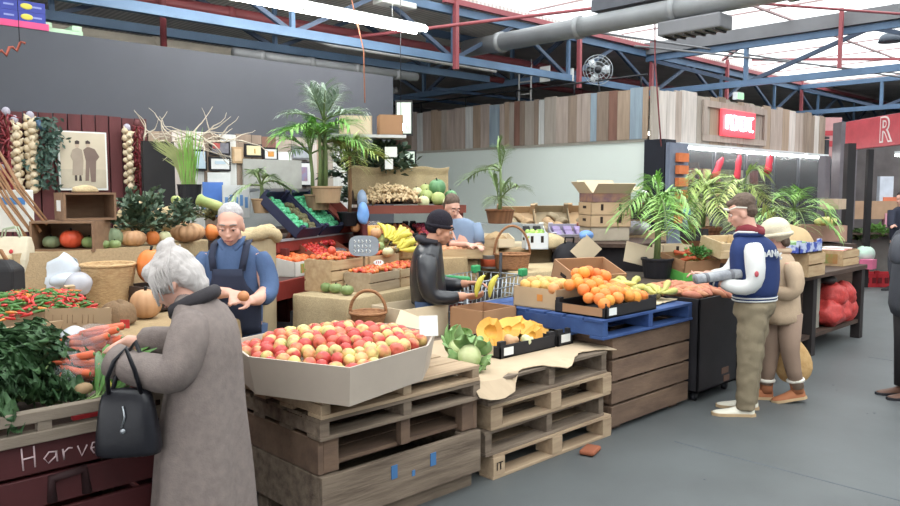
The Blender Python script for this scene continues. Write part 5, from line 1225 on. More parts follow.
# palms and the hanging leaves
palm('small thin palm in front of the grey board', Pd(262, 213, 6.9), [.16], 6, .36, (.07, .09, .13, mat('tan_pot', G((176, 144, 108)), .8)), mat('palm_grey', G((120, 148, 92)), .5, col2=G((160, 180, 128)), vs=5), ll=.13, lw=.008, seed=5, spread=.01)
palm('tall palm with bright green fronds in a wooden tub under the cord', Pd(318, 210, 7.35), [.42, .6, .52], 6, .5, (.1, .125, .15, mat('tub_wood', G((150, 122, 92)), .8, wave=(6, 0, 'X', .3))), mat('palm_bright', G((96, 170, 56)), .42, col2=G((150, 206, 92)), vs=4, rnd=.12), ll=.26, lw=.0065, nleaf=24, droop=.5, lift=(.6, 1.3), seed=9, spread=.05)
palm('grey-green palm standing behind the bright palm', Pd(327, 203, 7.3), [.66], 12, .44, (.12, .14, .16, mat('tan_pot', (0, 0, 0))), mat('palm_silver', G((128, 152, 130)), .45, col2=G((178, 196, 176)), vs=4), ll=.26, lw=.0055, nleaf=22, droop=.3, lift=(.7, 1.45), seed=4, spread=.02)
palm('short yellow-green palm with a brown trunk right of the tub', Pd(349, 226, 7.5), [.58], 10, .4, (.07, .11, .14, BLACKP), mat('palm_yellow', G((140, 180, 76)), .45, col2=G((204, 204, 112)), vs=4, rnd=.1), mat('palm_trunk', G((138, 104, 72)), .85, bump=.4), ll=.24, lw=.006, nleaf=20, droop=.75, seed=6, spread=.01)
for k, (px, py, d, r, lb) in enumerate(((362, 168, 8.3, .42, 'dark leafy mass hanging behind the yellow-green palm'), (385, 160, 8.1, .4, 'dark leafy mass hanging at the end of the charcoal wall'), (370, 186, 8.5, .4, 'dark leafy mass low behind the burlap backed shelf'))):
    b = bush(lb, r, 620, Pd(px, py, d) - Vector((0, 0, .1)), mat('ivy_leaf', G((48, 66, 54)), .5, col2=G((86, 108, 84)), vs=10), .07, 1.0, 'hanging_ivy', 'ivy', 20 + k, 26, .42, .3)
for px, py, w_, h_ in ((391, 152, .12, .1), (389, 164, .08, .1)):
    t = MB().box((0, 0, 0), (w_, .01, h_)).build('white_card', PAPER, None, Pd(px, py, 7.55), rot=(0, 0, fa)); tag(t, 'white card among the hanging leaves, %s' % ('upper' if py < 160 else 'lower'), 'card')
c = Pd(368, 137, 7.9); sh = tag(MB().box((0, 0, 0), (.75, .34, .03)).build('wall_shelf', PIPEW, None, c, rot=(0, 0, fa + .2)), 'white shelf carrying boxes above the hanging leaves', 'shelf')
carton('pale cream box standing on the white shelf above the leaves', (.32, .26, .19), c + Vector((-.1, .08, .016)), fa + .2, CARDL, t=.012)
carton('brown open crate on the right end of the white shelf', (.24, .24, .2), c + Vector((.16, -.16, .016)), fa + .2, CARDD)
# twigs on top of the timber wall
for k, (px, py, s, lb) in enumerate(((186, 136, .8, 'tangle of pale bare twigs above the grass plant'), (218, 136, .7, 'low tangle of pale bare twigs above the pictures'), (156, 136, .6, 'upright pale twigs at the end of the maroon fence'))):
    R = random.Random(30 + k); t = thing('twig_bundle', lb, 'twigs', Py(px, py, 7.1)); q = MB()
    for j in range(15 if k != 2 else 6):
        p = Vector((R.uniform(-.25, .25) * s, R.uniform(-.05, .05), R.uniform(-.07, 0))); d = Vector((R.uniform(-1, 1), R.uniform(-.2, .2), R.uniform(-.1, .3 if k != 2 else 1.5))).normalized(); pts = [p]
        if k == 0 and j == 0: p = Vector((.02, 0, -.02)); d = Vector((.75, 0, .75)).normalized(); pts = [p]
        for m_ in range(7):
            d = (d + Vector((R.uniform(-.5, .5), R.uniform(-.15, .15), R.uniform(-.45, .4))) * (.35 if k == 0 and j == 0 else 1)).normalized(); p = p + d * R.uniform(.05, .1) * s; pts.append(p)
        q.tube(pts, [.009 - .001 * i for i in range(8)], 5)
    q.build('twigs', TWIG, t)

# ================================================================== middle stand (turned about 28 degrees)
O = Vector((2.72, 5.04, 0)); ang = math.radians(27.5); uu = Vector((math.cos(ang), math.sin(ang), 0)); vv = Vector((-math.sin(ang), math.cos(ang), 0))
def S(u, v, z): return O + uu * u + vv * v + Vector((0, 0, z))
st = thing('display_counter', 'brick-red wooden counter with two levels behind the apples', 'counter', S(1.1, .3, 0), ang)
MB().box((-.1, .0, .955), (2.0, .62, .03)).build('worktop', mat('counter_top', G((86, 60, 56)), .6), st)
MB().box((-.1, -.3, .9), (2.0, .03, .15)).build('front_board', REDW, st, bevel=.004)
MB().box((.66, .28, 1.245), (1.65, .62, .03)).build('upper_shelf', WOODD, st); MB().box((.66, -.03, 1.215), (1.65, .03, .1)).build('upper_board', REDW, st, bevel=.004)
MB().box((.66, -.045, 1.268), (1.65, .03, .02)).build('grey_edge', mat('grey_edge', G((150, 148, 152)), .5), st)
for x in (-.1, .5, 1.45): MB().box((x, .1, .6), (.06, .4, 1.2)).build('upright', MAROON, st)
MB().box((.66, .57, .7), (1.6, .03, 1.05)).build('back_panel', WOODD, st)
AVO = mat('green_foil', G((46, 150, 96)), .35, col2=G((90, 190, 140)), vs=20, rnd=.12); DKF = mat('avocado_skin', G((72, 72, 50)), .6, col2=G((120, 110, 70)), vs=14, rnd=.1)
FG = Spread(fruit('wrapped_fruit', .03, AVO, 'fruit in shiny green wrap in the tilted trays', 'green wrapped fruit in the tilted trays', 'fruit', .9, None, .05, 10)); AV = Spread(fruit('avocado', .034, DKF, 'dull green-brown avocado in the left tilted tray', 'avocados in the left tilted tray', 'avocado', 1.1, None, .05, 10))
for k, (u, lb) in enumerate(((1.38, 'left tilted dark blue tray of green wrapped fruit'), (1.82, 'right tilted dark blue tray of green wrapped fruit'))):
    tl = .72; base = S(u, .42, 1.275)
    tray(lb, (.4, .5, .11), base + Vector((0, 0, .165)), ang, mat('navy_tray', G((52, 56, 82)), .5), tl, labels=0, lip=.02)
    Fm = Matrix.Translation(base + Vector((0, 0, .165))) @ Matrix.Rotation(ang, 4, 'Z') @ Matrix.Rotation(tl, 4, 'X')
    if k == 0:
        pile([FG], [(-.17, -.21), (.02, -.21), (-.02, .2), (-.17, .2)], .03, lambda x, y: .06, dense=1.75, frame=Fm, maxn=40); pile([AV], [(.03, -.21), (.17, -.21), (.17, .15), (.0, .15)], .034, lambda x, y: .06, dense=1.75, frame=Fm, maxn=20)
    else: pile([FG], [(-.17, -.21), (.17, -.21), (.17, .2), (-.17, .2)], .03, lambda x, y: .065, dense=1.7, frame=Fm, maxn=60)
tray('tilted empty red-brown tray at the right end of the upper shelf', (.4, .5, .12), S(2.24, .42, 1.44), ang, mat('red_tray', G((140, 70, 58)), .6), .72, labels=0, lip=.02)
PEA = bicolor('peach_skin', G((214, 84, 84)), G((236, 170, 110)), .4, .62)
PP = Spread(fruit('peach', .05, PEA, 'peach', 'x', 'peach', .94, STEMB, .15))
for u, lb in ((2.1, 'big pinkish apple on the shelf edge, left one of the pair'), (2.23, 'big orange-pink apple on the shelf edge, right one of the pair')):
    o = PP.put(S(u, .09, 1.285 + .045), (0, 0, u), 1.0, lb); 
    o['category'] = 'apple'
    if 'group' in o: del o['group']
    o.name = 'apple'
ZC = .972
TOMR = mat('tomato_red', G((216, 56, 40)), .25, rnd=.06, hue=.008); TOMO = mat('mandarin_peel', G((240, 110, 40)), .4, rnd=.06, bump=.1, bs=200)
TR = Spread(fruit('tomato', .026, TOMR, 'small red tomato in the tilted brown boxes', 'tomatoes in the tilted boxes', 'tomato', .92, STEMG, .05, 10)); MD = Spread(fruit('mandarin', .033, TOMO, 'orange mandarin in the white printed carton', 'mandarins in the white carton', 'mandarin', .85, None, .08, 12))
wc = carton('white printed carton of mandarins with a raised dark back', (.4, .42, .2), S(1.06, .26, ZC), ang, mat('white_carton', G((226, 222, 214)), .6), cut=.62)
MB().box((-.06, -.2105, .065), (.1, .003, .08)).build('fruit_print', mat('fruit_print', G((220, 130, 70)), .6, col2=G((130, 170, 80)), vs=20, sharp=.8), wc)
for x in (.06, .15): MB().box((x, -.2115, .065), (.022, .003, .07)).build('hand_hole', FRB, wc)
MB().box((.1, -.211, .065), (.13, .002, .09)).build('green_print', mat('print_green', G((110, 160, 90)), .6), wc)
Fm = Matrix.Translation(S(1.06, .26, ZC)) @ Matrix.Rotation(ang, 4, 'Z')
pile([MD], [(-.18, -.18), (.18, -.18), (.18, .17), (-.18, .17)], .033, lambda x, y: .13 + .12 * (y + .18), dense=1.75, frame=Fm, maxn=36)
MB().box((0, .2, .26), (.4, .012, .16)).build('back_flap', BLACKM, wc)
for k, (u, lb, m_) in enumerate(((1.46, 'brown tilted box of red tomatoes beside the white carton', CARDD), (1.81, 'brown tilted box holding grey packets and red tomatoes', CARDD))):
    b = tray(lb, (.32, .42, .14), S(u, .26, ZC + .11), ang, mat('red_brown_box', G((160, 92, 70)), .7), .5, labels=0, lip=.02, name='tilted_box', cat='box')
    if k == 0: MB().box((0, -.213, .05), (.3, .003, .08)).build('red_white_print', mat('red_white', G((220, 60, 70)), .6, col2=G((236, 226, 226)), vs=6, sharp=.9), b)
    Fm = Matrix.Translation(S(u, .26, ZC + .11)) @ Matrix.Rotation(ang, 4, 'Z') @ Matrix.Rotation(.5, 4, 'X')
    pile([TR], [(-.14, -.18), (.14, -.18), (.14, .17), (-.14, .17)] if k == 0 else [(-.14, .02), (.14, .02), (.14, .17), (-.14, .17)], .026, lambda x, y: .1, dense=1.75, frame=Fm, maxn=46)
    if k:
        for j in range(4):
            t = MB().ell((0, 0, 0), (.04, .05, .03), 9, 6).build('grey_packet', mat('grey_packet', G((110, 104, 108)), .4, rnd=.1), None, Fm @ Vector((-.09 + .055 * j, -.08 - .02 * (j % 2), .09))); tag(t, 'grey packet lying in the brown tilted box', 'packet', 'grey packets in the tilted box')
tray('dark crate pushed under the red counter', (.5, .4, .26), S(.85, .12, .42), ang, mat('dark_crate', G((64, 62, 66)), .6), 0, labels=0)
carton('dark box standing under the dark crate', (.6, .5, .41), S(.85, .14, 0), ang, mat('dark_box', G((54, 52, 56)), .7))
MB()
# burlap bin behind the counter man
c = Pd(256, 262, 5.95)
t = thing('burlap_bin', 'round bin topped with a folded burlap sack behind the counter man', 'bin', (c.x, c.y, 0)); q = MB(); q.lathe([(.001, .0), (.13, 0), (.15, .6), (.155, 1.33), (.001, 1.33)], 26, smooth=False); q.build('body', mat('tan_drum', G((182, 160, 124)), .85, var=.1), t)
q = MB(); q.tube([(.15 * math.cos(a), .15 * math.sin(a), 1.36 + .02 * math.sin(3 * a)) for a in [2 * PI * i / 22 for i in range(23)]], [.05 + .012 * math.sin(i * 1.7) for i in range(23)], 10, caps=False); q.lathe([(.15, 1.38), (.1, 1.4), (.001, 1.39)], 22); q.build('burlap_roll', BURLAP, t)

# ================================================================== burlap table with crates of small tomatoes
TB = [(3.33, 4.53), (4.5, 4.86), (4.37, 5.36), (3.18, 5.06)]
cloth_table('display_table', 'burlap covered table with crates of cherry tomatoes', TB, .9, .36, BURLAP, REDW)
a2 = math.radians(15.7); O2 = Vector((3.36, 4.6, .9)); u2 = Vector((math.cos(a2), math.sin(a2), 0)); v2 = Vector((-math.sin(a2), math.cos(a2), 0))
def T(u, v, z=0): return O2 + u2 * u + v2 * v + Vector((0, 0, z))
CH = Spread(fruit('cherry_tomato', .019, mat('cherry_tomato', G((220, 74, 44)), .25, col2=G((232, 140, 60)), vs=14, rnd=.08, hue=.02), 'cherry tomato heaped in the crates on the burlap table', 'cherry tomatoes in the crates', 'tomato', .95, None, .04, 9))
for k, (u, v, z, w_, d_, n, lb, m_) in enumerate(((.46, .12, .004, .4, .26, 66, 'front left crate of cherry tomatoes on the burlap table', mat('grey_crate', G((164, 140, 110)), .8, col2=G((190, 168, 138)), vs=4, stretch=(1, 6, 6))), (.88, .12, .004, .4, .26, 66, 'front right crate of cherry tomatoes on the burlap table', WOODC), (.36, .4, .004, .46, .28, 60, 'tall crate of cherry tomatoes behind the front left crate', WOODC), (.84, .4, .004, .42, .28, 60, 'tall crate of mixed tomatoes behind the front right crate', WOODC))):
    h_ = .15 if k < 2 else .25
    crate(lb, (w_, d_, h_), T(u, v, z), a2, m_, 2 if k < 2 else 3)
    Fm = Matrix.Translation(T(u, v, z)) @ Matrix.Rotation(a2, 4, 'Z'); hw, hd = w_ / 2 - .03, d_ / 2 - .03
    pile([CH], [(-hw, -hd), (hw, -hd), (hw, hd), (-hw, hd)], .019, lambda x, y: h_ + .005 + .03 * (1 - (x / hw) ** 2) * (1 - (y / hd) ** 2), dense=1.7, frame=Fm, maxn=n)
t = thing('price_ticket', 'white oval price ticket stuck in the front tomato crates', 'ticket', T(.52, .1, .215), a2 - .3); q = MB(); q.prism([(.05 * math.cos(a), .024 * math.sin(a)) for a in [2 * PI * i / 16 for i in range(16)]], 0, .004); o = q.build('card', PAPER, t); o.rotation_euler = (PI / 2 - .3, 0, 0)
for k in range(3): MB().box((-.022 + .02 * k, -.006, .004), (.006, .002, .02)).build('red_digit', mat('digit_red', G((200, 60, 60)), .6), t)
for k, (px, py) in enumerate(((327, 292), (336, 293), (347, 295))):
    pumpkin(('left one of three small grey-green squashes on the burlap table', 'middle one of three small grey-green squashes on the burlap table', 'right one of three small grey-green squashes on the burlap table')[k], .052, .075, Pz(px, py, .906) + v2 * .0, 4, 7, .08)
BTM = Spread(fruit('tomato', .042, TOMR, 'large tomato', 'large red tomatoes on the crates', 'tomato', .85, STEMG, .1, 14))
for k, (u, v, z) in enumerate(((.68, .34, .31), (.76, .32, .33), (.84, .36, .32), (.3, .4, .31))): BTM.put(T(u, v, z), rr(), 1.0, 'large red tomato lying on the smaller tomatoes')
c = Pd(364, 246, 6.05); t = thing('chalkboard_sign', 'rounded grey chalkboard sign with white writing above the tomato crates', 'sign', (c.x, c.y, c.z)); t.rotation_euler = (-.15, 0, fa)
q = MB(); pts = []
for i in range(28):
    a = 2 * PI * i / 28; ca, sa = math.cos(a), math.sin(a); pts.append((.118 * math.copysign(abs(ca) ** .6, ca), .082 * math.copysign(abs(sa) ** .6, sa)))
q.prism(pts, 0, .012); o = q.build('board', mat('slate_grey', G((138, 144, 152)), .7, var=.1), t); o.rotation_euler = (PI / 2, 0, 0)
for r_, z in enumerate((.035, -.005, -.042)):
    for k in range(5):
        x = -.07 + k * .03; q = MB(); q.tube([(x, -.014, z - .014), (x, -.014, z + .014)] if (k + r_) % 2 else [(x - .008, -.014, z + .012), (x + .006, -.014, z), (x - .006, -.014, z - .012)], .003, 4); q.build('chalk_stroke', PAPER, t)
MB().tube([(0, .01, -.08), (0, .02, -.22)], .01, 6).build('stake', STEMB, t)
# green and yellow produce, bottles, small basket beside the crates
MB()
t = cloth_table('display_table', 'table of green and yellow produce behind the tomato crates', [(4.3, 5.25), (5.0, 5.0), (5.15, 5.5), (4.3, 5.75)], 1.08, .3, BURLAPD)
for k, (px, py, d, r, h_, mi, lb) in enumerate(((383, 240, 6.8, .055, .1, 5, 'pale green melon beside the chalkboard'), (376, 233, 6.75, .05, .09, 1, 'small tan round fruit above the chalkboard'), (379, 247, 6.6, .05, .09, 4, 'green squash right of the chalkboard'), (388, 252, 6.5, .05, .08, 7, 'pale yellow squash in front of the bananas'))):
    p = Pd(px, py, d); pumpkin(lb, r, h_, Vector((p.x, p.y, max(1.085, p.z - h_ / 2))), mi, 7, .05)
for k, (px, py, d, lb) in enumerate(((395, 243, 6.55, 'yellow banana bunch beside the chalkboard'), (400, 250, 6.45, 'yellow banana bunch near the man in the black jacket'), (388, 240, 6.7, 'yellow-green banana bunch further back by the small basket'))):
    banana_bunch(lb, Pd(px, py, d), (.4, -.3, -.6 + k * .4), 6, 1.2, col=mat('banana_yellow', G((222, 208, 66)), .4, rnd=.06))
c = Pd(402, 252, 6.9); basket('small round wicker basket with handle holding jars', .1, .14, .09, (c.x, c.y, 1.085), .13)
for k, (dx, m_, lb) in enumerate(((-.04, PAPER, 'white jar in the small round basket'), (.05, mat('blue_jar', G((70, 110, 190)), .4), 'blue jar in the small round basket'))):
    t = thing('jar', lb, 'jar', (c.x + dx * RT.x, c.y + dx * RT.y, 1.1)); MB().lathe([(.001, 0), (.03, 0), (.03, .08), (.02, .1), (.001, .1)], 14).build('glass', m_, t); MB().lathe([(.001, .1), (.023, .1), (.023, .125), (.001, .125)], 14).build('lid', mat('jar_lid', G((200, 190, 170)), .4), t)
c = Pd(374, 232, 7.0); t = thing('juice_tub', 'clear tub of orange juice behind the chalkboard', 'tub', c - Vector((0, 0, .08))); MB().lathe([(.001, 0), (.055, 0), (.06, .14), (.001, .14)], 18).build('juice', mat('juice_orange', G((240, 176, 70)), .3), t); MB().lathe([(.06, .13), (.064, .18), (.058, .18)], 18).build('rim', FILM, t)
c = Pd(363, 214, 7.2); film_bag('small blue plastic bag hanging behind the palms', c, (.06, .05, .1), 11, mat('blue_film', G((110, 160, 226)), .3)); 
c = Pd(362, 200, 7.3); film_bag('greyish blue bag above the small blue bag', c, (.05, .05, .09), 12, mat('bluegrey_film', G((130, 150, 176)), .3))

# ================================================================== burlap backed shelf of ginger and melons
a3 = fa + .35; O3 = Pd(412, 208, 7.7); u3 = Vector((math.cos(a3), math.sin(a3), 0)); v3 = Vector((-math.sin(a3), math.cos(a3), 0)); z3 = O3.z
def K(u, v, z): return Vector((O3.x, O3.y, 0)) + u3 * u + v3 * v + Vector((0, 0, z))
t = thing('display_shelf', 'red wooden shelf with burlap backing, loaded with ginger and melons', 'shelf', K(0, 0, 0), a3)
MB().box((.0, .15, z3 - .02), (1.06, .55, .04)).build('board', WOODD, t); MB().box((.0, -.13, z3 - .01), (1.06, .03, .08)).build('front_board', mat('shelf_red', G((128, 66, 52)), .7), t)
for x in (-.5, .48): MB().box((x, .1, z3 / 2), (.07, .4, z3 - .04)).build('upright', MAROON, t)
MB().box((0, .15, z3 - .36), (1.0, .5, .03)).build('lower_board', WOODC, t); MB().box((0, -.13, z3 - .4), (1.06, .03, .13)).build('lower_front', WOODC, t)
q = MB(); n = 40; vs = []
for j in range(8):
    for i in range(n): vs.append((-.56 + 1.1 * i / (n - 1), .42 + .02 * math.sin(i * .9) * (j / 7) - .04 * (j == 0), z3 + .42 - .36 * j / 7 + .01 * math.sin(i * .5)))
q.add(vs, [(j * n + i, j * n + i + 1, (j + 1) * n + i + 1, (j + 1) * n + i) for j in range(7) for i in range(n - 1)], 0, True); q.build('burlap_backing', BURLAP, t, solid=.006)
MB().box((0, .44, z3 + .2), (1.06, .02, .34)).build('back_board', WOODD, t)
GIN = mat('ginger_skin', G((216, 190, 146)), .8, col2=G((192, 160, 116)), vs=14, rnd=.1)
GI = []
for k in range(3):
    R = random.Random(40 + k); q = MB()
    for j in range(4): 
        d = Vector((R.uniform(-1, 1), R.uniform(-1, 1), R.uniform(-.6, .8))).normalized(); q.tube([d * -.008, d * .02, d * .045 * R.uniform(.8, 1.2)], [.012, .014, .008], 7)
    GI.append(Spread(tag(q.build('ginger_root', GIN), 'knobbly tan ginger root heaped on the burlap backed shelf', 'ginger', 'ginger roots on the shelf')))
Fm = Matrix.Translation(K(0, 0, z3)) @ Matrix.Rotation(a3, 4, 'Z')
pile(GI, [(-.5, -.12), (.06, -.12), (.04, .36), (-.48, .36)], .03, lambda x, y: .05 + .14 * max(0, 1 - ((x + .18) / .4) ** 2) * (.5 + y), dense=1.8, frame=Fm, maxn=130)
pile(GI, [(-.42, -.02), (.05, -.02), (.05, .3), (-.42, .3)], .03, lambda x, y: .1 + .16 * max(0, 1 - ((x + .18) / .3) ** 2) * (.5 + y), dense=1.9, frame=Fm, maxn=70)
ML = [Spread(pumpkin('m', .07, .13, (0, 0, 0), mi, 8, .03, cat='melon', name='melon')) for mi in (5, 6, 7)]
for k, (u, v, z, i, s, lb) in enumerate(((.2, .0, .0, 2, .9, 'pale melon next to the ginger heap'), (.3, .12, .05, 0, 1.0, 'yellow-green melon behind the pale melon'), (.42, .02, .02, 0, 1.05, 'light green melon in the middle of the shelf'), (.34, .26, .12, 0, .9, 'green melon at the back of the melon heap'), (.5, .22, .12, 1, 1.3, 'big dark green striped melon on the heap'), (.62, .05, .02, 0, .9, 'green-yellow melon near the shelf end'), (.68, .2, .05, 1, .95, 'dark green melon at the right shelf end'), (.22, .22, .1, 2, .8, 'small pale melon at the burlap backing'), (.54, -.05, .0, 2, .8, 'small pale yellow melon at the front edge'), (.44, .3, .1, 0, .8, 'small green melon deep in the heap'))):
    ML[i].put(K(u * .78 - .04, v, z3 + z + .005), (U(-.3, .3), U(-.3, .3), U(0, 6)), s, lb)
PLM = Spread(fruit('plum', .027, mat('plum_skin', G((150, 50, 74)), .3, col2=G((196, 70, 80)), vs=9, rnd=.15, hue=.02), 'plum or small red fruit in the dark tray under the shelf', 'red fruit in the dark trays', 'plum', .95, None, .05, 9))
APR = Spread(fruit('apricot', .027, mat('apricot_skin', G((222, 130, 84)), .4, rnd=.1, hue=.02), 'orange-pink apricot in the dark tray under the shelf', 'apricots in the dark tray', 'apricot', .95, None, .05, 9))
for k, (u, pr, lb) in enumerate(((-.2, APR, 'dark tray of apricots under the ginger'), (.24, PLM, 'dark tray of red plums under the melons'))):
    tray(lb, (.42, .4, .09), K(u, .02, z3 - .30), a3, BLACKM, .3, labels=0, lip=.02); Fm = Matrix.Translation(K(u, .02, z3 - .30)) @ Matrix.Rotation(a3, 4, 'Z') @ Matrix.Rotation(.3, 4, 'X')
    pile([pr], [(-.18, -.17), (.18, -.17), (.18, .17), (-.18, .17)], .027, lambda x, y: .07, dense=1.75, frame=Fm, maxn=50)
# ================================================================== behind the cut pumpkins: trolley, burlap tables, baskets
t = thing('shopping_trolley', 'wire shopping trolley with green handle beside the man in black', 'trolley', Pd(472, 330, 6.55), math.radians(10)); t.location.z = 0
q = MB()
def wr_(a, b, r=.004): q.tube([a, b], r, 5)
bx = lambda s, z: ((-.22 - .02 * z) * s, (.22 + .02 * z) * s)
for k in range(7):
    z = .45 + k * .085; w_ = .2 + .05 * k / 6; l0, l1 = -.34, .34 + .08 * k / 6
    for s in (-1, 1): wr_((l0, s * w_, z), (l1, s * w_, z), .005)
    wr_((l1, -w_, z), (l1, w_, z), .005); wr_((l0, -w_, z), (l0, w_, z), .005)
for k in range(12):
    x = -.34 + k * .062
    for s in (-1, 1): wr_((x, s * .2, .45), (x, s * .25, .96))
    wr_((x, -.2, .45), (x, .2, .45))
for k in range(7): 
    y = -.2 + k * .066; wr_((.34, y, .45), (.42, y * 1.25, .96)); wr_((-.34, y, .45), (-.34, y * 1.25, .96))
q.build('wire_basket', STEEL, t)
q = MB()
for s in (-1, 1): q.tube([(-.4, s * .22, .98), (-.36, s * .21, .5), (-.36, s * .2, .14), (.36, s * .16, .16), (.3, s * .18, .42)], .012, 8)
q.build('frame', STEEL, t)
GRN = mat('trolley_green', G((50, 160, 96)), .4)
q = MB(); q.tube([(-.42, -.26, 1.0), (-.42, .26, 1.0)], .02, 10); q.build('handle', GRN, t)
for s in (-1, 1): MB().box((.42, s * .25, .98), (.1, .05, .07)).build('corner_cap', GRN, t, bevel=.012)
for x in (-.34, .34):
    for s in (-1, 1): q = MB(); q.lathe([(.001, -.014), (.05, -.014), (.05, .014), (.001, .014)], 16, M=Matrix.Translation((x, s * .19, .05)) @ Matrix.Rotation(PI / 2, 4, 'X')); q.build('wheel', BLACKP, t)
c = t.location
tag(MB().box((0, 0, 0), (.3, .22, .06)).build('green_bag', mat('trolley_green', (0, 0, 0)), None, c + Vector((.0, 0, .49)), bevel=.02, rot=(0, 0, .3)), 'green folded shopping bag lying in the trolley', 'bag')
film_bag('red and white bag of goods in the trolley', c + Vector((.1, .03, .58)), (.1, .08, .06), 15, mat('mixed_bag', G((220, 214, 214)), .4, col2=G((206, 80, 84)), vs=9, sharp=.8))
cloth_table('display_table', 'burlap draped table carrying the handled wicker basket', [(5.3, 4.62), (6.0, 4.45), (6.35, 5.0), (5.55, 5.35)], .94, .62, BURLAP)
c = Pd(512, 262, 7.3); basket('wicker basket with a tall hoop handle on the burlap table', .15, .17, .14, (c.x, c.y, .95), .27, WICKERD, (1, .8), 'handled_basket')
cloth_table('display_table', 'burlap covered step behind the handled basket', [(5.75, 5.55), (6.6, 5.28), (6.85, 5.55), (5.95, 5.9)], 1.06, .3, BURLAPD)
sack('burlap heap at the right end of the burlap step', (.5, .4, .16), Vector((6.5, 5.3, 1.06)), -.4, BURLAP, 12)
sack('burlap heap behind the hoop handle', (.34, .3, .18), Vector((6.05, 5.6, 1.06)), -.4, BURLAPD, 14)
c = Pd(488, 240, 8.0); carton('flat brown carton with a turned up edge behind the basket', (.5, .36, .13), (c.x, c.y, 1.11), fa + .1, CARDL, cut=.7)
crate('brown slatted crate left of the handled basket', (.5, .34, .16), (Pd(472, 245, 7.5).x, Pd(472, 245, 7.5).y, 1.065), fa, WOODC, 2)
cloth_table('display_table', 'low counter of open crates behind the trolley', [(4.75, 5.35), (5.15, 5.0), (5.35, 5.3), (5.5, 5.6), (5.2, 5.85)], 1.05, .25, BURLAPD)
cloth_table('display_table', 'plain counter carrying the flat carton behind the basket', [(6.0, 6.0), (6.8, 5.68), (6.95, 5.95), (6.15, 6.35)], 1.1, .3, KRAFT, CARD)
c = Pd(490, 240, 7.35); t = thing('tub', 'white tub with an orange-red band behind the handled basket', 'tub', (c.x, c.y, .95)); MB().lathe([(.001, 0), (.085, 0), (.095, .13), (.1, .13), (.09, .125), (.001, .12)], 22).build('body', WHITEP, t); MB().lathe([(.0885, .02), (.0955, .09), (.0955, .091), (.088, .02)], 22).build('orange_band', mat('tub_orange', G((236, 104, 60)), .5), t)
POT = Spread(fruit('potato', .032, mat('carrot_pale', G((214, 150, 108)), .7, rnd=.1), 'orange-tan root heaped in the crate behind the trolley', 'roots in the crate behind the trolley', 'root vegetable', .8, None, .04, 9))
tray('low crate of orange-tan roots behind the trolley', (.5, .4, .09), (Pd(456, 250, 7.3).x, Pd(456, 250, 7.3).y, 1.06), fa, WOODC, 0, labels=0)
p = Pd(456, 250, 7.3); Fm = Matrix.Translation((p.x, p.y, 1.06)) @ Matrix.Rotation(fa, 4, 'Z'); pile([POT], [(-.22, -.17), (.22, -.17), (.22, .17), (-.22, .17)], .032, lambda x, y: .085, dense=1.8, frame=Fm, maxn=50)
tag(MB().tube([(0, 0, 0), (.1, .05, 1.15)], .014, 8).build('dark_pole', BLACKP, None, (Pd(497, 330, 6.7).x, Pd(497, 330, 6.7).y, 0)), 'dark slanting pole between trolley and burlap table', 'pole')
c = Pd(487, 297, 6.7); film_bag('dark bag standing between trolley and burlap table', Vector((c.x, c.y, .45)), (.16, .14, .42), 17, mat('dark_bag', G((50, 44, 44)), .6))
carton('white milk crate shaped box of green apples', (.24, .22, .17), (Pd(535, 241, 8.1).x, Pd(535, 241, 8.1).y, 1.08), fa + .1, WHITEP, holes=2)
GA = Spread(fruit('apple', .033, bicolor('apple_green', G((132, 176, 64)), G((176, 204, 96)), .4, .6), 'green apple in the white box', 'green apples in the white box', 'apple', .92, None, .15, 10))
p = Pd(535, 241, 8.1); Fm = Matrix.Translation((p.x, p.y, 1.08)) @ Matrix.Rotation(fa + .1, 4, 'Z'); pile([GA], [(-.1, -.09), (.1, -.09), (.1, .09), (-.1, .09)], .033, lambda x, y: .16 + .03 * y / .1, dense=1.8, frame=Fm, maxn=20)
# palm in wooden tub before the mint wall
tag(MB().box((0, 0, .65), (.5, .5, 1.3)).build('plinth', mat('grey_plinth', G((150, 158, 160)), .7), None, (Pd(500, 218, 9.2).x, Pd(500, 218, 9.2).y, 0), rot=(0, 0, fa)), 'grey plinth under the palm by the mint wall', 'plinth')
c = Pd(500, 218, 9.2)
palm('slender palm in a wooden tub before the mint wall', (c.x, c.y, 1.3), [.5, .14], 5, .5, (.14, .17, .17, mat('tub_brown', G((150, 100, 66)), .8, wave=(6, 0, 'X', .3))), mat('palm_soft', G((124, 158, 92)), .45, col2=G((170, 192, 132)), vs=4), ll=.26, lw=.006, nleaf=20, droop=.5, seed=14, spread=.01, lift=(.4, 1.45))
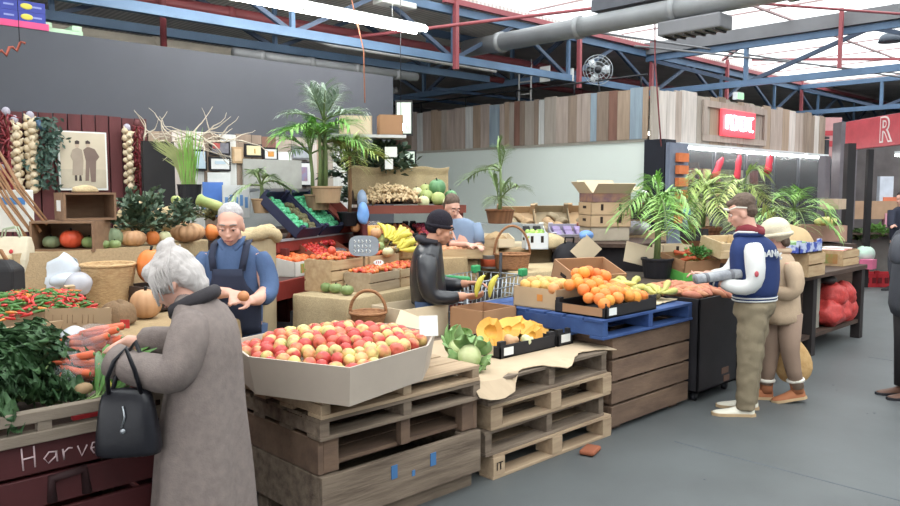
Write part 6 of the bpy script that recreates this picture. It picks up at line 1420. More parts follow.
# long produce bench along the mint wall
bt = thing('display_bench', 'long bench of tilted boxes before the mint wall', 'bench', (8.0, 5.85, 0), math.radians(-42))
MB().box((-.18, 0, .97), (1.95, .8, .04)).build('worktop', WOODD, bt); MB().box((-.18, -.38, 1.04), (1.95, .03, .16)).build('front_board', WOODC, bt)
MB().box((-.18, .2, .48), (1.85, .4, .94)).build('base', WOODD, bt)
def B(u, v, z): a = math.radians(-42); return Vector((8.0 + u * math.cos(a) - v * math.sin(a), 5.85 + u * math.sin(a) + v * math.cos(a), z))
ab = math.radians(-42)
MIX = [mat('paper_brown', G((190, 156, 116)), .85), mat('paper_olive', G((164, 146, 116)), .85)]
for k, (u, v, z, w_, m_, lb) in enumerate(((-.86, .2, 1.13, .5, CARD, 'tilted brown box at the left end of the bench by the mint wall'), (-.4, .22, 1.14, .46, MIX[1], 'second tilted box lined with brown paper by the mint wall'), (.06, .24, 1.14, .46, MIX[0], 'third tilted box with crumpled paper by the mint wall'), (.5, .24, 1.12, .42, CARDD, 'fourth tilted box standing behind the carton stack'))):
    b = tray(lb, (w_, .5, .12), B(u, v, z + .1), ab, m_, .75, labels=0, name='tilted_box', cat='box'); Fm = Matrix.Translation(B(u, v, z + .1)) @ Matrix.Rotation(ab, 4, 'Z') @ Matrix.Rotation(.75, 4, 'X')
    R = random.Random(60 + k)
    for j in range(5):
        t = sack('crumpled sheet of brown paper in the tilted box', (.2, .2, .1), Fm @ Vector((-w_ * .3 + j * w_ * .15, -.12 + .09 * (j % 3), .03)), j, MIX[(j + k) % 2], 70 + j + k * 7, 'paper', 'crumpled_paper'); t['group'] = 'crumpled papers in the tilted boxes'; t.rotation_euler = (.75, 0, ab + j); t['label'] = 'crumpled brown paper in the tilted boxes by the mint wall'
for k, (u, lb, m_, pm) in enumerate(((-.78, 'low white tray with dark print in front of the tilted boxes', PAPER, BLACKM), (-.26, 'low tray of mauve packets in front of the tilted boxes', mat('mauve_tray', G((196, 190, 206)), .5), mat('mauve_pack', G((160, 140, 186)), .5, rnd=.1)), (.1, 'red-brown low box beside the mauve packets', mat('red_brown_box', (0, 0, 0)), CARDL))):
    b = tray(lb, (.46, .34, .09), B(u, -.2, 1.1 + .03), ab, m_, .35, labels=0, lip=.02); Fm = Matrix.Translation(B(u, -.2, 1.13)) @ Matrix.Rotation(ab, 4, 'Z') @ Matrix.Rotation(.35, 4, 'X')
    for j in range(6): 
        t = MB().box((0, 0, .03), (.1, .13, .06)).build('packet', pm, None, Fm @ Vector((-.14 + .14 * (j % 3), -.07 + .14 * (j // 3), .02)), bevel=.01); t.rotation_euler = (.35, 0, ab); tag(t, ('dark packet in the low white tray', 'mauve packet in the low pale tray', 'pale packet in the red-brown low box')[k], 'packet', ('dark packets', 'mauve packets', 'pale packets')[k])
# stack of cartons on the dark round table
c = Pd(604, 240, 8.6); cz = c.z
t = thing('side_table', 'dark round edged table under the stacked cartons', 'table', (c.x, c.y, 0)); MB().lathe([(.001, 0), (.62, 0), (.62, .04), (.001, .04)], 36, (.1, .0, cz - .045), smooth=False).build('tabletop', WOODD, t); MB().lathe([(.001, 0), (.56, 0), (.56, cz - .05), (.001, cz - .05)], 30, (.1, 0, 0), smooth=False).build('dark_cloth', mat('black_cloth', G((48, 44, 48)), .9), t)
az = fa + .22
carton('lowest grey-brown carton of the stack, open at its right end', (.46, .32, .15), (c.x, c.y, cz), az, mat('grey_carton', G((178, 164, 144)), .8))
carton('second carton of the stack with hand holes', (.48, .34, .13), (c.x, c.y, cz + .152), az, CARD, holes=2, t=.01); carton('third carton of the stack with hand holes', (.48, .34, .14), (c.x, c.y, cz + .285), az + .02, CARD, holes=2, t=.01)
carton('top carton of the stack with four flaps folded out', (.46, .34, .1), (c.x, c.y, cz + .427), az + .05, mat('purple_carton', G((112, 84, 104)), .7, col2=G((176, 130, 96)), vs=9), (('f', 40), ('l', 50), ('r', 25), ('b', 62)))
for o in list(bpy.data.objects):
    if o.name.startswith('flap') and o.parent and o.parent.get('label', '').startswith('top carton of the stack'): o.data.materials.clear(); o.data.materials.append(CARDL)
c2 = Pd(586, 250, 7.9); t = MB().box((0, 0, 0), (.22, .012, .24)).build('cardboard_sheet', CARDL, None, c2); t.rotation_euler = (.1, .75, fa); tag(t, 'square tan cardboard panel standing on its corner before the dark table', 'cardboard')
c2 = Pd(586, 235, 7.95); film_bag('crumpled bright blue paper above the tan panel', c2, (.09, .06, .05), 21, mat('blue_crumple', G((110, 156, 226)), .5))
c2 = Pd(569, 256, 8.1); t = thing('backpack', 'black backpack leaning below the bench', 'bag', c2, fa); q = MB(); q.ell((0, 0, -.05), (.18, .13, .2), 18, 12); q.build('body', mat('black_nylon', G((36, 34, 40)), .7), t, disp=(.03, .1)); q = MB(); q.tube([(-.05, -.02, .14), (-.05, -.06, .2), (.04, -.06, .2), (.04, -.02, .14)], .01, 6); q.build('strap', BLACKP, t)
tag(MB().box((0, 0, .43), (.6, .3, .85)).build('low_cabinet', BLACKM, None, (Pd(565, 280, 8.1).x, Pd(565, 280, 8.1).y, 0), rot=(0, 0, fa)), 'low black cabinet under the backpack', 'cabinet')
c2 = Pd(641, 255, 7.4); t = MB().box((0, 0, 0), (.34, .012, .2)).build('cardboard_sheet', CARDL, None, c2); t.rotation_euler = (-.2, .25, fa + .2); tag(t, 'pale cardboard panel propped left of the black palm pot', 'cardboard')
# flat box of long orange things, right of the stack
c2 = Pd(632, 214, 9.4); carton('shallow tilted box of orange carrots by the dark pier', (.5, .34, .1), c2, fa + .3, CARD, tilt=(.6, 0))
for j in range(9): CS.put(c2 + RT * (-.18 + .045 * j) + Vector((0, 0, .09 + .012 * (j % 2))), (.2, .5, fa + 1.2 + U(-.2, .2)), 1.5, 'carrot in the tilted box by the dark pier', 'carrots by the dark pier')
film_bag('clear bagged vegetables below the tilted carrot box', Pd(634, 228, 9.2), (.26, .15, .09), 23, mat('grey_film', (0, 0, 0)))
tag(MB().box((0, 0, .6), (.7, .3, 1.2)).build('stand', CARD, None, (Pd(634, 250, 9.3).x, Pd(634, 250, 9.3).y, 0), rot=(0, 0, fa + .3)), 'plain brown stand below the bagged vegetables', 'stand')
# ---------------------------------------------------------------- second row behind the bananas
cloth_table('display_table', 'dark counter behind the tipped carton carrying the tall palm', [(5.55, 3.78), (6.38, 3.66), (6.9, 4.06), (6.75, 4.4), (5.75, 4.5)], .86, .3, mat('dark_cover', G((84, 72, 64)), .9), WOODD)
c2 = Pd(657, 272, 7.3)
palm('tall palm in a black pot behind the tipped carton', (c2.x, c2.y, .865), [.42, .55, .62], 6, .55, (.12, .145, .19, BLACKP), mat('palm_lush', G((118, 186, 72)), .42, col2=G((180, 220, 124)), vs=4, rnd=.15), ll=.26, lw=.006, nleaf=24, droop=.85, seed=21, spread=.03, lift=(.4, 1.3))
c2 = Pd(735, 240, 8.4); palm('palm with drooping yellowish fronds beside the young man', (c2.x, c2.y, .9), [.46, .6], 6, .6, (.17, .2, .3, mat('barrel_wood', G((150, 104, 66)), .8, wave=(5, 0, 'X', .3))), mat('palm_yellowish', G((150, 196, 84)), .45, col2=G((220, 220, 142)), vs=4, rnd=.18), ll=.24, lw=.006, nleaf=22, droop=1.0, seed=23, spread=.04, lift=(.3, 1.2))
c2 = Pd(700, 240, 8.6); palm('palm in a brown wooden barrel behind the packets', (c2.x, c2.y, .95), [.36, .48], 6, .55, (.18, .22, .34, mat('barrel_brown', G((136, 88, 56)), .8, wave=(5, 0, 'X', .3))), mat('palm_yellowish', (0, 0, 0)), ll=.22, lw=.006, nleaf=22, droop=.9, seed=24, spread=.04)
c2 = Pd(793, 235, 9.6); palm('bright low palm beyond the white-hatted woman', (c2.x, c2.y, .95), [.3], 12, .62, (.14, .17, .24, BLACKP), mat('palm_lush', (0, 0, 0)), ll=.24, lw=.0065, nleaf=22, droop=.7, seed=27, spread=.01, lift=(.2, 1.2))
tag(MB().box((0, 0, .45), (1.9, .4, .9)).build('plant_bench', WOODD, None, (9.3, 4.75, 0), rot=(0, 0, math.radians(-8))), 'dark bench under the plants before the shop front', 'bench')
c2 = Pd(687, 262, 7.4)
gb = carton('tan carton with a green band, holding carrots and leafy greens', (.44, .36, .22), (c2.x, c2.y, .85), fa + .45, CARDD, t=.01, band=(mat('green_band', G((104, 206, 84)), .6), .05, .5), tilt=(.18, 0))
Fm = Matrix.Translation((c2.x, c2.y, .85)) @ Matrix.Rotation(fa + .45, 4, 'Z')
for j in range(16): CS.put(Fm @ Vector((.02 + .02 * (j % 8) , -.02 + .1 * (j // 8), .19 + .02 * (j // 4))), (U(-.3, .3), U(-.3, .3), U(0, 6)), 1.1, 'carrot in the tan carton with the green band', 'carrots in the green banded carton')
bush('leafy green herbs at the front of the green banded carton', .15, 200, Fm @ Vector((-.02, -.16, .22)), mat('herb_leaf', G((60, 124, 60)), .5, col2=G((112, 170, 84)), vs=10), .035, .6, 'herb_bunch', 'herbs', 33)
carton('tan carton with a yellow-green label beside the green banded carton', (.4, .3, .2), (Pd(664, 262, 7.6).x + .2, Pd(664, 262, 7.6).y, .865), fa + .2, CARD)
crate('pale wooden crate tilted behind the young man', (.36, .3, .15), Pd(724, 254, 7.3), fa + .4, mat('pale_crate', G((206, 176, 130)), .7, col2=G((224, 198, 156)), vs=4, stretch=(1, 6, 6)), 2, .2)
tag(MB().box((0, 0, .45), (.5, .4, .9)).build('crate_base', WOODD, None, (Pd(724, 254, 7.3).x, Pd(724, 254, 7.3).y, 0), rot=(0, 0, fa)), 'dark base under the tilted pale crate', 'stand')
c2 = Pd(672, 243, 7.9); carton('cream box with a dark hand hole behind the tall palm', (.32, .24, .12), (c2.x, c2.y, 1.02), fa + .2, CARDL, holes=1); carton('brown carton under the cream box behind the tall palm', (.4, .3, .15), (c2.x, c2.y, .866), fa + .2, CARD)
tray('black plastic tray right of the cream box', (.22, .24, .07), Pd(694, 240, 7.9), fa, BLACKM, 0, labels=0); 
c2 = Pd(686, 222, 8.0); t = thing('bottle', 'blue topped bottle standing on the black tray', 'bottle', c2 - Vector((0, 0, .1))); MB().lathe([(.001, 0), (.035, 0), (.035, .12), (.014, .17), (.001, .17)], 14).build('glass', mat('grey_bottle', G((120, 130, 150)), .2), t); MB().lathe([(.001, .17), (.05, .18), (.04, .24), (.001, .25)], 14).build('blue_cap', mat('blue_cap', G((90, 150, 220)), .4), t)
c2 = Pd(643, 203, 8.9); t = thing('lamp', 'small dark lantern with a white shade left of the palm', 'lamp', c2); MB().box((0, 0, -.1), (.22, .2, .18)).build('body', mat('lantern_dark', G((62, 66, 72)), .5), t, bevel=.02); MB().lathe([(.1, 0), (.04, .14), (.001, .15)], 14).build('shade', PAPER, t)
# cloth covered heap behind the white hat
c2 = Pd(778, 238, 8.6); sack('big tan cloth covered heap behind the white-hatted woman', (.95, .6, .44), Vector((c2.x, c2.y, .85)), fa + .2, mat('tan_cloth', G((208, 176, 128)), .9, var=.08), 31)

# ---------------------------------------------------------------- right-hand counter
rt_ = thing('long_counter', 'long dark wooden counter with lower shelf along the aisle', 'counter', (8.0, 3.5, 0))
MB().box((0, 0, .82), (3.1, 1.0, .05)).build('worktop', WOODD, rt_, bevel=.005); MB().box((0, -.02, .2), (3.0, .9, .04)).build('lower_shelf', WOODD, rt_)
for x in (-1.45, -.68, .05, 1.45):
    for y in (-.44, .44): MB().box((x, y, .4), (.1, .1, .8)).build('leg', mat('leg_dark', G((48, 42, 42)), .7), rt_)
for k, (x0, x1) in enumerate(((-1.3, -.75), (-.62, -.02), (.1, .52))):
    MB().box(((x0 + x1) / 2, -.36, .51), (x1 - x0 - .02, .02, .57)).build('side_panel', mat('grey_panel', G((156, 152, 138)), .8, var=.12, vs=2, wave=(12, 0, 'X', .2)), rt_)
REDN = mat('red_net', G((214, 66, 60)), .5, col2=G((176, 50, 48)), vs=25, bump=.6, bs=60)
for k, (x, y, z, r, lb) in enumerate(((8.72, 3.12, .36, .21, 'red net bag at the left of the pile under the counter'), (9.0, 3.14, .36, .21, 'red net bag in the middle of the pile under the counter'), (9.26, 3.14, .34, .17, 'red net bag beside the counter leg'), (8.86, 3.14, .54, .2, 'red net bag on top of the pile under the counter'), (9.12, 3.14, .52, .19, 'red net bag on the right top of the pile under the counter'))):
    o = film_bag(lb, Vector((x, y, z)), (r, r * .8, .15), 40 + k, REDN, 'net_bag'); o['category'] = 'net bag'
tag(MB().ell((0, 0, 0), (.12, .09, .05), 14, 9).build('dark_bag', mat('dark_bag', (0, 0, 0)), None, (8.75, 3.14, .72), disp=(.03, .08)), 'small dark bag lying on top of the red net bags', 'bag')
ZT = .848
def RC(px, py, z=ZT): return Pz(px, py, z)
p = RC(789, 275); carton('grey cardboard box beside the woman in the beige jacket', (.36, .36, .2), (p.x + .1, p.y + .22, ZT), 0, mat('grey_carton', (0, 0, 0)))
p = RC(814, 277); crate('wooden slatted crate on the long counter', (.42, .4, .23), (p.x + .12, p.y + .22, ZT), 0, WOODC, 2); 
bw = tray('blue and white printed tray on top of the wooden crate', (.56, .42, .1), (p.x - .02, p.y + .24, ZT + .24), 0, mat('blue_white_print', G((66, 86, 180)), .5, col2=G((196, 204, 230)), vs=16, sharp=.9), 0, labels=0, lip=.025)
MB().box((0, 0, .07), (.3, .2, .06)).build('green_pack', mat('pack_green', G((150, 190, 120)), .5), bw)
p = RC(825, 255); carton('long pinkish brown carton behind the blue and white tray', (.85, .3, .3), (8.85, 3.86, ZT), 0, mat('pink_carton', G((182, 138, 120)), .75))
p = RC(852, 268); oc = crate('low wooden box covered with papers at the counter end', (.5, .42, .17), (9.28, 3.3, ZT), 0, WOODC, 2); 
for k in range(4): MB().box((-.12 + .08 * k, -.05 + .05 * (k % 2), .175 + .004 * k), (.2, .28, .004), U(-.4, .4)).build('paper', PAPER if k % 2 else mat('pale_red_paper', G((224, 150, 140)), .7), oc)
MB().box((-.251, 0, .08), (.003, .3, .11)).build('orange_end', mat('box_orange', G((196, 104, 60)), .6, col2=G((130, 160, 90)), vs=10), oc)
c2 = Pd(816, 228, 9.8); carton('brown carton under the yellow bag beyond the counter', (.6, .4, .2), c2 - Vector((0, 0, .16)), fa, mat('pink_carton', (0, 0, 0))); film_bag('yellow bag lying on the brown carton near the pier', c2 + Vector((.1, -.08, .08)), (.22, .12, .06), 51, mat('yellow_bag', G((226, 206, 120)), .5))
tag(MB().box((0, 0, .5), (.8, .5, 1.05)).build('stand', WOODD, None, (c2.x, c2.y, 0), rot=(0, 0, fa)), 'dark stand under the brown carton near the pier', 'stand')
c2 = Pd(833, 204, 11.2); t = thing('timber_block', 'pale timber block fixed to the dark post', 'block', c2); MB().box((0, 0, 0), (.3, .26, .15)).build('body', mat('pale_block', G((200, 174, 146)), .8), t)
MB().box((0, .14, -.5), (.2, .1, 2.4)).build('fixing_post', mat('charcoal_pier', (0, 0, 0)), t)
tag(MB().box((0, 0, 1.2), (.12, .12, 2.4)).build('dark_post', BLACKM, None, (Pd(848, 200, 11.6).x, Pd(848, 200, 11.6).y, 0), rot=(0, 0, fa)), 'thin black upright post at the end of the counter', 'post')
# ---------------------------------------------------------------- far stall under the red sign
fx = Pd(880, 262, 14.2); 
t = thing('far_counter', 'low counter of green plants under the red stall sign', 'counter', (fx.x, fx.y, 0), fa); MB().box((0, .1, .45), (2.4, .6, .9)).build('base', mat('grey_base', G((110, 104, 100)), .8), t); MB().box((0, 0, .91), (2.5, .8, .03)).build('worktop', WOODD, t)
for k, (px, py, r, lb) in enumerate(((862, 238, .3, 'dark green potted herbs left under the red stall sign'), (877, 236, .32, 'light green potted herbs right under the red stall sign'))):
    bush(lb, r, 420, Pd(px, py, 14) - Vector((0, 0, .05)), (LEAF, mat('herb_light', G((120, 170, 80)), .5, rnd=.1))[k], .06, .8, 'potted_herb', 'herbs', 50 + k)
c2 = Pd(865, 254, 13.4); o = MB().ell((0, 0, 0), (.2, .16, .15), 18, 12).build('wrapped_bundle', mat('mint_wrap', G((176, 226, 196)), .4, col2=G((226, 236, 230)), vs=3), None, c2); tag(o, 'pale mint wrapped round bundle at the far stall', 'bundle')
tag(MB().box((0, 0, 0), (.25, .2, .16)).build('pink_box', mat('pink_box', G((226, 110, 150)), .5), None, Pd(868, 264, 13.2)), 'pink box below the pale mint bundle', 'box')
for k, (px, py) in enumerate(((833, 280), (858, 281), (884, 281))):
    c2 = Pz(px, py + 5, 0); t = tray(('red plastic crate left of the three on the far floor', 'red plastic crate in the middle of the three on the far floor', 'red plastic crate right of the three on the far floor')[k], (.5, .36, .24), (c2.x, c2.y, 0), fa, mat('red_crate', G((206, 40, 52)), .45), 0, labels=0, name='plastic_crate', cat='crate')
    for s in range(4): MB().box((-.18 + .12 * s, -.182, .12), (.07, .004, .1)).build('crate_slot', mat('crate_slot', G((120, 26, 34)), .6), t)
wallbox('wall_far_stall', (20.5, 1.0, 0), (20.7, 7, 2.9), mat('far_stall', G((120, 112, 112)), .7, var=.25, vs=2))
for k, (x, y) in enumerate(((17.5, 4.6), (17.5, 3.4))):
    t = thing('strip_lamp', ('glowing strip lamp inside the far stall, left one', 'glowing strip lamp inside the far stall, right one')[k], 'lamp', (x, y, 2.42), PI / 2 - .2); MB().box((0, 0, .04), (1.0, .12, .06)).build('housing', WHITEP, t); MB().tube([(-.5, 0, 0), (.5, 0, 0)], .035, 8).build('tube', EMS, t)
for k, (px, py, w_, h_, c_, lb) in enumerate(((893, 205, .5, .35, (226, 120, 80), 'orange red display box in the far stall'), (897, 220, .6, .3, (206, 140, 160), 'mauve display box in the far stall'), (868, 210, 1.3, .4, (176, 140, 110), 'tan panel in the far stall'), (885, 190, .3, .6, (200, 206, 220), 'pale poster in the far stall'))):
    tag(MB().box((0, 0, 0), (w_, .12, h_)).build('display_box', mat('far_%d' % k, G(c_), .6), None, Pd(px, py, 17), rot=(0, 0, fa)), lb, 'display')
t = thing('stall_support', 'dark frame of posts carrying the red stall sign', 'frame', Pd(868, 200, 13.3)); t.location.z = 0; t.rotation_euler = (0, 0, an)
for x in (.0, 1.2): MB().box((x, 0, 1.2), (.09, .09, 2.4)).build('post', BLACKM, t)
# ================================================================== people (local axes: x = picture right, y = away from the camera, z = up)
def skin(name, c): return mat(name, G(c), .55, var=.06, vs=8, spec=.35)
SK1 = skin('skin_fair', (224, 168, 146)); SK2 = skin('skin_tan', (206, 146, 116))
def basis(f, up=(0, 0, 1)):
    f = Vector(f).normalized(); r = f.cross(Vector(up)).normalized(); u = r.cross(f)
    M = Matrix((r, f, u)).transposed().to_4x4(); return M          # columns: right, forward, up of the head
def add_head(q, c, f, s=1.0, up=(0, 0, 1), neck=None):
    M = Matrix.Translation(Vector(c)) @ basis(f, up)
    def e(p, r): q.ell((0, 0, 0), tuple(x * s for x in r), 18, 12, 0, None); n = len(q.v); k = 18 * 13; L = Matrix.Translation(Vector(p) * s); q.v[n - k:] = [tuple(M @ (L @ Vector(v))) for v in q.v[n - k:]]
    e((0, -.012, .025), (.076, .094, .088)); e((0, .028, -.035), (.058, .062, .075)); e((0, .052, -.088), (.028, .028, .024))
    e((0, .068, .03), (.055, .022, .02)); e((0, .088, -.02), (.0125, .018, .026)); e((0, .1, -.036), (.017, .014, .011))
    e((0, .082, -.064), (.024, .012, .008)); e((0, .08, -.073), (.022, .011, .007))
    for k in (-1, 1): e((k * .074, -.008, -.018), (.011, .021, .032)); e((k * .042, .05, -.03), (.022, .026, .026))
    if neck: q.tube([M @ Vector((0, -.02 * s, -.05 * s)), neck], [.055 * s, .062 * s], 14)
    return M
def face_parts(th, M, s=1.0, brow=None, closed=False, lips=(176, 100, 92), iris=(70, 80, 84)):
    for k in (-1, 1):
        q = MB(); q.ell(tuple(M @ (Vector((k * .032, .0765, .002)) * s)), .0112 * s, 10, 8); o = q.build('eye', mat('eye_white', G((228, 222, 216)), .3), th)
        q = MB(); q.ell(tuple(M @ (Vector((k * .032, .0853, -.002)) * s)), .0055 * s, 8, 6); q.build('iris', mat('iris_%d' % iris[0], G(iris), .2), o)
        q = MB(); q.tube([M @ (Vector((k * x, y, z)) * s) for x, y, z in ((.018, .0875, .007), (.032, .089, .0085), (.047, .08, .006))], .0055 * s, 6); q.build('eyelid', SK1, o)
        q = MB(); q.tube([M @ (Vector((k * x, y, z)) * s) for x, y, z in ((.014, .091, .03), (.032, .09, .036), (.052, .078, .03))], .0045 * s, 6); q.build('eyebrow', brow or mat('brow_grey', G((150, 140, 132)), .8), th)
    q = MB(); q.tube([M @ (Vector((x, y, z)) * s) for x, y, z in ((-.024, .085, -.069), (-.01, .0945, -.067), (0, .0945, -.0685), (.01, .0945, -.067), (.024, .085, -.069))], .0035 * s, 6); q.build('lips', mat('lips_%d' % lips[0], G(lips), .45), th)
def add_hand(q, w, d, n, side=1, curl=.6, s=1.0, spread=.12, thumb=.5):
    """w wrist, d pointing direction, n back-of-hand normal, side: +1 thumb towards d x n"""
    d = Vector(d).normalized(); n = Vector(n); n = (n - d * n.dot(d)).normalized(); t = d.cross(n) * side; w = Vector(w)
    q.tube([w - d * .02, w + d * .02 * s, w + d * .055 * s, w + d * .088 * s], [(.026 * s, .019 * s), (.034 * s, .017 * s), (.041 * s, .0165 * s), (.039 * s, .013 * s)], 12, up=n)
    for k, (o, L, r) in enumerate(((.03, .072, .0088), (.0105, .082, .0092), (-.0095, .076, .0088), (-.028, .06, .0078))):
        p = w + d * .083 * s + t * o * s; pts = [p - d * .02 * s, p]; dd = (d + t * o * 4 * spread).normalized(); a = curl * (.35 + .06 * k)
        for m_, f in enumerate((.45, .3, .25)):
            ax = t; R_ = Matrix.Rotation(-a * (1 + .5 * m_) * (1 if (d.cross(n)).dot(t) > 0 else -1), 3, ax); dd = (R_ @ dd).normalized(); p = p + dd * L * f * s; pts.append(p)
        q.tube(pts, [r * s, r * 1.02 * s, r * .98 * s, r * .9 * s, r * .68 * s], 8)
    p = w + d * .022 * s + t * .028 * s; dd = (d * .55 + t * .75 - n * .25 * thumb).normalized()
    q.tube([p - dd * .01, p + dd * .03 * s, p + (dd + d * .35 - n * .3 * thumb).normalized() * .055 * s, p + (dd + d * .9 - n * .6 * thumb).normalized() * .08 * s], [.013 * s, .0125 * s, .0105 * s, .007 * s], 8)
def ering(c, rx, ry, n=28, rot=0, tilt=0, tdir=0, wob=0, ph=0, k=7, flat=0):
    out = []
    for j in range(n):
        a = 2 * PI * j / n; w_ = 1 + wob * math.sin(k * a + ph) + wob * .6 * math.sin((k * 2 - 3) * a + 2.1 * ph); x, y = rx * math.cos(a) * w_, ry * math.sin(a) * w_
        X, Y = x * math.cos(rot) - y * math.sin(rot), x * math.sin(rot) + y * math.cos(rot)
        out.append((c[0] + X, c[1] + Y, c[2] + tilt * (X * math.cos(tdir) + Y * math.sin(tdir))))
    return out
def person(label, base, name='person'):
    t = thing(name, label, 'person', (base.x, base.y, 0)); t.rotation_euler = (0, 0, fa); return t
def shoe(th, heel, d, m_, sole, L=.27, w_=.046, h_=.075, pitch=0, name='shoe', shaft=None):
    d = Vector((d[0], d[1], 0)).normalized(); s = Vector((-d.y, d.x, 0)); M = Matrix((d, s, Vector((0, 0, 1)))).transposed().to_4x4(); M.translation = Vector(heel); M = M @ Matrix.Rotation(pitch, 4, 'Y')
    rings = []
    for x, rw, top in ((-.03, .6, .95), (0, .82, 1.1), (.06, .85, 1.12), (.12, .9, .85), (.18, 1.05, .62), (.235, .95, .5), (L, .5, .38)):
        x = x * L / .27 if x != L else L; ring = []
        for j in range(14):
            a = 2 * PI * j / 14; yy = math.cos(a) * w_ * rw; zz = max(0, math.sin(a)); ring.append(M @ Vector((x, yy, .018 + zz * (h_ * top - .018))))
        rings.append(ring)
    q = MB(); q.loft(rings); o = q.build(name, m_, th, sub=1)
    q = MB(); q.prism([(x * L / .27 if x < .26 else L + .004, y * w_ * 1.05) for x, y in ((-.034, -.5), (0, -.85), (.1, -.85), (.18, -1.05), (.24, -.9), (.27, -.4), (.27, .4), (.24, .9), (.18, 1.05), (.1, .85), (0, .85), (-.034, .5))], 0, .022, 0, M); q.build('sole', sole, o)
    if shaft:
        q = MB(); q.loft([[M @ Vector(p) for p in ering((.03, 0, z), r, r * .85, 16)] for z, r in ((.05, .052), (.1, .05), (.15, .054))]); q.build('shaft', m_, o)
        q = MB(); q.tube([M @ Vector((.03 + .056 * math.cos(2 * PI * i / 18), .05 * math.sin(2 * PI * i / 18), .155)) for i in range(19)], .016, 8, caps=False); q.build('fur_cuff', shaft, o, disp=(.01, .02))
    return o
# ---------------------------------------------------------------- old woman in the grey-brown coat
W = person('old white-haired woman in a long grey-brown coat reaching over the greens bin', Pd(197, 253, 3.15))
q = MB(); Mh = add_head(q, (-.10, 0, 1.325), (-.8, .03, -.6), .98, (-.45, 0, .9), (0.0, 0, 1.2))
q.tube([(0.01, 0, 1.22), (.04, 0, 1.0), (.03, 0, .8), (.02, 0, .55)], [.06, .1, .11, .1], 14)
for y in (-.07, .07): q.tube([(.02, y, .7), (.02, y, .4), (.03, y, .1)], [.075, .055, .04], 12)
q.tube([(.02, -.12, 1.18), (-.0, -.19, 1.0), (-.15, -.18, .995), (-.28, -.15, 1.02)], [.045, .04, .034, .028], 12); add_hand(q, (-.275, -.15, 1.02), (-.55, .8, -.25), (-.3, -.2, .9), 1, 1.3, .9)
q.tube([(.02, .12, 1.18), (-.06, .2, 1.0), (-.24, .17, 1.02), (-.36, .12, 1.05)], [.045, .04, .034, .028], 12); add_hand(q, (-.36, .12, 1.05), (-.8, -.2, -.45), (-.3, .2, .9), -1, .9, .92)
q.build('body', SK1, W, remesh=.0075, smoothit=3); face_parts(W, Mh, .98)
HAIRW = mat('white_hair', G((216, 208, 204)), .6, col2=G((186, 176, 172)), vs=4, stretch=(1, 30, 3), bump=.5, bs=30)
q = MB()
def hell(p, r, Mx=Mh, qq=None): 
    qq = qq or q; k0 = len(qq.v); qq.ell((0, 0, 0), r, 18, 12); qq.v[k0:] = [tuple(Mx @ (Matrix.Translation(Vector(p)) @ Vector(v))) for v in qq.v[k0:]]
hell((0, -.03, .042), (.088, .098, .09)); hell((0, -.07, -.01), (.078, .06, .085)); hell((.0, .03, .075), (.075, .06, .046)); hell((.06, .01, .02), (.032, .05, .06)); hell((-.06, .01, .02), (.032, .05, .06))
hell((0, -.075, -.07), (.05, .045, .05)); hell((.0, -.06, .125), (.042, .042, .034)); hell((.02, -.075, .14), (.025, .025, .02))
q.build('hair', HAIRW, W, remesh=.008, smoothit=2, disp=(.012, .03))
q = MB()
for k in range(26):
    R = random.Random(k); sx = (-1, 1)[k % 2]; y0 = R.uniform(-.06, .05); q.tube([Mh @ Vector((sx * .05, y0 - .05, .11)), Mh @ Vector((sx * .088, y0, .05)), Mh @ Vector((sx * (.085 + R.uniform(-.004, .01)), y0 + .03, R.uniform(-.06, -.01)))], [.005, .006, .003], 5)
q.build('hair_strands', HAIRW, W)
COAT = mat('coat_wool', G((140, 126, 120)), .9, col2=G((122, 110, 106)), vs=30, bump=.25, bs=150)
rings = []; R = random.Random(2)
for z, cx_, rx, ry, wb in ((1.275, -.0, .06, .075, 0), (1.25, .005, .085, .11, 0), (1.215, .012, .105, .165, 0), (1.15, .025, .125, .195, 0), (1.05, .03, .14, .2, .008), (.9, .02, .15, .21, .018), (.75, .012, .172, .222, .026), (.6, .008, .188, .235, .034), (.45, .006, .2, .25, .042), (.3, .004, .21, .262, .048), (.22, .004, .214, .268, .05)):
    rings.append(ering((cx_, 0, z), rx, ry, 56, 0, -.25 if z > 1.2 else 0, 0, wb, .7 + z * .5, 6))
q = MB(); q.loft(rings, caps=True); 
q.build('coat', COAT, W, disp=(.012, .12), sub=1)
q = MB(); q.tube([(.01, -.1, 1.2), (.02, -.165, 1.15), (.0, -.205, 1.03), (-.025, -.22, .985), (-.09, -.215, .985), (-.18, -.195, 1.0), (-.265, -.17, 1.02)], [.07, .082, .086, .085, .08, .072, .064], 20); o = q.build('sleeve', COAT, W, disp=(.022, .07), sub=1)
q = MB(); q.tube([(-.24, -.178, 1.015), (-.285, -.165, 1.03)], [.069, .069], 20); q.build('cuff', COAT, o)
q = MB(); q.tube([(.02, .14, 1.2), (.0, .22, 1.1), (-.06, .22, 1.02), (-.2, .18, 1.03), (-.33, .13, 1.06)], [.08, .085, .085, .072, .062], 18); q.build('sleeve', COAT, W, disp=(.015, .08), sub=1)
q = MB(); q.tube([(-.1, -.02, 1.185), (-.07, -.085, 1.215), (.0, -.1, 1.25), (.055, -.06, 1.275), (.065, .0, 1.28), (.05, .06, 1.275), (-.01, .1, 1.245), (-.08, .07, 1.205)], [.018, .028, .03, .03, .03, .03, .03, .018], 12); q.build('collar', mat('dark_collar', G((58, 54, 58)), .85, bump=.3), W)
for y in (-.07, .07): shoe(W, (.06, y, 0), (-1, 0), BLACKM, BLACKP, .24)
